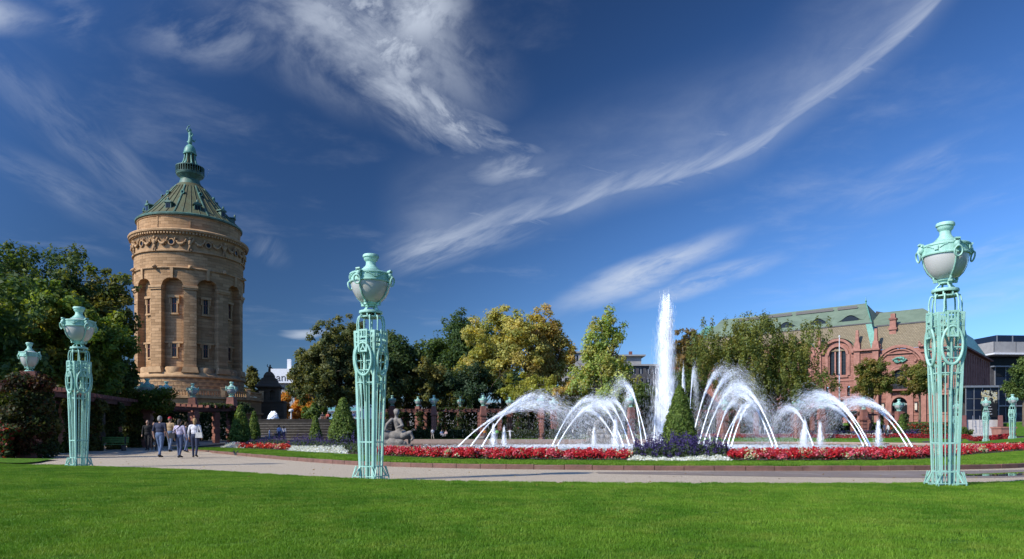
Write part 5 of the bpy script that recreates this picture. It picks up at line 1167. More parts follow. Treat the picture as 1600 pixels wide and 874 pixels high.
quad('upper_hip', [(A0+2.4, 2.6, 26.4), (21.3, 14, 33.0), (A0+2.4, 26, 26.4)], 'roofgreen')
hbox('slope_break', A0+2.2, A1, 2.4, 2.7, 26.3, 26.55, 'darkwall')
for u0, u1 in ((22.5, 27), (28, 37), (38, 52)): quad('ridge_louvre', [(u0, 11.2, 31.6), (u1, 11.2, 31.6), (u1, 11.5, 32.3), (u0, 11.5, 32.3)], 'blackiron')
for c in (22.3, 29.5, 37, 44):   # eyebrow dormers
    vs = []
    for v, s in ((4.8, 1.0), (8.0, .0)):
        for k in range(13): x = -1+2*k/12; hgt = math.cos(x*PI/2)**2*1.35*s; vs.append(HL(c+x*2.9, v, 26.4+(v-2.6)*.579+.04+hgt))
    e = MB().add(vs, [(k, k+1, 13+k+1, 13+k) for k in range(12)]).build('eyebrow_dormer', 'roofgreen', hall, 60)
    MB().add([HL(c+x*2.9, 4.82, 26.4+2.2*.579+.02) for x in (-.62, .62)]+[HL(c+x*2.9, 4.82, 26.4+2.2*.579+math.cos(x*PI/2)**2*1.2) for x in (.62, .4, .2, 0, -.2, -.4, -.62)], [tuple(range(9))]).build('dormer_pane', 'glass', e)
MB().lathe([(.25, 32.9), (.14, 33.2), (.26, 33.5), (.10, 33.8), (.05, 34.6), (.0, 34.8)], 12).build('finial', 'copperlight', hall, 40, loc=HL(21.3, 14, 0))
MB().bar(HL(21.3, 14, 33.05), HL(A0+2.4, 2.6, 26.45), .22, .16).build('hip_ridge', 'copperlight', hall)
MB().bar(HL(16.6, 18, 30.0), HL(20, 18, 31), 1.2, .8).build('roof_hatch', 'blackiron', hall)
# ------------------------------------------------------------------ glass office block on the right edge
gx0, gd = PX(1549, 186), 186.0
ob = empty('glass_building', (gx0, gd, 0), R(4), 'modern dark glass building with white roof slab at the right edge', 'building')
MB().box(0, 48, .3, 20, 2, 19.5).build('core', 'darkwall', ob)
for i in range(16):
    for j in range(6):
        MB().box(1.2+i*2.9, 1.2+i*2.9+2.75, .05, .28, 3.8+j*2.6, 3.8+j*2.6+2.45).build('glass_pane', 'blueglass' if (i*7+j*3) % 5 else 'glass', ob)
for i in range(17): MB().box(1.05+i*2.9-.05, 1.05+i*2.9+.06, -.12, .3, 3.7, 19.5).build('mullion', 'metal', ob)
for j in range(3): MB().box(.0, 48, -.9, .32, 8.8+j*5.2, 9.15+j*5.2).build('floor_edge', 'metal', ob)
MB().box(-2.6, 48, -4.0, 20, 22.6, 25.4).build('roof_slab', 'greywall', ob); MB().box(-2.6, 48, -4.4, 20, 22.1, 22.55).build('roof_soffit', 'white', ob); MB().box(0, 48, .3, 20, 19.5, 22.1).build('top_storey', 'glass', ob)
for i in range(8): MB().box(-2.5+i*6, -2.42+i*6, -4.06, -3.99, 22.6, 25.4).build('panel_joint', 'darkwall', ob)
MB().box(3, 40, 2, 15, 25.45, 28.0).build('roof_storey', 'blueglass', ob)
for i in range(9): MB().box(3+i*4.4, 3.25+i*4.4, 1.85, 2.0, 25.45, 28.0).build('mullion', 'metal', ob)
for j in range(5): MB().box(-1.8, 1.0, 1, 3, 4.5+j*3.0, 4.75+j*3.0).build('gallery_deck', 'metal', ob)
# glass foyer before the hall
fx0, fd = PX(1509, 128), 128.0
fo_ = empty('glass_foyer', (fx0, fd, 3.6), R(-4), 'glass entrance pavilion with steel frame at the top of the white steps', 'pavilion')
W_, H_ = 5.7, 6.2
MB().box(-.2, W_+.3, -.4, 6, H_, H_+.35).build('roof', 'metal', fo_)
for i in range(4):
    for j in range(3): MB().box(i*W_/4+.07, (i+1)*W_/4-.07, 0, .04, j*H_/3+.08, (j+1)*H_/3-.06).build('glass_pane', 'blueglass', fo_)
for i in range(5): MB().box(i*W_/4-.06, i*W_/4+.06, -.08, .1, 0, H_).build('steel_post', 'metal', fo_)
for j in range(3): MB().box(0, W_, -.06, .08, j*H_/3, j*H_/3+.08).build('steel_rail', 'metal', fo_)
MB().box(0, W_, 5, 5.2, 0, H_).build('back_wall', 'darkwall', fo_); MB().box(W_-.05, W_, 0, 5, 0, H_).build('side_glass', 'blueglass', fo_)
m, t, p, out = newmat('poster_print'); tcn = t.node('ShaderNodeTexCoord'); nn_ = t.noise(tcn.outputs['Object'], 1.6, 3, .5, .6)
sp_ = t.node('ShaderNodeSeparateXYZ'); t.l.new(tcn.outputs['Object'], sp_.inputs[0])
cc_ = t.mix(t.math('MULTIPLY', t.rng(nn_, .44, .5), t.rng(sp_.outputs[2], 2.4, 3.0)), (.012, .012, .012, 1), (.55, .52, .38, 1)); cc_ = t.mix(t.math('MULTIPLY', t.rng(nn_, .58, .6), t.rng(sp_.outputs[2], 2.4, 3.0)), cc_, (.45, .30, .04, 1)); t.put(p.inputs['Base Color'], cc_); M['poster'] = m
pb = MB().box(-1.4, 1.4, -.06, .06, 0, 4.8).build('poster', 'poster', None, loc=(PX(1548, 126), 126.4, 4.4)); tag(pb, 'tall black poster with pale floral picture on the glass foyer', 'poster')
for k in range(4): MB().box(-.9, .5-.2*(k % 2), -.075, -.065, .5+k*.45, .58+k*.45).build('print_line', 'white', pb)
# white steps and their walls
stp = empty('white_steps', (0, 0, 0), 0, 'pale stone steps rising to the glass foyer', 'steps')
ns = 18
for k in range(ns):
    y = 94+k*1.15; z = 1.0+(k+1)*.145; MB().box(PX(1511, y), PX(1559, y), y, y+1.3, z-.9, z).build('step', 'whitestone', stp)
for px in (1506, 1563): MB().add([(PX(px, 93)-.4, 93, 0), (PX(px, 93)+.4, 93, 0), (PX(px, 116)+.4, 116, 0), (PX(px, 116)-.4, 116, 0), (PX(px, 93)-.4, 93, 1.5), (PX(px, 93)+.4, 93, 1.5), (PX(px, 116)+.4, 116, 4.4), (PX(px, 116)-.4, 116, 4.4)], [(0,3,2,1),(4,5,6,7),(0,1,5,4),(1,2,6,5),(2,3,7,6),(3,0,4,7)]).build('side_wall', 'pergred', stp)
for px in (1520, 1531):
    r_ = MB().tube([(PX(px, 96), 96, 2.2), (PX(px, 112), 112, 4.2)], .05, 6).build('handrail', 'metal', stp)
    for k in range(5): y = 96+k*4; MB().tube([(PX(px, 96)+(PX(px, 112)-PX(px, 96))*k/4, y, 1.1+k*.5), (PX(px, 96)+(PX(px, 112)-PX(px, 96))*k/4, y, 2.2+k*.5)], .04, 6).build('rail_post', 'metal', r_)
pl = empty('planter', (PX(1568, 88), 88, gh(PX(1568, 88), 88)), 0, 'terracotta red square planter at the foot of the white steps', 'planter')
MB().taper(-.85, .85, -.85, .85, 0, 1.1, 1.08).build('body', 'redtrim', pl); MB().box(-1.0, 1.0, -1.0, 1.0, 1.1, 1.3).build('rim', 'redtrim', pl); MB().box(-.75, .75, -.75, .75, 1.3, 1.33).build('soil', 'soil', pl)
for k in range(8):
    px = 1328+k*18; d = 132.0 if px < 1440 else 126
    o = MB().lathe([(.12, 0), (.12, .9), (.16, .92), (.1, 1.05), (0, 1.08)], 8).build('bollard', 'blackiron', None, loc=(PX(px, d), d, gh(PX(px, d), d))); tag(o, ['leftmost', 'second', 'third', 'fourth', 'fifth', 'sixth', 'seventh', 'rightmost'][k]+' of the slim black bollards before the red hall', 'bollard', 'bollards before the red hall')
# flagpole
fp_ = empty('flagpole', (PX(1311.5, 122), 122, gh(PX(1311.5, 122), 122)), 0, 'tall white flagpole before the big arched hall window', 'flagpole')
zt = PZ(527, 122)-fp_.location.z; MB().tube([(0, 0, 0), (0, 0, zt*.5), (0, 0, zt)], [.14, .11, .07], 10).build('pole', 'white', fp_, 60); MB().ball((0, 0, zt+.12), .17, 10, 8).build('ball_top', 'white', fp_, 60); MB().lathe([(.3, 0), (.3, .3), (.16, .4), (0, .4)], 10).build('foot', 'metal', fp_)
# ------------------------------------------------------------------ distant houses
def far_house(name, label, px0, px1, ytop, d, base, wallm, cols, rows, roofm=None, roofh=0.0, win='glass', bal=None, flat=True, margin=.12, sign=None):
    x0, x1, zt = PX(px0, d), PX(px1, d), PZ(ytop, d); w = x1-x0; o = empty(name, (x0, d, base), 0, label, 'building', 'houses beyond the square'); h = zt-base; holes = []
    cw, rh = w/cols, h/rows
    for i in range(cols):
        for j in range(rows): holes.append([(i*cw+cw*.22, j*rh+rh*.28), (i*cw+cw*.78, j*rh+rh*.28), (i*cw+cw*.78, j*rh+rh*.8), (i*cw+cw*.22, j*rh+rh*.8)])
    MB().wall([(0, 0), (w, 0), (w, h), (0, h)], holes, .3, lambda u, v, z: (u, v, z)).box(0, w, .32, 12, 0, h).build('wall', wallm, o)
    for q in holes:
        f_ = MB().box(q[0][0], q[1][0], .2, .24, q[0][1], q[2][1]).build('window', win, o); c_ = (q[0][0]+q[1][0])/2; MB().box(c_-.05, c_+.05, .14, .19, q[0][1], q[2][1]).build('frame', 'white', f_)
    if bal:
        for j in range(1, rows): MB().box(w*.05, w*.95, -1.1, 0, j*rh, j*rh+.15).build('balcony_slab', 'white', o); MB().box(w*.05, w*.95, -1.15, -1.08, j*rh+.16, j*rh+1.1).build('balcony_front', bal, o)
    if roofm: MB().add([(-.4, -.5, h), (w+.4, -.5, h), (w+.4, 12.4, h), (-.4, 12.4, h), (w*.0+.0, 6, h+roofh), (w, 6, h+roofh)], [(0, 1, 5, 4), (2, 3, 4, 5), (1, 2, 5), (3, 0, 4), (0, 3, 2, 1)]).build('roof', roofm, o)
    else: MB().box(-.3, w+.3, -.4, 12.3, h, h+.4).build('roof', 'greywall', o)
    return o, w, h
o, w, h = far_house('bank_building', 'grey and white office block with a rooftop sign right of the lodge', 428, 482, 601, 230, 2, 'greywall', 8, 5)
MB().box(-1, w, -1.5, 8, h+.4, h+5.0).build('rooftop_box', 'white', o); MB().box(4, 5.2, 1, 2, h+5, h+8.4).build('mast', 'white', o); MB().box(w-4, w-2.2, 1, 3, h+5, h+7.5).build('chimney', 'white', o); MB().box(w*.45, w, -1.8, 10, h-2.5, h-.2).build('upper_band', 'brownroof', o)
fc = bpy.data.curves.new('sign_lettering', 'FONT'); fc.body = 'ank'; fc.size = 3.6; fc.extrude = .02; fo = bpy.data.objects.new('sign_lettering', fc); fc.materials.append(M['darkwall']); fo = text_mesh(fo); fo.parent = o; fo.location = (1.2, -1.56, h+1.0); fo.rotation_euler = (PI/2, 0, 0)
far_house('apartment_house', 'white apartment house with turquoise balconies behind the cone shrub', 505, 566, 610, 190, 2, 'white', 5, 4, None, 0, 'glass', 'tealrail')
far_house('low_house', 'low grey block with brown roof behind the orange trees', 455, 512, 618, 215, 2, 'greywall', 6, 3, 'brownroof', 3)
o, w, h = far_house('flat_roof_house', 'dark flat roofed house right of the tall light green tree', 962, 1030, 572, 168, 2, 'darkwall', 6, 6, None, 0, 'blueglass')
MB().box(-1.5, 6.3, 1, 9, h+.4, h+2.4).build('penthouse', 'greywall', o); MB().box(-2.2, 7.2, .2, 10, h+2.4, h+2.75).build('penthouse_roof', 'greywall', o); MB().box(3.6, 4.3, 2, 3, h+2.76, h+3.7).build('chimney', 'pergred', o)
far_house('grey_house', 'pale grey house roof showing between the yellow and light green trees', 880, 960, 552, 175, 2, 'greywall', 6, 7)
far_house('long_house', 'shaded long house front glimpsed under the far pergola roof', 600, 880, 632, 175, 2, 'greywall', 26, 3)
far_house('tree_side_house', 'dark house edge showing between the left trees and the tower', 150, 240, 575, 165, 2, 'greywall', 8, 5)
# church gable behind the tall jet
g_ = empty('red_gable_house', (PX(1030, 170), 170, 2), R(-8), 'red gabled house end seen through the tall jet', 'building'); 
MB().prism([(0, 0), (9, 0), (9, 12), (4.5, 18), (0, 12)], 0, 10, lambda x, y, z: (x, z, y)).build('wall', 'redtrim', g_); MB().prism([(-.4, 12), (4.5, 18.4), (9.4, 12), (9.4, 12.6), (4.5, 19.1), (-.4, 12.6)], -.3, 10.3, lambda x, y, z: (x, z, y)).build('roof', 'roofgreen', g_)
for k in range(3): MB().box(1.5+k*2.4, 2.7+k*2.4, -.06, .0, 8, 11).build('window', 'glass', g_)
gr = empty('green_roof_house', (PX(1062, 185), 185, 2), 0, 'green copper roof end showing left of the weeping tree', 'building')
MB().box(0, 24, 0, 14, 0, 20).build('wall', 'redtrim', gr); MB().add([(-.5, -.5, 20), (24, -.5, 20), (24, 14, 20), (-.5, 14, 20), (9, 7, 29), (24, 7, 29)], [(0, 1, 5, 4), (2, 3, 4, 5), (3, 0, 4), (1, 2, 5)]).build('roof', 'copperlight', gr)
# lamps and bench, odds and ends
for px, top, d, l in ((455, 643, 118, 'slim white street lamp before the orange trees'), (459, 590, 200, 'tall pale mast before the bank building')):
    x = PX(px, d); z0 = 3.0; o = empty('street_lamp', (x, d, z0), 0, l, 'street lamp'); zt = PZ(top, d)-z0; MB().tube([(0, 0, 0), (0, 0, zt)], [.14, .1], 8).build('pole', 'white', o, 60); MB().lathe([(.1, zt-.1), (.4, zt), (.4, zt+.25), (.2, zt+.4), (0, zt+.4)], 12).build('head', 'white', o, 40)
bn = empty('park_bench', (PX(174, 43.5), 43.5, 0), R(8), 'green park bench in the shade under the pergola', 'bench')
for k in range(4): MB().box(-.9, .9, -.25+k*.13, -.15+k*.13, .43, .47).build('seat_slat', 'greenpaint', bn)
for k in range(3): MB().box(-.9, .9, .28+k*.02, .31+k*.02, .55+k*.13, .65+k*.13).build('back_slat', 'greenpaint', bn)
for s in (-1, 1): MB().box(s*.7-.04, s*.7+.04, -.22, .26, 0, .43).box(s*.7-.04, s*.7+.04, .26, .32, 0, .92).build('leg', 'blackiron', bn)
# ------------------------------------------------------------------ trees
def limb_tree(trunk_h, crown_c, crown_r, r0, nl):
    mb = MB(); top = Vector(crown_c); mb.tube([(0, 0, -.3), (random.uniform(-.1, .1), 0, trunk_h*.5), (top.x*.4, top.y*.4, trunk_h), (top.x*.9, top.y*.9, crown_c[2]+crown_r[2]*.55)], [r0*1.25, r0, r0*.82, r0*.12], 9)
    for k in range(nl):
        a = 2*PI*k/nl*1.618; z0 = trunk_h*(.75+.5*random.random()); f_ = random.uniform(.55, .92); zt = crown_c[2]+crown_r[2]*random.uniform(-.35, .75)
        e = Vector((top.x+crown_r[0]*f_*math.cos(a), top.y+crown_r[1]*f_*math.sin(a), zt)); s = Vector((top.x*.4, top.y*.4, z0)); m_ = s.lerp(e, .5)+Vector((0, 0, .12*(e-s).length))
        mb.tube([tuple(s), tuple(m_), tuple(e)], [r0*.42, r0*.26, r0*.06], 6)
        for j in range(2): b = m_.lerp(e, random.uniform(.1, .6)); q = b+Vector((random.uniform(-1, 1), random.uniform(-1, 1), random.uniform(-.1, .8)))*crown_r[0]*.35; mb.tube([tuple(b), tuple(q)], [r0*.16, r0*.04], 5)
    return mb
LEAF_GAIN = 1.95
def crown_leaves(blobs, n, size, cols, clump=.2, nclump=70, fill=.25, weep=False, var=.28, up=.35, mixc=.55, sub=True):
    """blobs: (cx,cy,cz,rx,ry,rz). Leaves sit in clumps on the outer shell of the lobes, a few inside"""
    bl = np.asarray(blobs, float); vol = np.prod(bl[:, 3:], axis=1)**(2/3); vol /= vol.sum(); kb = RNG.choice(len(bl), nclump, p=vol)
    u = RNG.normal(size=(nclump, 3)); u /= np.linalg.norm(u, axis=1, keepdims=True); r_ = np.where(RNG.uniform(size=nclump) < fill, RNG.uniform(.15, .7, nclump), RNG.uniform(.72, 1.02, nclump))[:, None]
    cc = bl[kb, :3]+u*r_*bl[kb, 3:]; cr = (bl[kb, 3:].mean(axis=1, keepdims=True)*clump*RNG.uniform(.6, 1.4, (nclump, 1)))*np.array([[1.05, 1.05, .88]])
    if weep: cr = cr*np.array([[.5, .5, 2.1]]); cc[:, 2] -= cr[:, 2]*.85
    wgt = np.prod(cr, axis=1)**(2/3); k = RNG.choice(nclump, n, p=wgt/wgt.sum())
    v = RNG.normal(size=(n, 3)); v /= np.linalg.norm(v, axis=1, keepdims=True); C = cc[k]+v*(RNG.uniform(.1, 1, (n, 1))**.55)*cr[k]
    if sub: C += RNG.normal(size=(n, 3))*size*.6
    N_ = v*.45+u[k]*.4+RNG.normal(size=(n, 3))*.45; N_[:, 2] += up
    cl = np.asarray(cols, float); base = cl[RNG.integers(0, len(cl), nclump)]*(1+RNG.uniform(-.22, .22, (nclump, 1)))
    col = mixc*base[k]+(1-mixc)*palette(n, cols, var=.1); col = col*(1+RNG.uniform(-var, var, (n, 1)))
    return leaf_quads(C, N_, size*RNG.uniform(.55, 1.25, n), .55, droop=1.2 if weep else .2), np.clip(col*LEAF_GAIN, 0, 1)
DARK = [(.028, .052, .018), (.038, .065, .02), (.05, .075, .022)]; MID = [(.05, .085, .022), (.07, .105, .025), (.085, .115, .028)]
OLIVE = [(.075, .085, .028), (.10, .10, .032), (.125, .115, .04), (.06, .07, .024)]; YEL = [(.22, .21, .055), (.28, .25, .075), (.17, .185, .05), (.31, .25, .075)]
BRIGHT = [(.075, .125, .02), (.10, .15, .024), (.14, .165, .026), (.055, .095, .018), (.17, .165, .03)]; LIGHT = [(.14, .20, .045), (.19, .24, .06), (.105, .15, .035), (.26, .29, .10), (.23, .19, .05)]
GOLD = [(.26, .17, .045), (.22, .16, .045), (.18, .145, .045), (.20, .11, .04)]; ORANGE = [(.34, .16, .025), (.40, .20, .03), (.24, .15, .03), (.28, .12, .03)]; TRIM = [(.055, .09, .018), (.075, .115, .022), (.10, .135, .03)]
def tree(label, px, top, hw, bottom, d, cols, n, size, lobes=9, name='tree', weep=False, base=None, clump=.42, nclump=150, fill=.3, shape=None, trunk=True, cat='tree', depth=.8, mixc=.55, tr=None, extra=None):
    x = PX(px, d); g = gh(x, d) if base is None else base; zt, zb = PZ(top, d), PZ(bottom, d); rx = hw*d/F; H = zt-zb; cz = (zt+zb)/2-g
    o = empty(name, (x, d, g), 0, label, cat)
    if shape: bl = [(sx*rx, sy*rx*depth, zb-g+sz*H, srx*rx, srx*rx*depth, srz*H) for sx, sy, sz, srx, srz in shape]
    else:
        bl = [(0, 0, cz, rx*.62, rx*.62*depth, H*.40)]; rs = random.Random(sum(map(ord, label)))
        for k in range(lobes):
            a = 2*PI*k*.618+rs.random(); zz = rs.uniform(-.30, .33); rr = math.sqrt(max(.1, 1-(zz*2)**2*.85)); s = rs.uniform(.26, .42)
            bl.append((rx*math.cos(a)*(rr-s*.55)*.98, rx*math.sin(a)*(rr-s*.5)*depth, cz+zz*H, rx*s, rx*s*depth, H*s*.52))
        bl.append((rs.uniform(-.15, .15)*rx, 0, cz+H*.34, rx*.34, rx*.34, H*.165))
    n = int(n*.86) if n < 60000 else n
    Q, cc = crown_leaves(bl, n, size*1.04, cols, clump, nclump, fill, weep, mixc=mixc)
    if extra is not None: Q = np.concatenate([Q, extra[0]]); cc = np.concatenate([cc, extra[1]])
    c_ = link('crown', quads_mesh('crown', Q, cc), None, o)
    if trunk: limb_tree(max(.6, zb-g+H*.12) if tr is None else tr, (0, 0, cz), (rx*.85, rx*.85*depth, H*.5), max(.05, min(.5, H*.028)), 9).build('trunk', 'bark', o, 60)
    return o
# left grove
tree('tall dark green tree at the left edge behind the candelabrum', 40, 377, 98, 620, 62, DARK+[(.07, .085, .02)], 30000, .19, 14, nclump=210, clump=.34)
tree('olive tipped tree between the dark tree and the tower', 146, 402, 62, 560, 68, OLIVE+MID+[(.16, .14, .03)], 20000, .19, 11, nclump=150, clump=.34)
tree('bright green maple behind the left candelabrum', 108, 452, 84, 632, 47, BRIGHT+MID, 34000, .15, 13, nclump=230, clump=.30)
tree('yellowing tree at the far left edge', 12, 468, 72, 630, 45, BRIGHT+[(.20, .17, .03)]+OLIVE, 24000, .15, 11, nclump=170, clump=.32)
tree('dark tree in the grove at the left picture edge', -30, 400, 110, 620, 52, DARK+MID, 20000, .2, 10)
tree('dark tree standing just beyond the left edge of the lawn', -110, 400, 150, 640, 40, DARK+MID, 22000, .2, 10)
tree('dark tree behind the walk left of the lawn', -420, 300, 190, 640, 32, DARK+MID, 22000, .2, 10)
tree('dark shaded tree behind the left pergola', 160, 505, 46, 640, 60, DARK+MID, 17000, .19, 9, nclump=130)
tree('dark bushy tree low behind the left pergola', 90, 560, 100, 680, 66, DARK, 14000, .24, 9)
tree('small olive tree between tower and lodge', 394, 574, 16, 622, 140, OLIVE, 4000, .25, 6, nclump=50)
# middle
tree('big round olive green tree behind the middle lamp', 528, 497, 70, 648, 104, OLIVE+[(.045, .06, .02), (.055, .07, .024)], 60000, .21, 22, nclump=520, clump=.22, depth=.9)
tree('dark green tree right of the middle lamp', 610, 516, 50, 652, 126, DARK+[(.055, .07, .025)], 20000, .3, 11, nclump=150)
tree('bronze green spreading tree above the far pergola', 672, 560, 62, 650, 128, OLIVE+[(.15, .125, .03), (.11, .11, .028)], 20000, .27, 11, nclump=150, clump=.3)
tree('tall dark green tree behind the yellowing trees', 728, 485, 62, 640, 148, DARK, 26000, .34, 13, nclump=180)
tree('dark tree closing the gap left of the yellowing trees', 690, 520, 40, 640, 150, DARK+MID, 14000, .34, 8)
tree('broad yellow green tree left of the golden tree', 786, 474, 72, 632, 136, YEL+[(.12, .14, .04)], 34000, .27, 14, nclump=240, clump=.28)
tree('tall golden tree with rusty brown top', 856, 478, 42, 640, 137, GOLD+YEL, 26000, .27, 12, nclump=190, clump=.3)
tree('dark clipped yew mass behind the far pergola', 748, 568, 72, 652, 129, [(.022, .042, .02), (.03, .052, .022), (.026, .045, .02)], 22000, .24, 12, nclump=170, clump=.3)
tree('low yellow green tree above the left jets', 826, 583, 46, 650, 122, [(.17, .18, .03), (.13, .15, .025), (.21, .20, .04)], 17000, .22, 9, nclump=120, clump=.3)
tree('small golden bushy tree beside the light green tree', 880, 598, 24, 655, 120, YEL+GOLD, 8000, .22, 7, nclump=70)
tree('tall light green tulip tree before the flat roofed houses', 941, 473, 56, 655, 120, LIGHT, 32000, .24, shape=[(0, 0, .86, .42, .12), (-.15, 0, .70, .5, .12), (.22, 0, .74, .45, .12), (.45, .1, .80, .25, .09), (-.42, 0, .62, .28, .07), (0, 0, .52, .62, .15), (-.4, .2, .40, .55, .12), (.42, -.2, .36, .58, .13), (.75, -.2, .32, .32, .07), (-.55, -.2, .22, .5, .14), (.1, -.4, .2, .7, .15), (.6, 0, .16, .5, .13), (0, .3, .3, .7, .2)], nclump=260, clump=.34)
tree('rusty brown tree right of the tall jet', 1074, 510, 27, 600, 152, [(.12, .085, .03), (.15, .10, .04), (.09, .085, .03)], 12000, .27, 9, nclump=110, clump=.3)
tree('dark green tree below the rusty tree', 1072, 575, 38, 660, 140, DARK+MID, 14000, .27, 9)
tree('dark green tree low between the light tree and the tall jet', 1010, 600, 35, 660, 132, DARK+MID, 10000, .27, 8)
tree('large weeping tree with hanging yellow green curtains', 1190, 485, 116, 655, 116, [(.095, .115, .028), (.12, .13, .032), (.075, .095, .025), (.15, .14, .035), (.06, .08, .022)], 62000, .2, 18, weep=True, nclump=760, clump=.195, fill=.3, depth=.75)
tree('round maple with red tinted top before the hall arch', 1363, 558, 30, 628, 134, [(.085, .105, .025), (.11, .12, .028), (.15, .10, .03), (.07, .085, .022)], 22000, .2, 12, nclump=200, clump=.34, fill=.4, depth=1)
tree('round maple half hidden by the big right lamp', 1437, 566, 30, 624, 134, [(.085, .105, .025), (.11, .12, .028), (.14, .10, .03), (.07, .085, .022)], 22000, .2, 12, nclump=200, clump=.34, fill=.4, depth=1)
tree('dark green tree at the right edge before the glass building', 1600, 556, 27, 628, 108, DARK+MID, 12000, .2, 8)
for px, top, hw, d, l in ((440, 612, 15, 165, 'small orange autumn tree right of the lodge'), (474, 612, 22, 170, 'orange and gold autumn tree below the rooftop sign'), (494, 630, 20, 150, 'small green tree before the white apartment house')):
    tree(l, px, top, hw, 662, d, ORANGE if 'orange' in l else MID, 7000, .3, 7, nclump=70)
# hedges and bushes that close the view at the ground
def hedge(label, pts, h, w, n, size, cols, cat='hedge', name='hedge', base=0.0):
    P_ = np.array([[PX(p, d), d] for p, d in pts]); seg = np.linalg.norm(np.diff(P_, axis=0), axis=1); cs = np.concatenate([[0], np.cumsum(seg)]); t_ = RNG.uniform(0, cs[-1], n)
    xy = np.stack([np.interp(t_, cs, P_[:, 0]), np.interp(t_, cs, P_[:, 1])], 1); sd = RNG.integers(0, 3, n); oy = np.where(sd == 0, RNG.uniform(-w/2, w/2, n), -w/2+RNG.uniform(-.12, .25, n)); hz = np.where(sd == 0, h*RNG.uniform(.85, 1.05, n), h*RNG.uniform(0, 1, n))
    hz = hz*(1+.12*np.sin(xy[:, 0]*1.3)+.08*np.sin(xy[:, 0]*3.1))
    zz = np.array([gh(x, y) for x, y in xy])+hz+base; C = np.column_stack([xy[:, 0], xy[:, 1]+oy, zz]); N_ = RNG.normal(size=(n, 3))*.6+np.array([0, -.6, .5])
    return tag(link(name, quads_mesh(name, leaf_quads(C, N_, size*RNG.uniform(.6, 1.2, n), .6), palette(n, cols))), label, cat)
hedge('clipped dark green bank of shrubs below the far pergola', [(604, 113.5), (700, 113.5), (740, 113.5)], 1.15, 4, 16000, .15, [(.05, .075, .025), (.04, .06, .02), (.07, .085, .03)])
hedge('clipped green bank of shrubs right of the stone path', [(762, 113.5), (850, 113.5), (960, 113)], 1.15, 4, 16000, .15, [(.05, .075, .025), (.04, .06, .02), (.07, .085, .03)])
hedge('tall dark hedge behind the far pergola', [(585, 128), (800, 129), (1010, 126)], 4.6, 3, 16000, .3, DARK)
hedge('tall dark hedge behind the right pergola', [(1010, 125), (1180, 126), (1310, 124)], 3.8, 3, 12000, .3, DARK+[(.06, .07, .02)])
hedge('low clipped hedge on the lawn slope before the hall', [(1300, 117), (1440, 112), (1490, 104)], 1.2, 2, 9000, .15, [(.03, .05, .018), (.04, .06, .02)])
hedge('dark undergrowth behind the left pergola', [(-60, 46), (60, 52), (170, 66), (260, 76), (390, 84)], 3.6, 3, 20000, .21, DARK)
hedge('dark shrubs between the left pergola and the lawn edge', [(-130, 30.5), (-30, 31), (36, 31)], 1.7, 2.2, 14000, .09, DARK+MID)
hedge('red flowering canna clump at the left edge', [(-40, 29.6), (30, 29.4)], 1.55, 1.2, 5000, .10, [(.05, .08, .025), (.06, .09, .03), (.05, .075, .02), (.26, .03, .02)], 'shrub', 'canna_clump')
tree('round shrub by the foot of the white steps', 1508, 667, 13, 684, 90, MID, 3500, .12, 6, name='round_shrub', trunk=True, cat='shrub', nclump=50)
# clipped cones
def cone(label, px, top, bottom, hw, d, n, size, base=None):
    x = PX(px, d); zt, zb = PZ(top, d), PZ(bottom, d); H = zt-zb; r0 = hw*d/F; o = empty('cone_shrub', (x, d, zb), 0, label, 'cone shrub', 'clipped cone shrubs')
    t_ = RNG.uniform(0, 1, n)**1.35; prof = np.interp(t_, [0, .05, .2, .5, .8, .95, 1], [.75, .95, 1, .72, .38, .18, .05]); a = RNG.uniform(0, 2*PI, n)
    rr = r0*prof*(RNG.uniform(.72, 1.06, n))*(1+.10*np.sin(a*5+t_*17)*np.sin(t_*23))+RNG.normal(size=n)*size*.5
    C = np.column_stack([rr*np.cos(a), rr*np.sin(a), H*t_]); N_ = np.column_stack([np.cos(a), np.sin(a), np.full(n, .45)])+RNG.normal(size=(n, 3))*.55
    link('foliage', quads_mesh('foliage', leaf_quads(C, N_, size*RNG.uniform(.6, 1.3, n), .6), palette(n, TRIM, var=.45)*1.9), None, o)
    MB().tube([(0, 0, -.4), (0, 0, H*.6)], [r0*.12, r0*.03], 7).build('stem', 'bark', o); MB().lathe([(r0*.5, 0), (r0*.48, H*.2), (r0*.3, H*.5), (r0*.13, H*.8), (0, H*.92)], 12).build('inner_branches', 'bark', o)
cone('large clipped cone shrub among purple salvia before the tall jet', 1062, 604, 697, 25, 27.0, 20000, .042)
cone('large clipped cone shrub just left of the middle lamp', 536, 622, 690, 22, 38, 15000, .055)
cone('cone shrub at the end of the left pergola', 375.5, 633, 690, 15, 52, 9000, .07)
cone('slim small cone shrub right of the pergola end', 397, 643, 686, 9, 58, 5000, .07)
cone('small cone shrub standing before the cascade steps', 493, 650, 688, 9, 58, 5000, .07)
cone('cone shrub on the lawn below the hall entrance', 1409, 648, 682, 8, 100, 4000, .11)
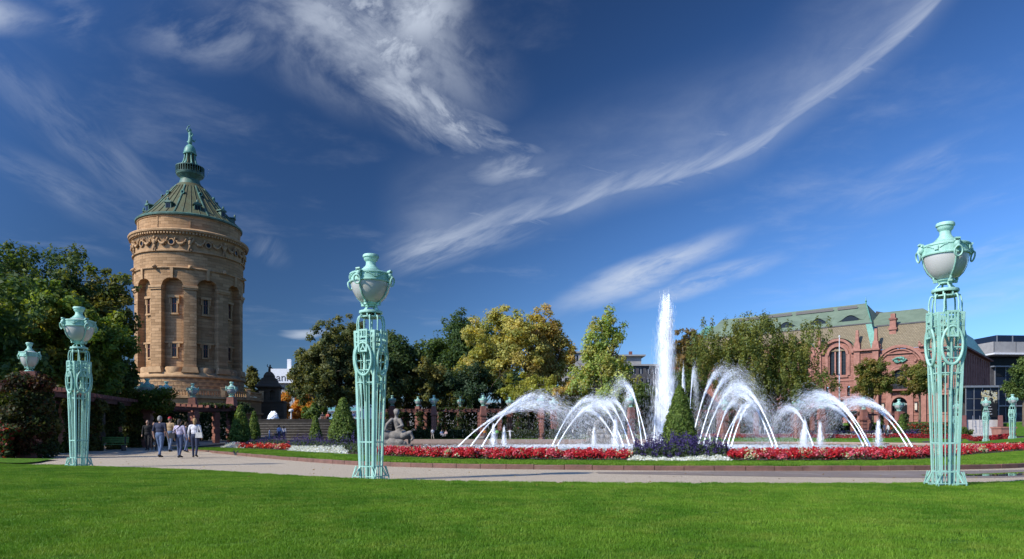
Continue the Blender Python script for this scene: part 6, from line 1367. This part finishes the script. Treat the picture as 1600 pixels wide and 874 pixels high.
# ------------------------------------------------------------------ fountain jets: threads and drops of water on ballistic paths
def drops_mesh(name, P, T, L, W, material):
    """elongated four-sided drops: P centre, T unit direction, L half length, W half width"""
    n = len(P); T = T/np.maximum(np.linalg.norm(T, axis=1, keepdims=True), 1e-6); A = np.cross(T, RNG.normal(size=(n, 3))); A /= np.maximum(np.linalg.norm(A, axis=1, keepdims=True), 1e-6); B = np.cross(T, A)
    L, W = np.broadcast_to(L, (n,))[:, None], np.broadcast_to(W, (n,))[:, None]
    V = np.stack([P-T*L, P+A*W, P+(-.5*A+.866*B)*W, P+T*L], 1)
    base = (np.arange(n)*4)[:, None]; F_ = np.concatenate([base+np.array([[0, 2, 1]]), base+np.array([[0, 1, 3]]), base+np.array([[0, 3, 2]]), base+np.array([[1, 2, 3]])]).astype(np.int32)
    me = bpy.data.meshes.new(name); me.vertices.add(n*4); me.vertices.foreach_set('co', V.astype(np.float32).ravel()); m_ = len(F_)
    me.loops.add(m_*3); me.loops.foreach_set('vertex_index', F_.ravel()); me.polygons.add(m_); me.polygons.foreach_set('loop_start', np.arange(0, m_*3, 3, dtype=np.int32)); me.update(calc_edges=True); me.materials.append(M[material]); return me
GR = 9.81
def jet(label, px, py, apx, apy, d, dd=0.0, n=2600, spread=.06, fall=1.0, w=.022, ln=.16, z0=.05, core=.35):
    """arched jet from its nozzle (photo px, at depth d) to its apex (apx, apy at depth d+dd)"""
    x0 = PX(px, d); da = d+dd; xa, za = PX(apx, da), PZ(apy, da); h = max(.3, za-z0); vz = math.sqrt(2*GR*h); ta = vz/GR; vx, vy = (xa-x0)/ta, (da-d)/ta
    o = empty('fountain_jet', (x0, d, 0), 0, label, 'water jet', 'jets of the fountain'); T1 = ta*(1+fall*math.sqrt((h+z0)/h))
    MB().lathe([(.10, -.1), (.10, .04), (.06, .08), (.045, .14), (0, .14)], 8).build('nozzle', 'blackiron', o)
    t_ = RNG.uniform(0, 1, n)**1.3*T1; dr = np.clip(t_/T1, 0, 1)
    sp = spread*(.10+1.2*dr**1.3); vv = np.column_stack([vx*(1+RNG.normal(size=n)*sp), vy*(1+RNG.normal(size=n)*sp)+RNG.normal(size=n)*sp*1.2, vz*(1+RNG.normal(size=n)*sp*.55)])
    t2 = t_[:, None]; P = np.column_stack([vv[:, 0]*t_, vv[:, 1]*t_, z0+vv[:, 2]*t_-.5*GR*t_**2]); Vn = vv.copy(); Vn[:, 2] -= GR*t_
    k = P[:, 2] > .02; P, Vn, dr = P[k], Vn[k], dr[k]; m_ = len(P)
    link('spray', drops_mesh('spray', P, Vn, ln*RNG.uniform(.5, 1.3, m_)*(1.25-.75*dr), w*RNG.uniform(.5, 1.3, m_)*(1.15-.75*dr), 'spray'), None, o)
    tc_ = np.linspace(0, ta*(core+.25), 14); MB().tube([(vx*q, vy*q, z0+vz*q-.5*GR*q*q) for q in tc_], [.062*(1-.75*i/13) for i in range(14)], 7).build('water_rope', 'jetcore', o, 60)
    return o
JD = 58.0
J = [('leftmost arching jet, low and flat, beside the urn pillars', 715, 700, 835, 636, 58, -2), ('second arching jet from the left, close beside the leftmost', 735, 700, 828, 630, 60, -2), ('thick arching jet rising right of the two leftmost ones', 752, 701, 838, 620, 55, 2), ('steep arching jet left of the horse statue', 862, 700, 925, 624, 57, 3),
     ('arching jet falling left over the horse statue', 975, 703, 930, 631, 56, 4), ('arching jet left of the cone shrub, second of four', 984, 702, 943, 628, 60, 5), ('arching jet left of the cone shrub, third of four', 993, 700, 955, 626, 64, 5), ('tall arching jet left of the cone shrub, nearest the tall jet', 1012, 698, 972, 600, 66, 5),
     ('slender upright jet just right of the cone shrub', 1076, 692, 1084, 584, 76, 3), ('high arching jet right of the cone shrub', 1080, 696, 1128, 580, 70, 4), ('highest arching jet, leaning far to the right', 1091, 697, 1148, 584, 66, 4), ('low arching jet starting below the highest arch', 1118, 694, 1148, 630, 74, 2), ('arching jet right of centre, inner of the twin arch', 1136, 703, 1168, 634, 57, 3), ('arching jet right of centre, outer of the twin arch', 1142, 704, 1180, 630, 56, 3),
     ('wide arch falling left, its nozzle right of the twin arch', 1215, 705, 1150, 604, 55, 3), ('short arching jet beside the small right fountains', 1271, 698, 1232, 638, 62, 3), ('long jet arching left from the right group, upper', 1357, 703, 1278, 618, 56, 3), ('long jet arching left from the right group, lower', 1361, 702, 1284, 620, 58, 3), ('rightmost long jet arching left before the hall', 1418, 701, 1338, 628, 58, 3), ('second long jet just beside the rightmost one', 1426, 702, 1346, 628, 57, 3)]
J += [('short upright jet at the foot of the tall jet, left', 1022, 694, 1026, 618, 73, 1), ('upright jet right at the foot of the tall jet', 1035, 694, 1032, 604, 75, 1), ('slender upright jet behind the cone shrub top', 1064, 692, 1067, 590, 77, 1), ('low fan jet left of the tall jet', 1003, 697, 985, 612, 70, 3),
      ('thin jet beside the steep arch left of the horse statue', 870, 700, 936, 634, 60, 3), ('thin inner jet of the highest arches', 1098, 697, 1158, 602, 68, 3), ('short inner arch below the twin arch', 1128, 702, 1162, 648, 60, 2), ('second wide arch falling left beside the twin arch', 1208, 703, 1152, 616, 58, 3), ('thin long jet inside the right group', 1350, 702, 1286, 632, 60, 3), ('thin arch crossing before the horse statue', 967, 702, 912, 640, 58, 4)]
for j in J:
    jet(*j, n=int(3500+22*max(0, j[2]-j[4])), spread=.095, w=.0105, ln=.27)
# central tall jet with its falling veil
cx_, cd = PX(1046, 74), 74.0; o = empty('central_jet', (cx_, cd, 0), 0, 'tall white central fountain jet rising above everything else in the basin', 'water jet')
MB().lathe([(.4, -.1), (.4, .1), (.25, .2), (.18, .4), (0, .4)], 12).build('nozzle', 'blackiron', o)
h = PZ(450, cd); n = 27000; vz = math.sqrt(2*GR*h)
f_ = RNG.uniform(0, 1, n); zt = h*np.clip(1-np.abs(RNG.normal(size=n))*.11, .35, 1.0); zz = zt*np.sqrt(RNG.uniform(0, 1, n)); up = RNG.uniform(size=n) < .5
wd = np.where(up, .16+.42*(zz/h)*(1.35-zz/h)*1.6, .42+1.05*(1-zz/h)); xx = RNG.normal(size=n)*wd*.55-np.where(up, 0, 1)*(.75*(1-zz/h)); yy = RNG.normal(size=n)*wd*.55
grp = RNG.integers(0, 14, n); xx += -.35*(zz/h)+.14*np.sin(zz*1.3+grp*1.7)*(.3+zz/h); yy += .14*np.cos(zz*1.1+grp*2.3); zz *= (.86+.14*RNG.uniform(size=14))[grp]
pl_ = RNG.uniform(size=n) < .22; zz = np.where(pl_, h*.42*RNG.uniform(0, 1, n)**1.4, zz); xx = np.where(pl_, RNG.normal(size=n)*(.35+.5*(1-zz/h/.42))-.3, xx); yy = np.where(pl_, RNG.normal(size=n)*.6, yy)
P = np.column_stack([xx, yy, zz]); T_ = np.column_stack([RNG.normal(size=n)*.05, RNG.normal(size=n)*.05, np.ones(n)])
link('spray', drops_mesh('spray', P, T_, RNG.uniform(.15, .6, n), np.where(up, RNG.uniform(.010, .019, n), RNG.uniform(.0055, .011, n)), 'spray'), None, o)
for q in range(7):
    a = q*.9; MB().tube([(.10*math.cos(a)*(1+k*.25)-.35*k/9, .10*math.sin(a)*(1+k*.25), h*(.96-.03*(q % 3))*k/9) for k in range(10)], [.10*(1-.85*k/9) for k in range(10)], 6).build('water_rope', 'jetcore', o, 60)
# bubbling cones
def bubbler(label, px, top, bottom, hw, d, n=2600):
    n = int(n*.9); x = PX(px, d); hh = (bottom-top)*d/F; o = empty('bubbling_fountain', (x, d, .02), 0, label, 'water jet', 'small bubbling fountains'); MB().lathe([(.12, -.1), (.12, .05), (0, .06)], 8).build('nozzle', 'blackiron', o)
    r_ = hw*d/F; a = RNG.uniform(0, 2*PI, n); k = RNG.integers(0, 9, n); top_ = (.62+.45*RNG.uniform(size=9))[k]; t_ = RNG.uniform(0, 1, n)**.7*top_*(1+.08*RNG.normal(size=n))
    wd = r_*(.14+.9*(1-np.clip(t_, 0, 1))**1.6); rr = np.abs(wd*(.35+.6*RNG.normal(size=n))); off = np.stack([np.cos(k*2.4), np.sin(k*2.4)], 1)*r_*.18
    P = np.column_stack([rr*np.cos(a)+off[:, 0], rr*np.sin(a)+off[:, 1], hh*t_+.02]); T_ = np.column_stack([np.cos(a)*.3*(1-t_), np.sin(a)*.3*(1-t_), np.ones(n)])
    link('spray', drops_mesh('spray', P, T_, RNG.uniform(.05, .22, n), RNG.uniform(.004, .010, n), 'spray'), None, o)
bubbler('small white bubbling fountain inside the left arches, larger one', 771, 668, 702, 7, 58); bubbler('small white bubbling fountain inside the left arches, thinner one', 787.5, 673, 702, 6, 60, 1800)
bubbler('small bubbling fountain before the horse statue', 928, 671, 700, 6, 62, 1800); bubbler('bright bubbling fountain left of the cone shrub', 961.5, 664, 706, 10, 52, 3600); bubbler('bubbling fountain in the right group, broad one', 1257, 664, 706, 10, 53, 3600)
bubbler('bubbling fountain in the right group, narrower neighbour', 1281.5, 667, 701, 7, 60, 2200); bubbler('rightmost bubbling fountain between the long arches', 1372.5, 664, 704, 8, 56, 2600); bubbler('tiny bubbling fountain right of the cone shrub', 1109, 676, 692, 3.5, 75, 900)
# drifting veil of fine drops around the jets
n = 13000; vx_ = RNG.normal(size=n)*7.5+PX(1030, 68); vy_ = RNG.normal(size=n)*4+67; vz_ = np.abs(RNG.normal(size=n))*2.4
tag(link('mist', drops_mesh('mist', np.column_stack([vx_, vy_, vz_+.05]), np.column_stack([RNG.normal(size=n)*.25-.15, RNG.normal(size=n)*.2, -np.ones(n)]), RNG.uniform(.05, .2, n), RNG.uniform(.003, .006, n), 'spray')), 'drifting mist of fine drops around the jets', 'mist', kind='stuff')
# dome-shaped water bell on the cascade
o = empty('water_bell', (PX(427, 99), 99, 3.0), 0, 'white dome of spray at the top of the cascade steps', 'water jet'); n = 4200; u = RNG.normal(size=(n, 3)); u /= np.linalg.norm(u, axis=1, keepdims=True); u[:, 2] = np.abs(u[:, 2])
link('spray', drops_mesh('spray', u*np.array([.82, .82, 1.35])*RNG.uniform(.5, 1, (n, 1))**.4+np.array([0, 0, .05]), u*np.array([.4, .4, -1])+np.array([0, 0, -.3]), RNG.uniform(.06, .2, n), RNG.uniform(.015, .035, n), 'jetcore'), None, o); MB().lathe([(.3, -.2), (.3, .1), (0, .15)], 10).build('nozzle', 'blackiron', o)
# foam where the jets come down
n = 9000; fx_ = RNG.normal(size=n)*9+PX(1040, 66); fy_ = RNG.normal(size=n)*7+66; k = (fy_ > 42) & (fy_ < 90); P = np.column_stack([fx_[k], fy_[k], .03+.10*RNG.uniform(size=k.sum())**3])
tag(link('foam', drops_mesh('foam', P, np.column_stack([RNG.normal(size=k.sum()), RNG.normal(size=k.sum())*.3, .05*RNG.normal(size=k.sum())]), RNG.uniform(.06, .28, k.sum()), RNG.uniform(.01, .03, k.sum()), 'spray')), 'splashing foam on the basin water under the jets', 'foam', kind='stuff')

# ------------------------------------------------------------------ sculptures at the basin
def sea_centaur(px, top, bottom, d, flip, label):
    H = (bottom-top)*d/F; s = H/3.6*.94
    pr = [('e', (0, 0, .95), (1.0, .5, .46), 0), ('e', (-.85, 0, .98), (.62, .52, .56), 0), ('e', (.72, 0, 1.02), (.46, .44, .52), 0), ('c', (.5, 0, 1.2), (.3, 0, 1.75), .40, .30, 0), ('c', (.28, 0, 1.75), (.14, 0, 2.35), .28, .34, 0), ('c', (.12, 0, 2.5), (.15, 0, 2.85), .17, .16, 0), ('e', (.17, -.02, 3.12), (.26, .26, .32), 0), ('e', (.13, .08, 3.25), (.28, .3, .25), 0),
          ('c', (-.25, -.15, 2.45), (-.7, -.3, 2.0), .19, .15, 0), ('c', (-.7, -.3, 2.0), (-.85, -.45, 1.45), .15, .11, 0), ('c', (.5, -.2, 2.4), (.78, -.45, 1.9), .19, .15, 0), ('c', (.78, -.45, 1.9), (.35, -.65, 1.7), .15, .11, 0),
          ('c', (.85, -.3, .95), (1.5, -.35, 1.25), .30, .20, 0), ('c', (1.5, -.35, 1.25), (1.75, -.35, .75), .17, .12, 0), ('c', (1.75, -.35, .75), (1.62, -.35, .55), .13, .12, 0), ('c', (.8, .3, .9), (1.35, .35, .85), .30, .20, 0), ('c', (1.35, .35, .85), (1.3, .35, .3), .17, .13, 0),
          ('c', (-1.1, 0, .7), (-1.6, .1, .45), .5, .36, 0), ('c', (-1.6, .1, .45), (-1.8, -.3, .9), .32, .2, 0), ('c', (-1.8, -.3, .9), (-1.5, -.45, 1.3), .2, .1, 0), ('c', (-1.5, -.45, 1.3), (-1.75, -.5, 1.65), .1, .16, 0), ('c', (-.3, -.4, .3), (.9, -.45, .2), .38, .3, 0), ('c', (-1.2, -.3, .2), (.4, .3, .2), .42, .4, 0), ('e', (.5, -.55, .3), (.5, .3, .35), 0)]
    x = PX(px, d); z = PZ(bottom, d); o = empty('sea_centaur_statue', (x, d, z), 0, label, 'statue', 'stone sea creatures at the basin')
    b = link('figure', figure_mesh('sea_centaur', pr, .05, ['stone']), None, o); b.scale = (-s if flip else s, s, s); z0 = -.1-z
    MB().taper(-1.75*s, 1.75*s, -1.1*s, 1.1*s, -.35, .12*s, .92).build('plinth', 'stone', o); MB().box(-2.3*s, 2.3*s, -1.4*s, 1.5*s, -.65, -.35).build('plinth_step', 'stone', o); MB().box(-3.0*s, 3.0*s, -1.8*s, 1.8*s, z0, -.65).build('pedestal', 'reddark', o)
sea_centaur(617, 633, 697, 49, False, 'pale stone sea centaur statue right of the middle lamp')
sea_centaur(937, 643, 686, 92, True, 'pale stone sea centaur statue seen through the arching jets')
# stone path through the bank
tag(MB().add([(PX(742, 106), 106, .62), (PX(755, 106), 106, .62), (PX(762, 119), 119, 1.5), (PX(752, 119), 119, 1.5)], [(0, 1, 2, 3)]).build('bank_path', 'stone'), kind='structure')
# ------------------------------------------------------------------ people
def cloth(name, c): return mat(name, c, [x*.8 for x in c], .85, 12, .2, 40)
SKIN = mat('skin', (.46, .27, .19), (.42, .24, .17), .6, 6); EYE_M = mat('eye_dark', (.02, .015, .012), None, .3)
_cl = {}
def CL(c):
    if c not in _cl: _cl[c] = cloth('cloth_%d' % len(_cl), c)
    return _cl[c]
def person(label, px, feet, d, height, face, top, legs, hair, sleeve='long', hairlen=0, stride=.25, pose='walk', voxel=.024, bag=None, cap=None, shoes=(.03, .03, .035), wide=1.0, z=None, group=None):
    """face: heading in degrees, 0 = away from the camera, 180 = towards it"""
    s = height/1.75; hw = .185*wide; sh = .205*wide; st_ = stride
    def leg(sg, f):
        hip = (sg*.09, 0, .92); kn = (sg*.10, f*.55-.02*0+.03, .50); an = (sg*.095, f-.05*(f < 0), .09+(.05 if f < 0 else 0)); toe = (sg*.11, f+.15, .045)
        if pose == 'sit': hip, kn, an, toe = (sg*.09, 0, .12), (sg*.12, .42, .28), (sg*.12, .62, -.1+.05), (sg*.12, .78, -.06)
        return [('c', hip, kn, .10*wide, .066, 1), ('c', kn, an, .064, .048, 1), ('c', (an[0], an[1]-.04, an[2]-.04), toe, .046, .036, 4)]
    zt = -.78 if pose == 'sit' else 0
    pr = leg(-1, st_)+leg(1, -st_)+[('e', (0, 0, .98+zt), (.175*wide, .125*wide, .15), 1), ('e', (0, 0, 1.14+zt), (.165*wide, .115*wide, .16), 0), ('e', (0, .005, 1.30+zt), (.185*wide, .125*wide, .17), 0), ('c', (-sh*.8, 0, 1.405+zt), (sh*.8, 0, 1.405+zt), .068, .068, 0), ('c', (0, 0, 1.43+zt), (0, .01, 1.53+zt), .055, .052, 2),
        ('e', (0, .015, 1.635+zt), (.076, .094, .118), 2), ('e', (0, .11, 1.63+zt), (.014, .02, .025), 2), ('e', (-.077, .0, 1.63+zt), (.012, .022, .03), 2), ('e', (.077, 0, 1.63+zt), (.012, .022, .03), 2), ('e', (0, .085, 1.575+zt), (.03, .022, .018), 2)]
    for sg, f in ((-1, -.5), (1, .5)):
        f *= st_; shd = (sg*sh, 0, 1.40+zt); elb = (sg*(sh+.055), f*.35-.03, 1.13+zt); wr = (sg*(sh+.05), f*.9+.06, .90+zt); c_ = 0 if sleeve == 'long' else 2
        if pose == 'sit': elb, wr = (sg*(sh+.05), .05, .36), (sg*.12, .32, .36)
        if pose == 'reach' and sg > 0: elb, wr = (sg*(sh+.2), .05, 1.30), (sg*(sh+.42), .1, 1.22)
        if pose == 'reach' and sg < 0: elb, wr = (sg*(sh+.2), .05, 1.30), (sg*(sh+.40), .1, 1.30)
        dr = Vector(wr)-Vector(elb); dr.normalize(); h0 = Vector(wr)
        pr += [('c', shd, elb, .056*wide, .044, 0), ('c', elb, wr, .042, .031, c_), ('c', tuple(h0), tuple(h0+dr*.075), .033, .03, 2)]
        for q, fl in ((-.024, .055), (-.008, .068), (.008, .062), (.024, .048)): b_ = h0+dr*.085+Vector((0, q, 0)); pr.append(('c', tuple(b_), tuple(b_+dr*fl+Vector((-sg*.012, .006, 0))), .0105, .009, 2))
        pr.append(('c', tuple(h0+dr*.03), tuple(h0+dr*.075+Vector((-sg*.015, .04, 0))), .012, .010, 2))
    x = PX(px, d); zz = PZ(feet, d) if z is None else z
    o = empty('person', (x, d, zz), R(-face), label, 'person', group); o.scale = (s, s, s)
    b = link('body', figure_mesh('body', pr, voxel, [CL(top), CL(legs), SKIN, SKIN, CL(shoes)]), None, o)
    hm = [('e', (0, -.012, 1.662+zt), (.088, .102, .108), 0), ('e', (0, -.05, 1.62+zt), (.082, .07, .10), 0)]
    if hairlen: hm += [('c', (0, -.06, 1.62+zt), (0, -.085, 1.62-hairlen+zt), .078, .05, 0)]
    if cap is None: hm_mat = CL(hair); link('hair', figure_mesh('hair', hm, voxel, [hm_mat]), None, o)
    else:
        link('hair', figure_mesh('hair', [('e', (0, -.03, 1.63+zt), (.083, .085, .09), 0)], voxel, [CL(hair)]), None, o)
        MB().lathe([(.094, 1.675+zt), (.094, 1.70+zt), (.08, 1.745+zt), (.045, 1.775+zt), (0, 1.785+zt)], 14).prism([(-.075, .06), (.075, .06), (.06, .17), (0, .19), (-.06, .17)], 1.675+zt, 1.687+zt).build('cap', CL(cap), o, 50)
    for sg in (-1, 1): MB().ball((sg*.031, .103, 1.648+zt), (.011, .007, .008), 6, 4).build('eye', EYE_M, o)
    if bag:
        side, colr = bag; bx = side*.23
        bg_ = MB().taper(bx-.17, bx+.13, -.20, -.08, .88, 1.12, .82).build('bag', CL(colr), o); MB().tube([(bx-.1, -.14, 1.1), (bx*.3, -.15, 1.3), (-side*.10, -.06, 1.49), (-side*.02, .13, 1.36), (bx*.8, .12, 1.05)] if side < 0 else [(bx-.08, -.14, 1.1), (bx-.05, -.12, 1.38), (bx-.05, -.02, 1.475), (bx-.03, .1, 1.36), (bx, .1, 1.1)], .013, 6).build('strap', CL(colr), bg_, 60)
    return o
NAVY, JEAN, LILAC, WHITE, TAN, BLACK = (.022, .028, .06), (.10, .15, .26), (.52, .46, .60), (.72, .70, .74), (.42, .29, .16), (.012, .012, .014)
G = 'walking group on the gravel'
person('man in navy T-shirt and jeans walking away, grey hair', 250, 715.3, 30.5, 1.80, 8, NAVY, JEAN, (.32, .30, .28), 'short', 0, .14, voxel=.016, wide=1.12, group=G, shoes=(.04, .035, .03))
person('woman in lilac blouse with black shoulder bag walking away', 280.5, 715.6, 30.3, 1.66, 5, LILAC, (.05, .075, .15), (.055, .045, .04), 'long', .1, .10, voxel=.016, bag=(-1, (.015, .015, .018)), group=G)
person('fair haired woman in white blouse with white bag walking away', 304.5, 714.9, 30.3, 1.68, -10, WHITE, (.025, .035, .075), (.40, .25, .11), 'long', .12, .12, voxel=.016, bag=(1, (.68, .66, .62)), group=G)
person('man in tan shirt and red cap walking away', 265.5, 706.6, 35.6, 1.76, 5, TAN, (.13, .18, .28), (.2, .15, .1), 'short', 0, .16, voxel=.018, cap=(.45, .02, .03), group=G)
person('man all in black walking towards the camera', 230.5, 704.6, 41, 1.78, 165, BLACK, (.015, .015, .018), (.12, .10, .09), 'long', 0, .2, voxel=.018, group=G)
person('person in dark navy jacket and jeans behind the women', 291, 707, 40, 1.72, 12, (.02, .024, .045), (.09, .13, .24), (.10, .06, .035), 'long', .04, .2, voxel=.02, group=G)
person('dark clothed person half hidden behind the man in navy', 240.5, 704.5, 41.5, 1.68, 150, (.03, .025, .03), (.02, .02, .03), (.10, .06, .04), 'long', .05, .15, voxel=.02, group=G)
S_ = 'visitors at the foot of the steps'
person('man in pale blue shirt standing before the steps', 436, 689, 80, 1.78, 20, (.42, .48, .66), (.04, .06, .14), (.03, .025, .02), 'long', 0, .1, voxel=.035, group=S_)
person('dark haired woman in white top before the steps', 443.5, 689, 80, 1.68, 0, (.70, .68, .74), (.05, .06, .12), (.012, .01, .01), 'long', .35, .1, voxel=.035, group=S_)
person('child in white and blue looking at the fountain before the steps', 421, 688, 80, 1.35, 60, (.62, .66, .78), (.30, .40, .60), (.10, .05, .03), 'short', .05, .1, voxel=.035, group=S_)
person('person in red sitting on the parapet above the steps', 512, 664, 97.2, 1.7, 200, (.50, .10, .07), (.30, .14, .10), (.03, .025, .02), 'short', 0, 0, 'sit', voxel=.04, z=3.34)
person('person in dark top sitting on the parapet above the steps', 504, 664, 97.2, 1.7, 170, (.03, .03, .04), (.25, .12, .09), (.03, .025, .02), 'short', 0, 0, 'sit', voxel=.04, z=3.34)
person('person in blue standing at the right end of the steps', 552, 672, 96, 1.7, 200, (.05, .09, .25), (.6, .6, .62), (.04, .03, .02), 'short', 0, .1, voxel=.04, z=2.6)
B_ = 'visitors on the far basin rim'
person('man in white shirt and beige trousers on the far rim', 676, 687, 104.5, 1.72, -30, (.74, .73, .72), (.55, .48, .38), (.04, .03, .02), 'short', 0, .2, voxel=.04, group=B_)
person('person in blue sitting on the grass bank', 690, 682, 107, 1.7, 150, (.25, .35, .55), (.3, .3, .36), (.06, .04, .03), 'short', .1, 0, 'sit', voxel=.045, z=1.0)
person('person in pink lounging on the grass bank beside the path', 697, 682, 107, 1.65, 200, (.5, .35, .33), (.35, .3, .3), (.03, .02, .02), 'short', .1, 0, 'sit', voxel=.045, z=1.0)
person('person in orange shirt behind the left jets', 757, 687, 104.8, 1.6, 0, (.60, .24, .05), (.1, .1, .12), (.04, .03, .02), 'short', 0, .1, voxel=.045, group=B_)
person('person in bright green shirt behind the left jets', 776.5, 687, 104.8, 1.6, 0, (.22, .55, .15), (.1, .1, .12), (.04, .03, .02), 'short', 0, .1, voxel=.045, group=B_)
person('person in white spreading the arms on the far rim', 797, 687, 104.8, 1.6, 180, (.78, .78, .78), (.75, .74, .74), (.04, .03, .02), 'long', 0, .1, 'reach', voxel=.045, group=B_)
person('dark clothed person standing by the far pergola pillar', 842, 686, 107, 1.7, 90, (.02, .02, .022), (.02, .02, .022), (.02, .02, .02), 'long', 0, .15, voxel=.045, group=B_)
person('person in white shirt walking behind the steep left jet', 895, 686.5, 106, 1.7, 90, (.75, .75, .74), (.05, .06, .1), (.05, .04, .03), 'short', 0, .2, voxel=.045, group=B_)
person('man in dark blue walking below the short right pergola', 1382, 681, 97, 1.75, 90, (.04, .06, .12), (.05, .06, .1), (.06, .04, .03), 'short', 0, .2, voxel=.04, group='couple below the short pergola')
person('woman in white walking below the short right pergola', 1387.5, 681, 97.3, 1.68, -90, (.78, .77, .76), (.6, .58, .56), (.15, .09, .05), 'long', .1, .2, voxel=.04, group='couple below the short pergola')
person('person in tan behind the veil of the central right jets', 1188, 682, 108, 1.7, 90, (.45, .30, .18), (.25, .3, .4), (.05, .04, .03), 'short', 0, .2, voxel=.045)
person('person in white behind the veil of the central right jets', 1195, 682, 108, 1.7, 90, (.75, .75, .74), (.3, .35, .45), (.05, .04, .03), 'short', 0, .2, voxel=.045)
# pigeon landing on the walk
x, d = PX(368, 33), 33.0; o = empty('pigeon', (x, d, PZ(713, 33)), R(40), 'dark pigeon landing beside the kerb', 'bird')
pr = [('c', (0, -.02, .09), (0, .10, .12), .055, .05, 0), ('c', (0, .12, .14), (0, .16, .20), .03, .028, 0), ('e', (0, .175, .225), (.027, .032, .027), 0), ('c', (0, .2, .22), (0, .225, .212), .008, .003, 0), ('c', (0, -.06, .085), (0, -.19, .07), .03, .022, 0)]
for sg in (-1, 1): pr += [('c', (sg*.04, .06, .13), (sg*.10, .0, .24), .022, .018, 0), ('c', (sg*.10, .0, .24), (sg*.13, -.12, .30), .018, .008, 0), ('c', (sg*.07, .0, .18), (sg*.10, -.12, .22), .018, .010, 0), ('c', (sg*.025, .02, .05), (sg*.03, .04, -.0), .009, .006, 0)]
link('body', figure_mesh('pigeon', pr, .012, [CL((.04, .042, .05))]), None, o)
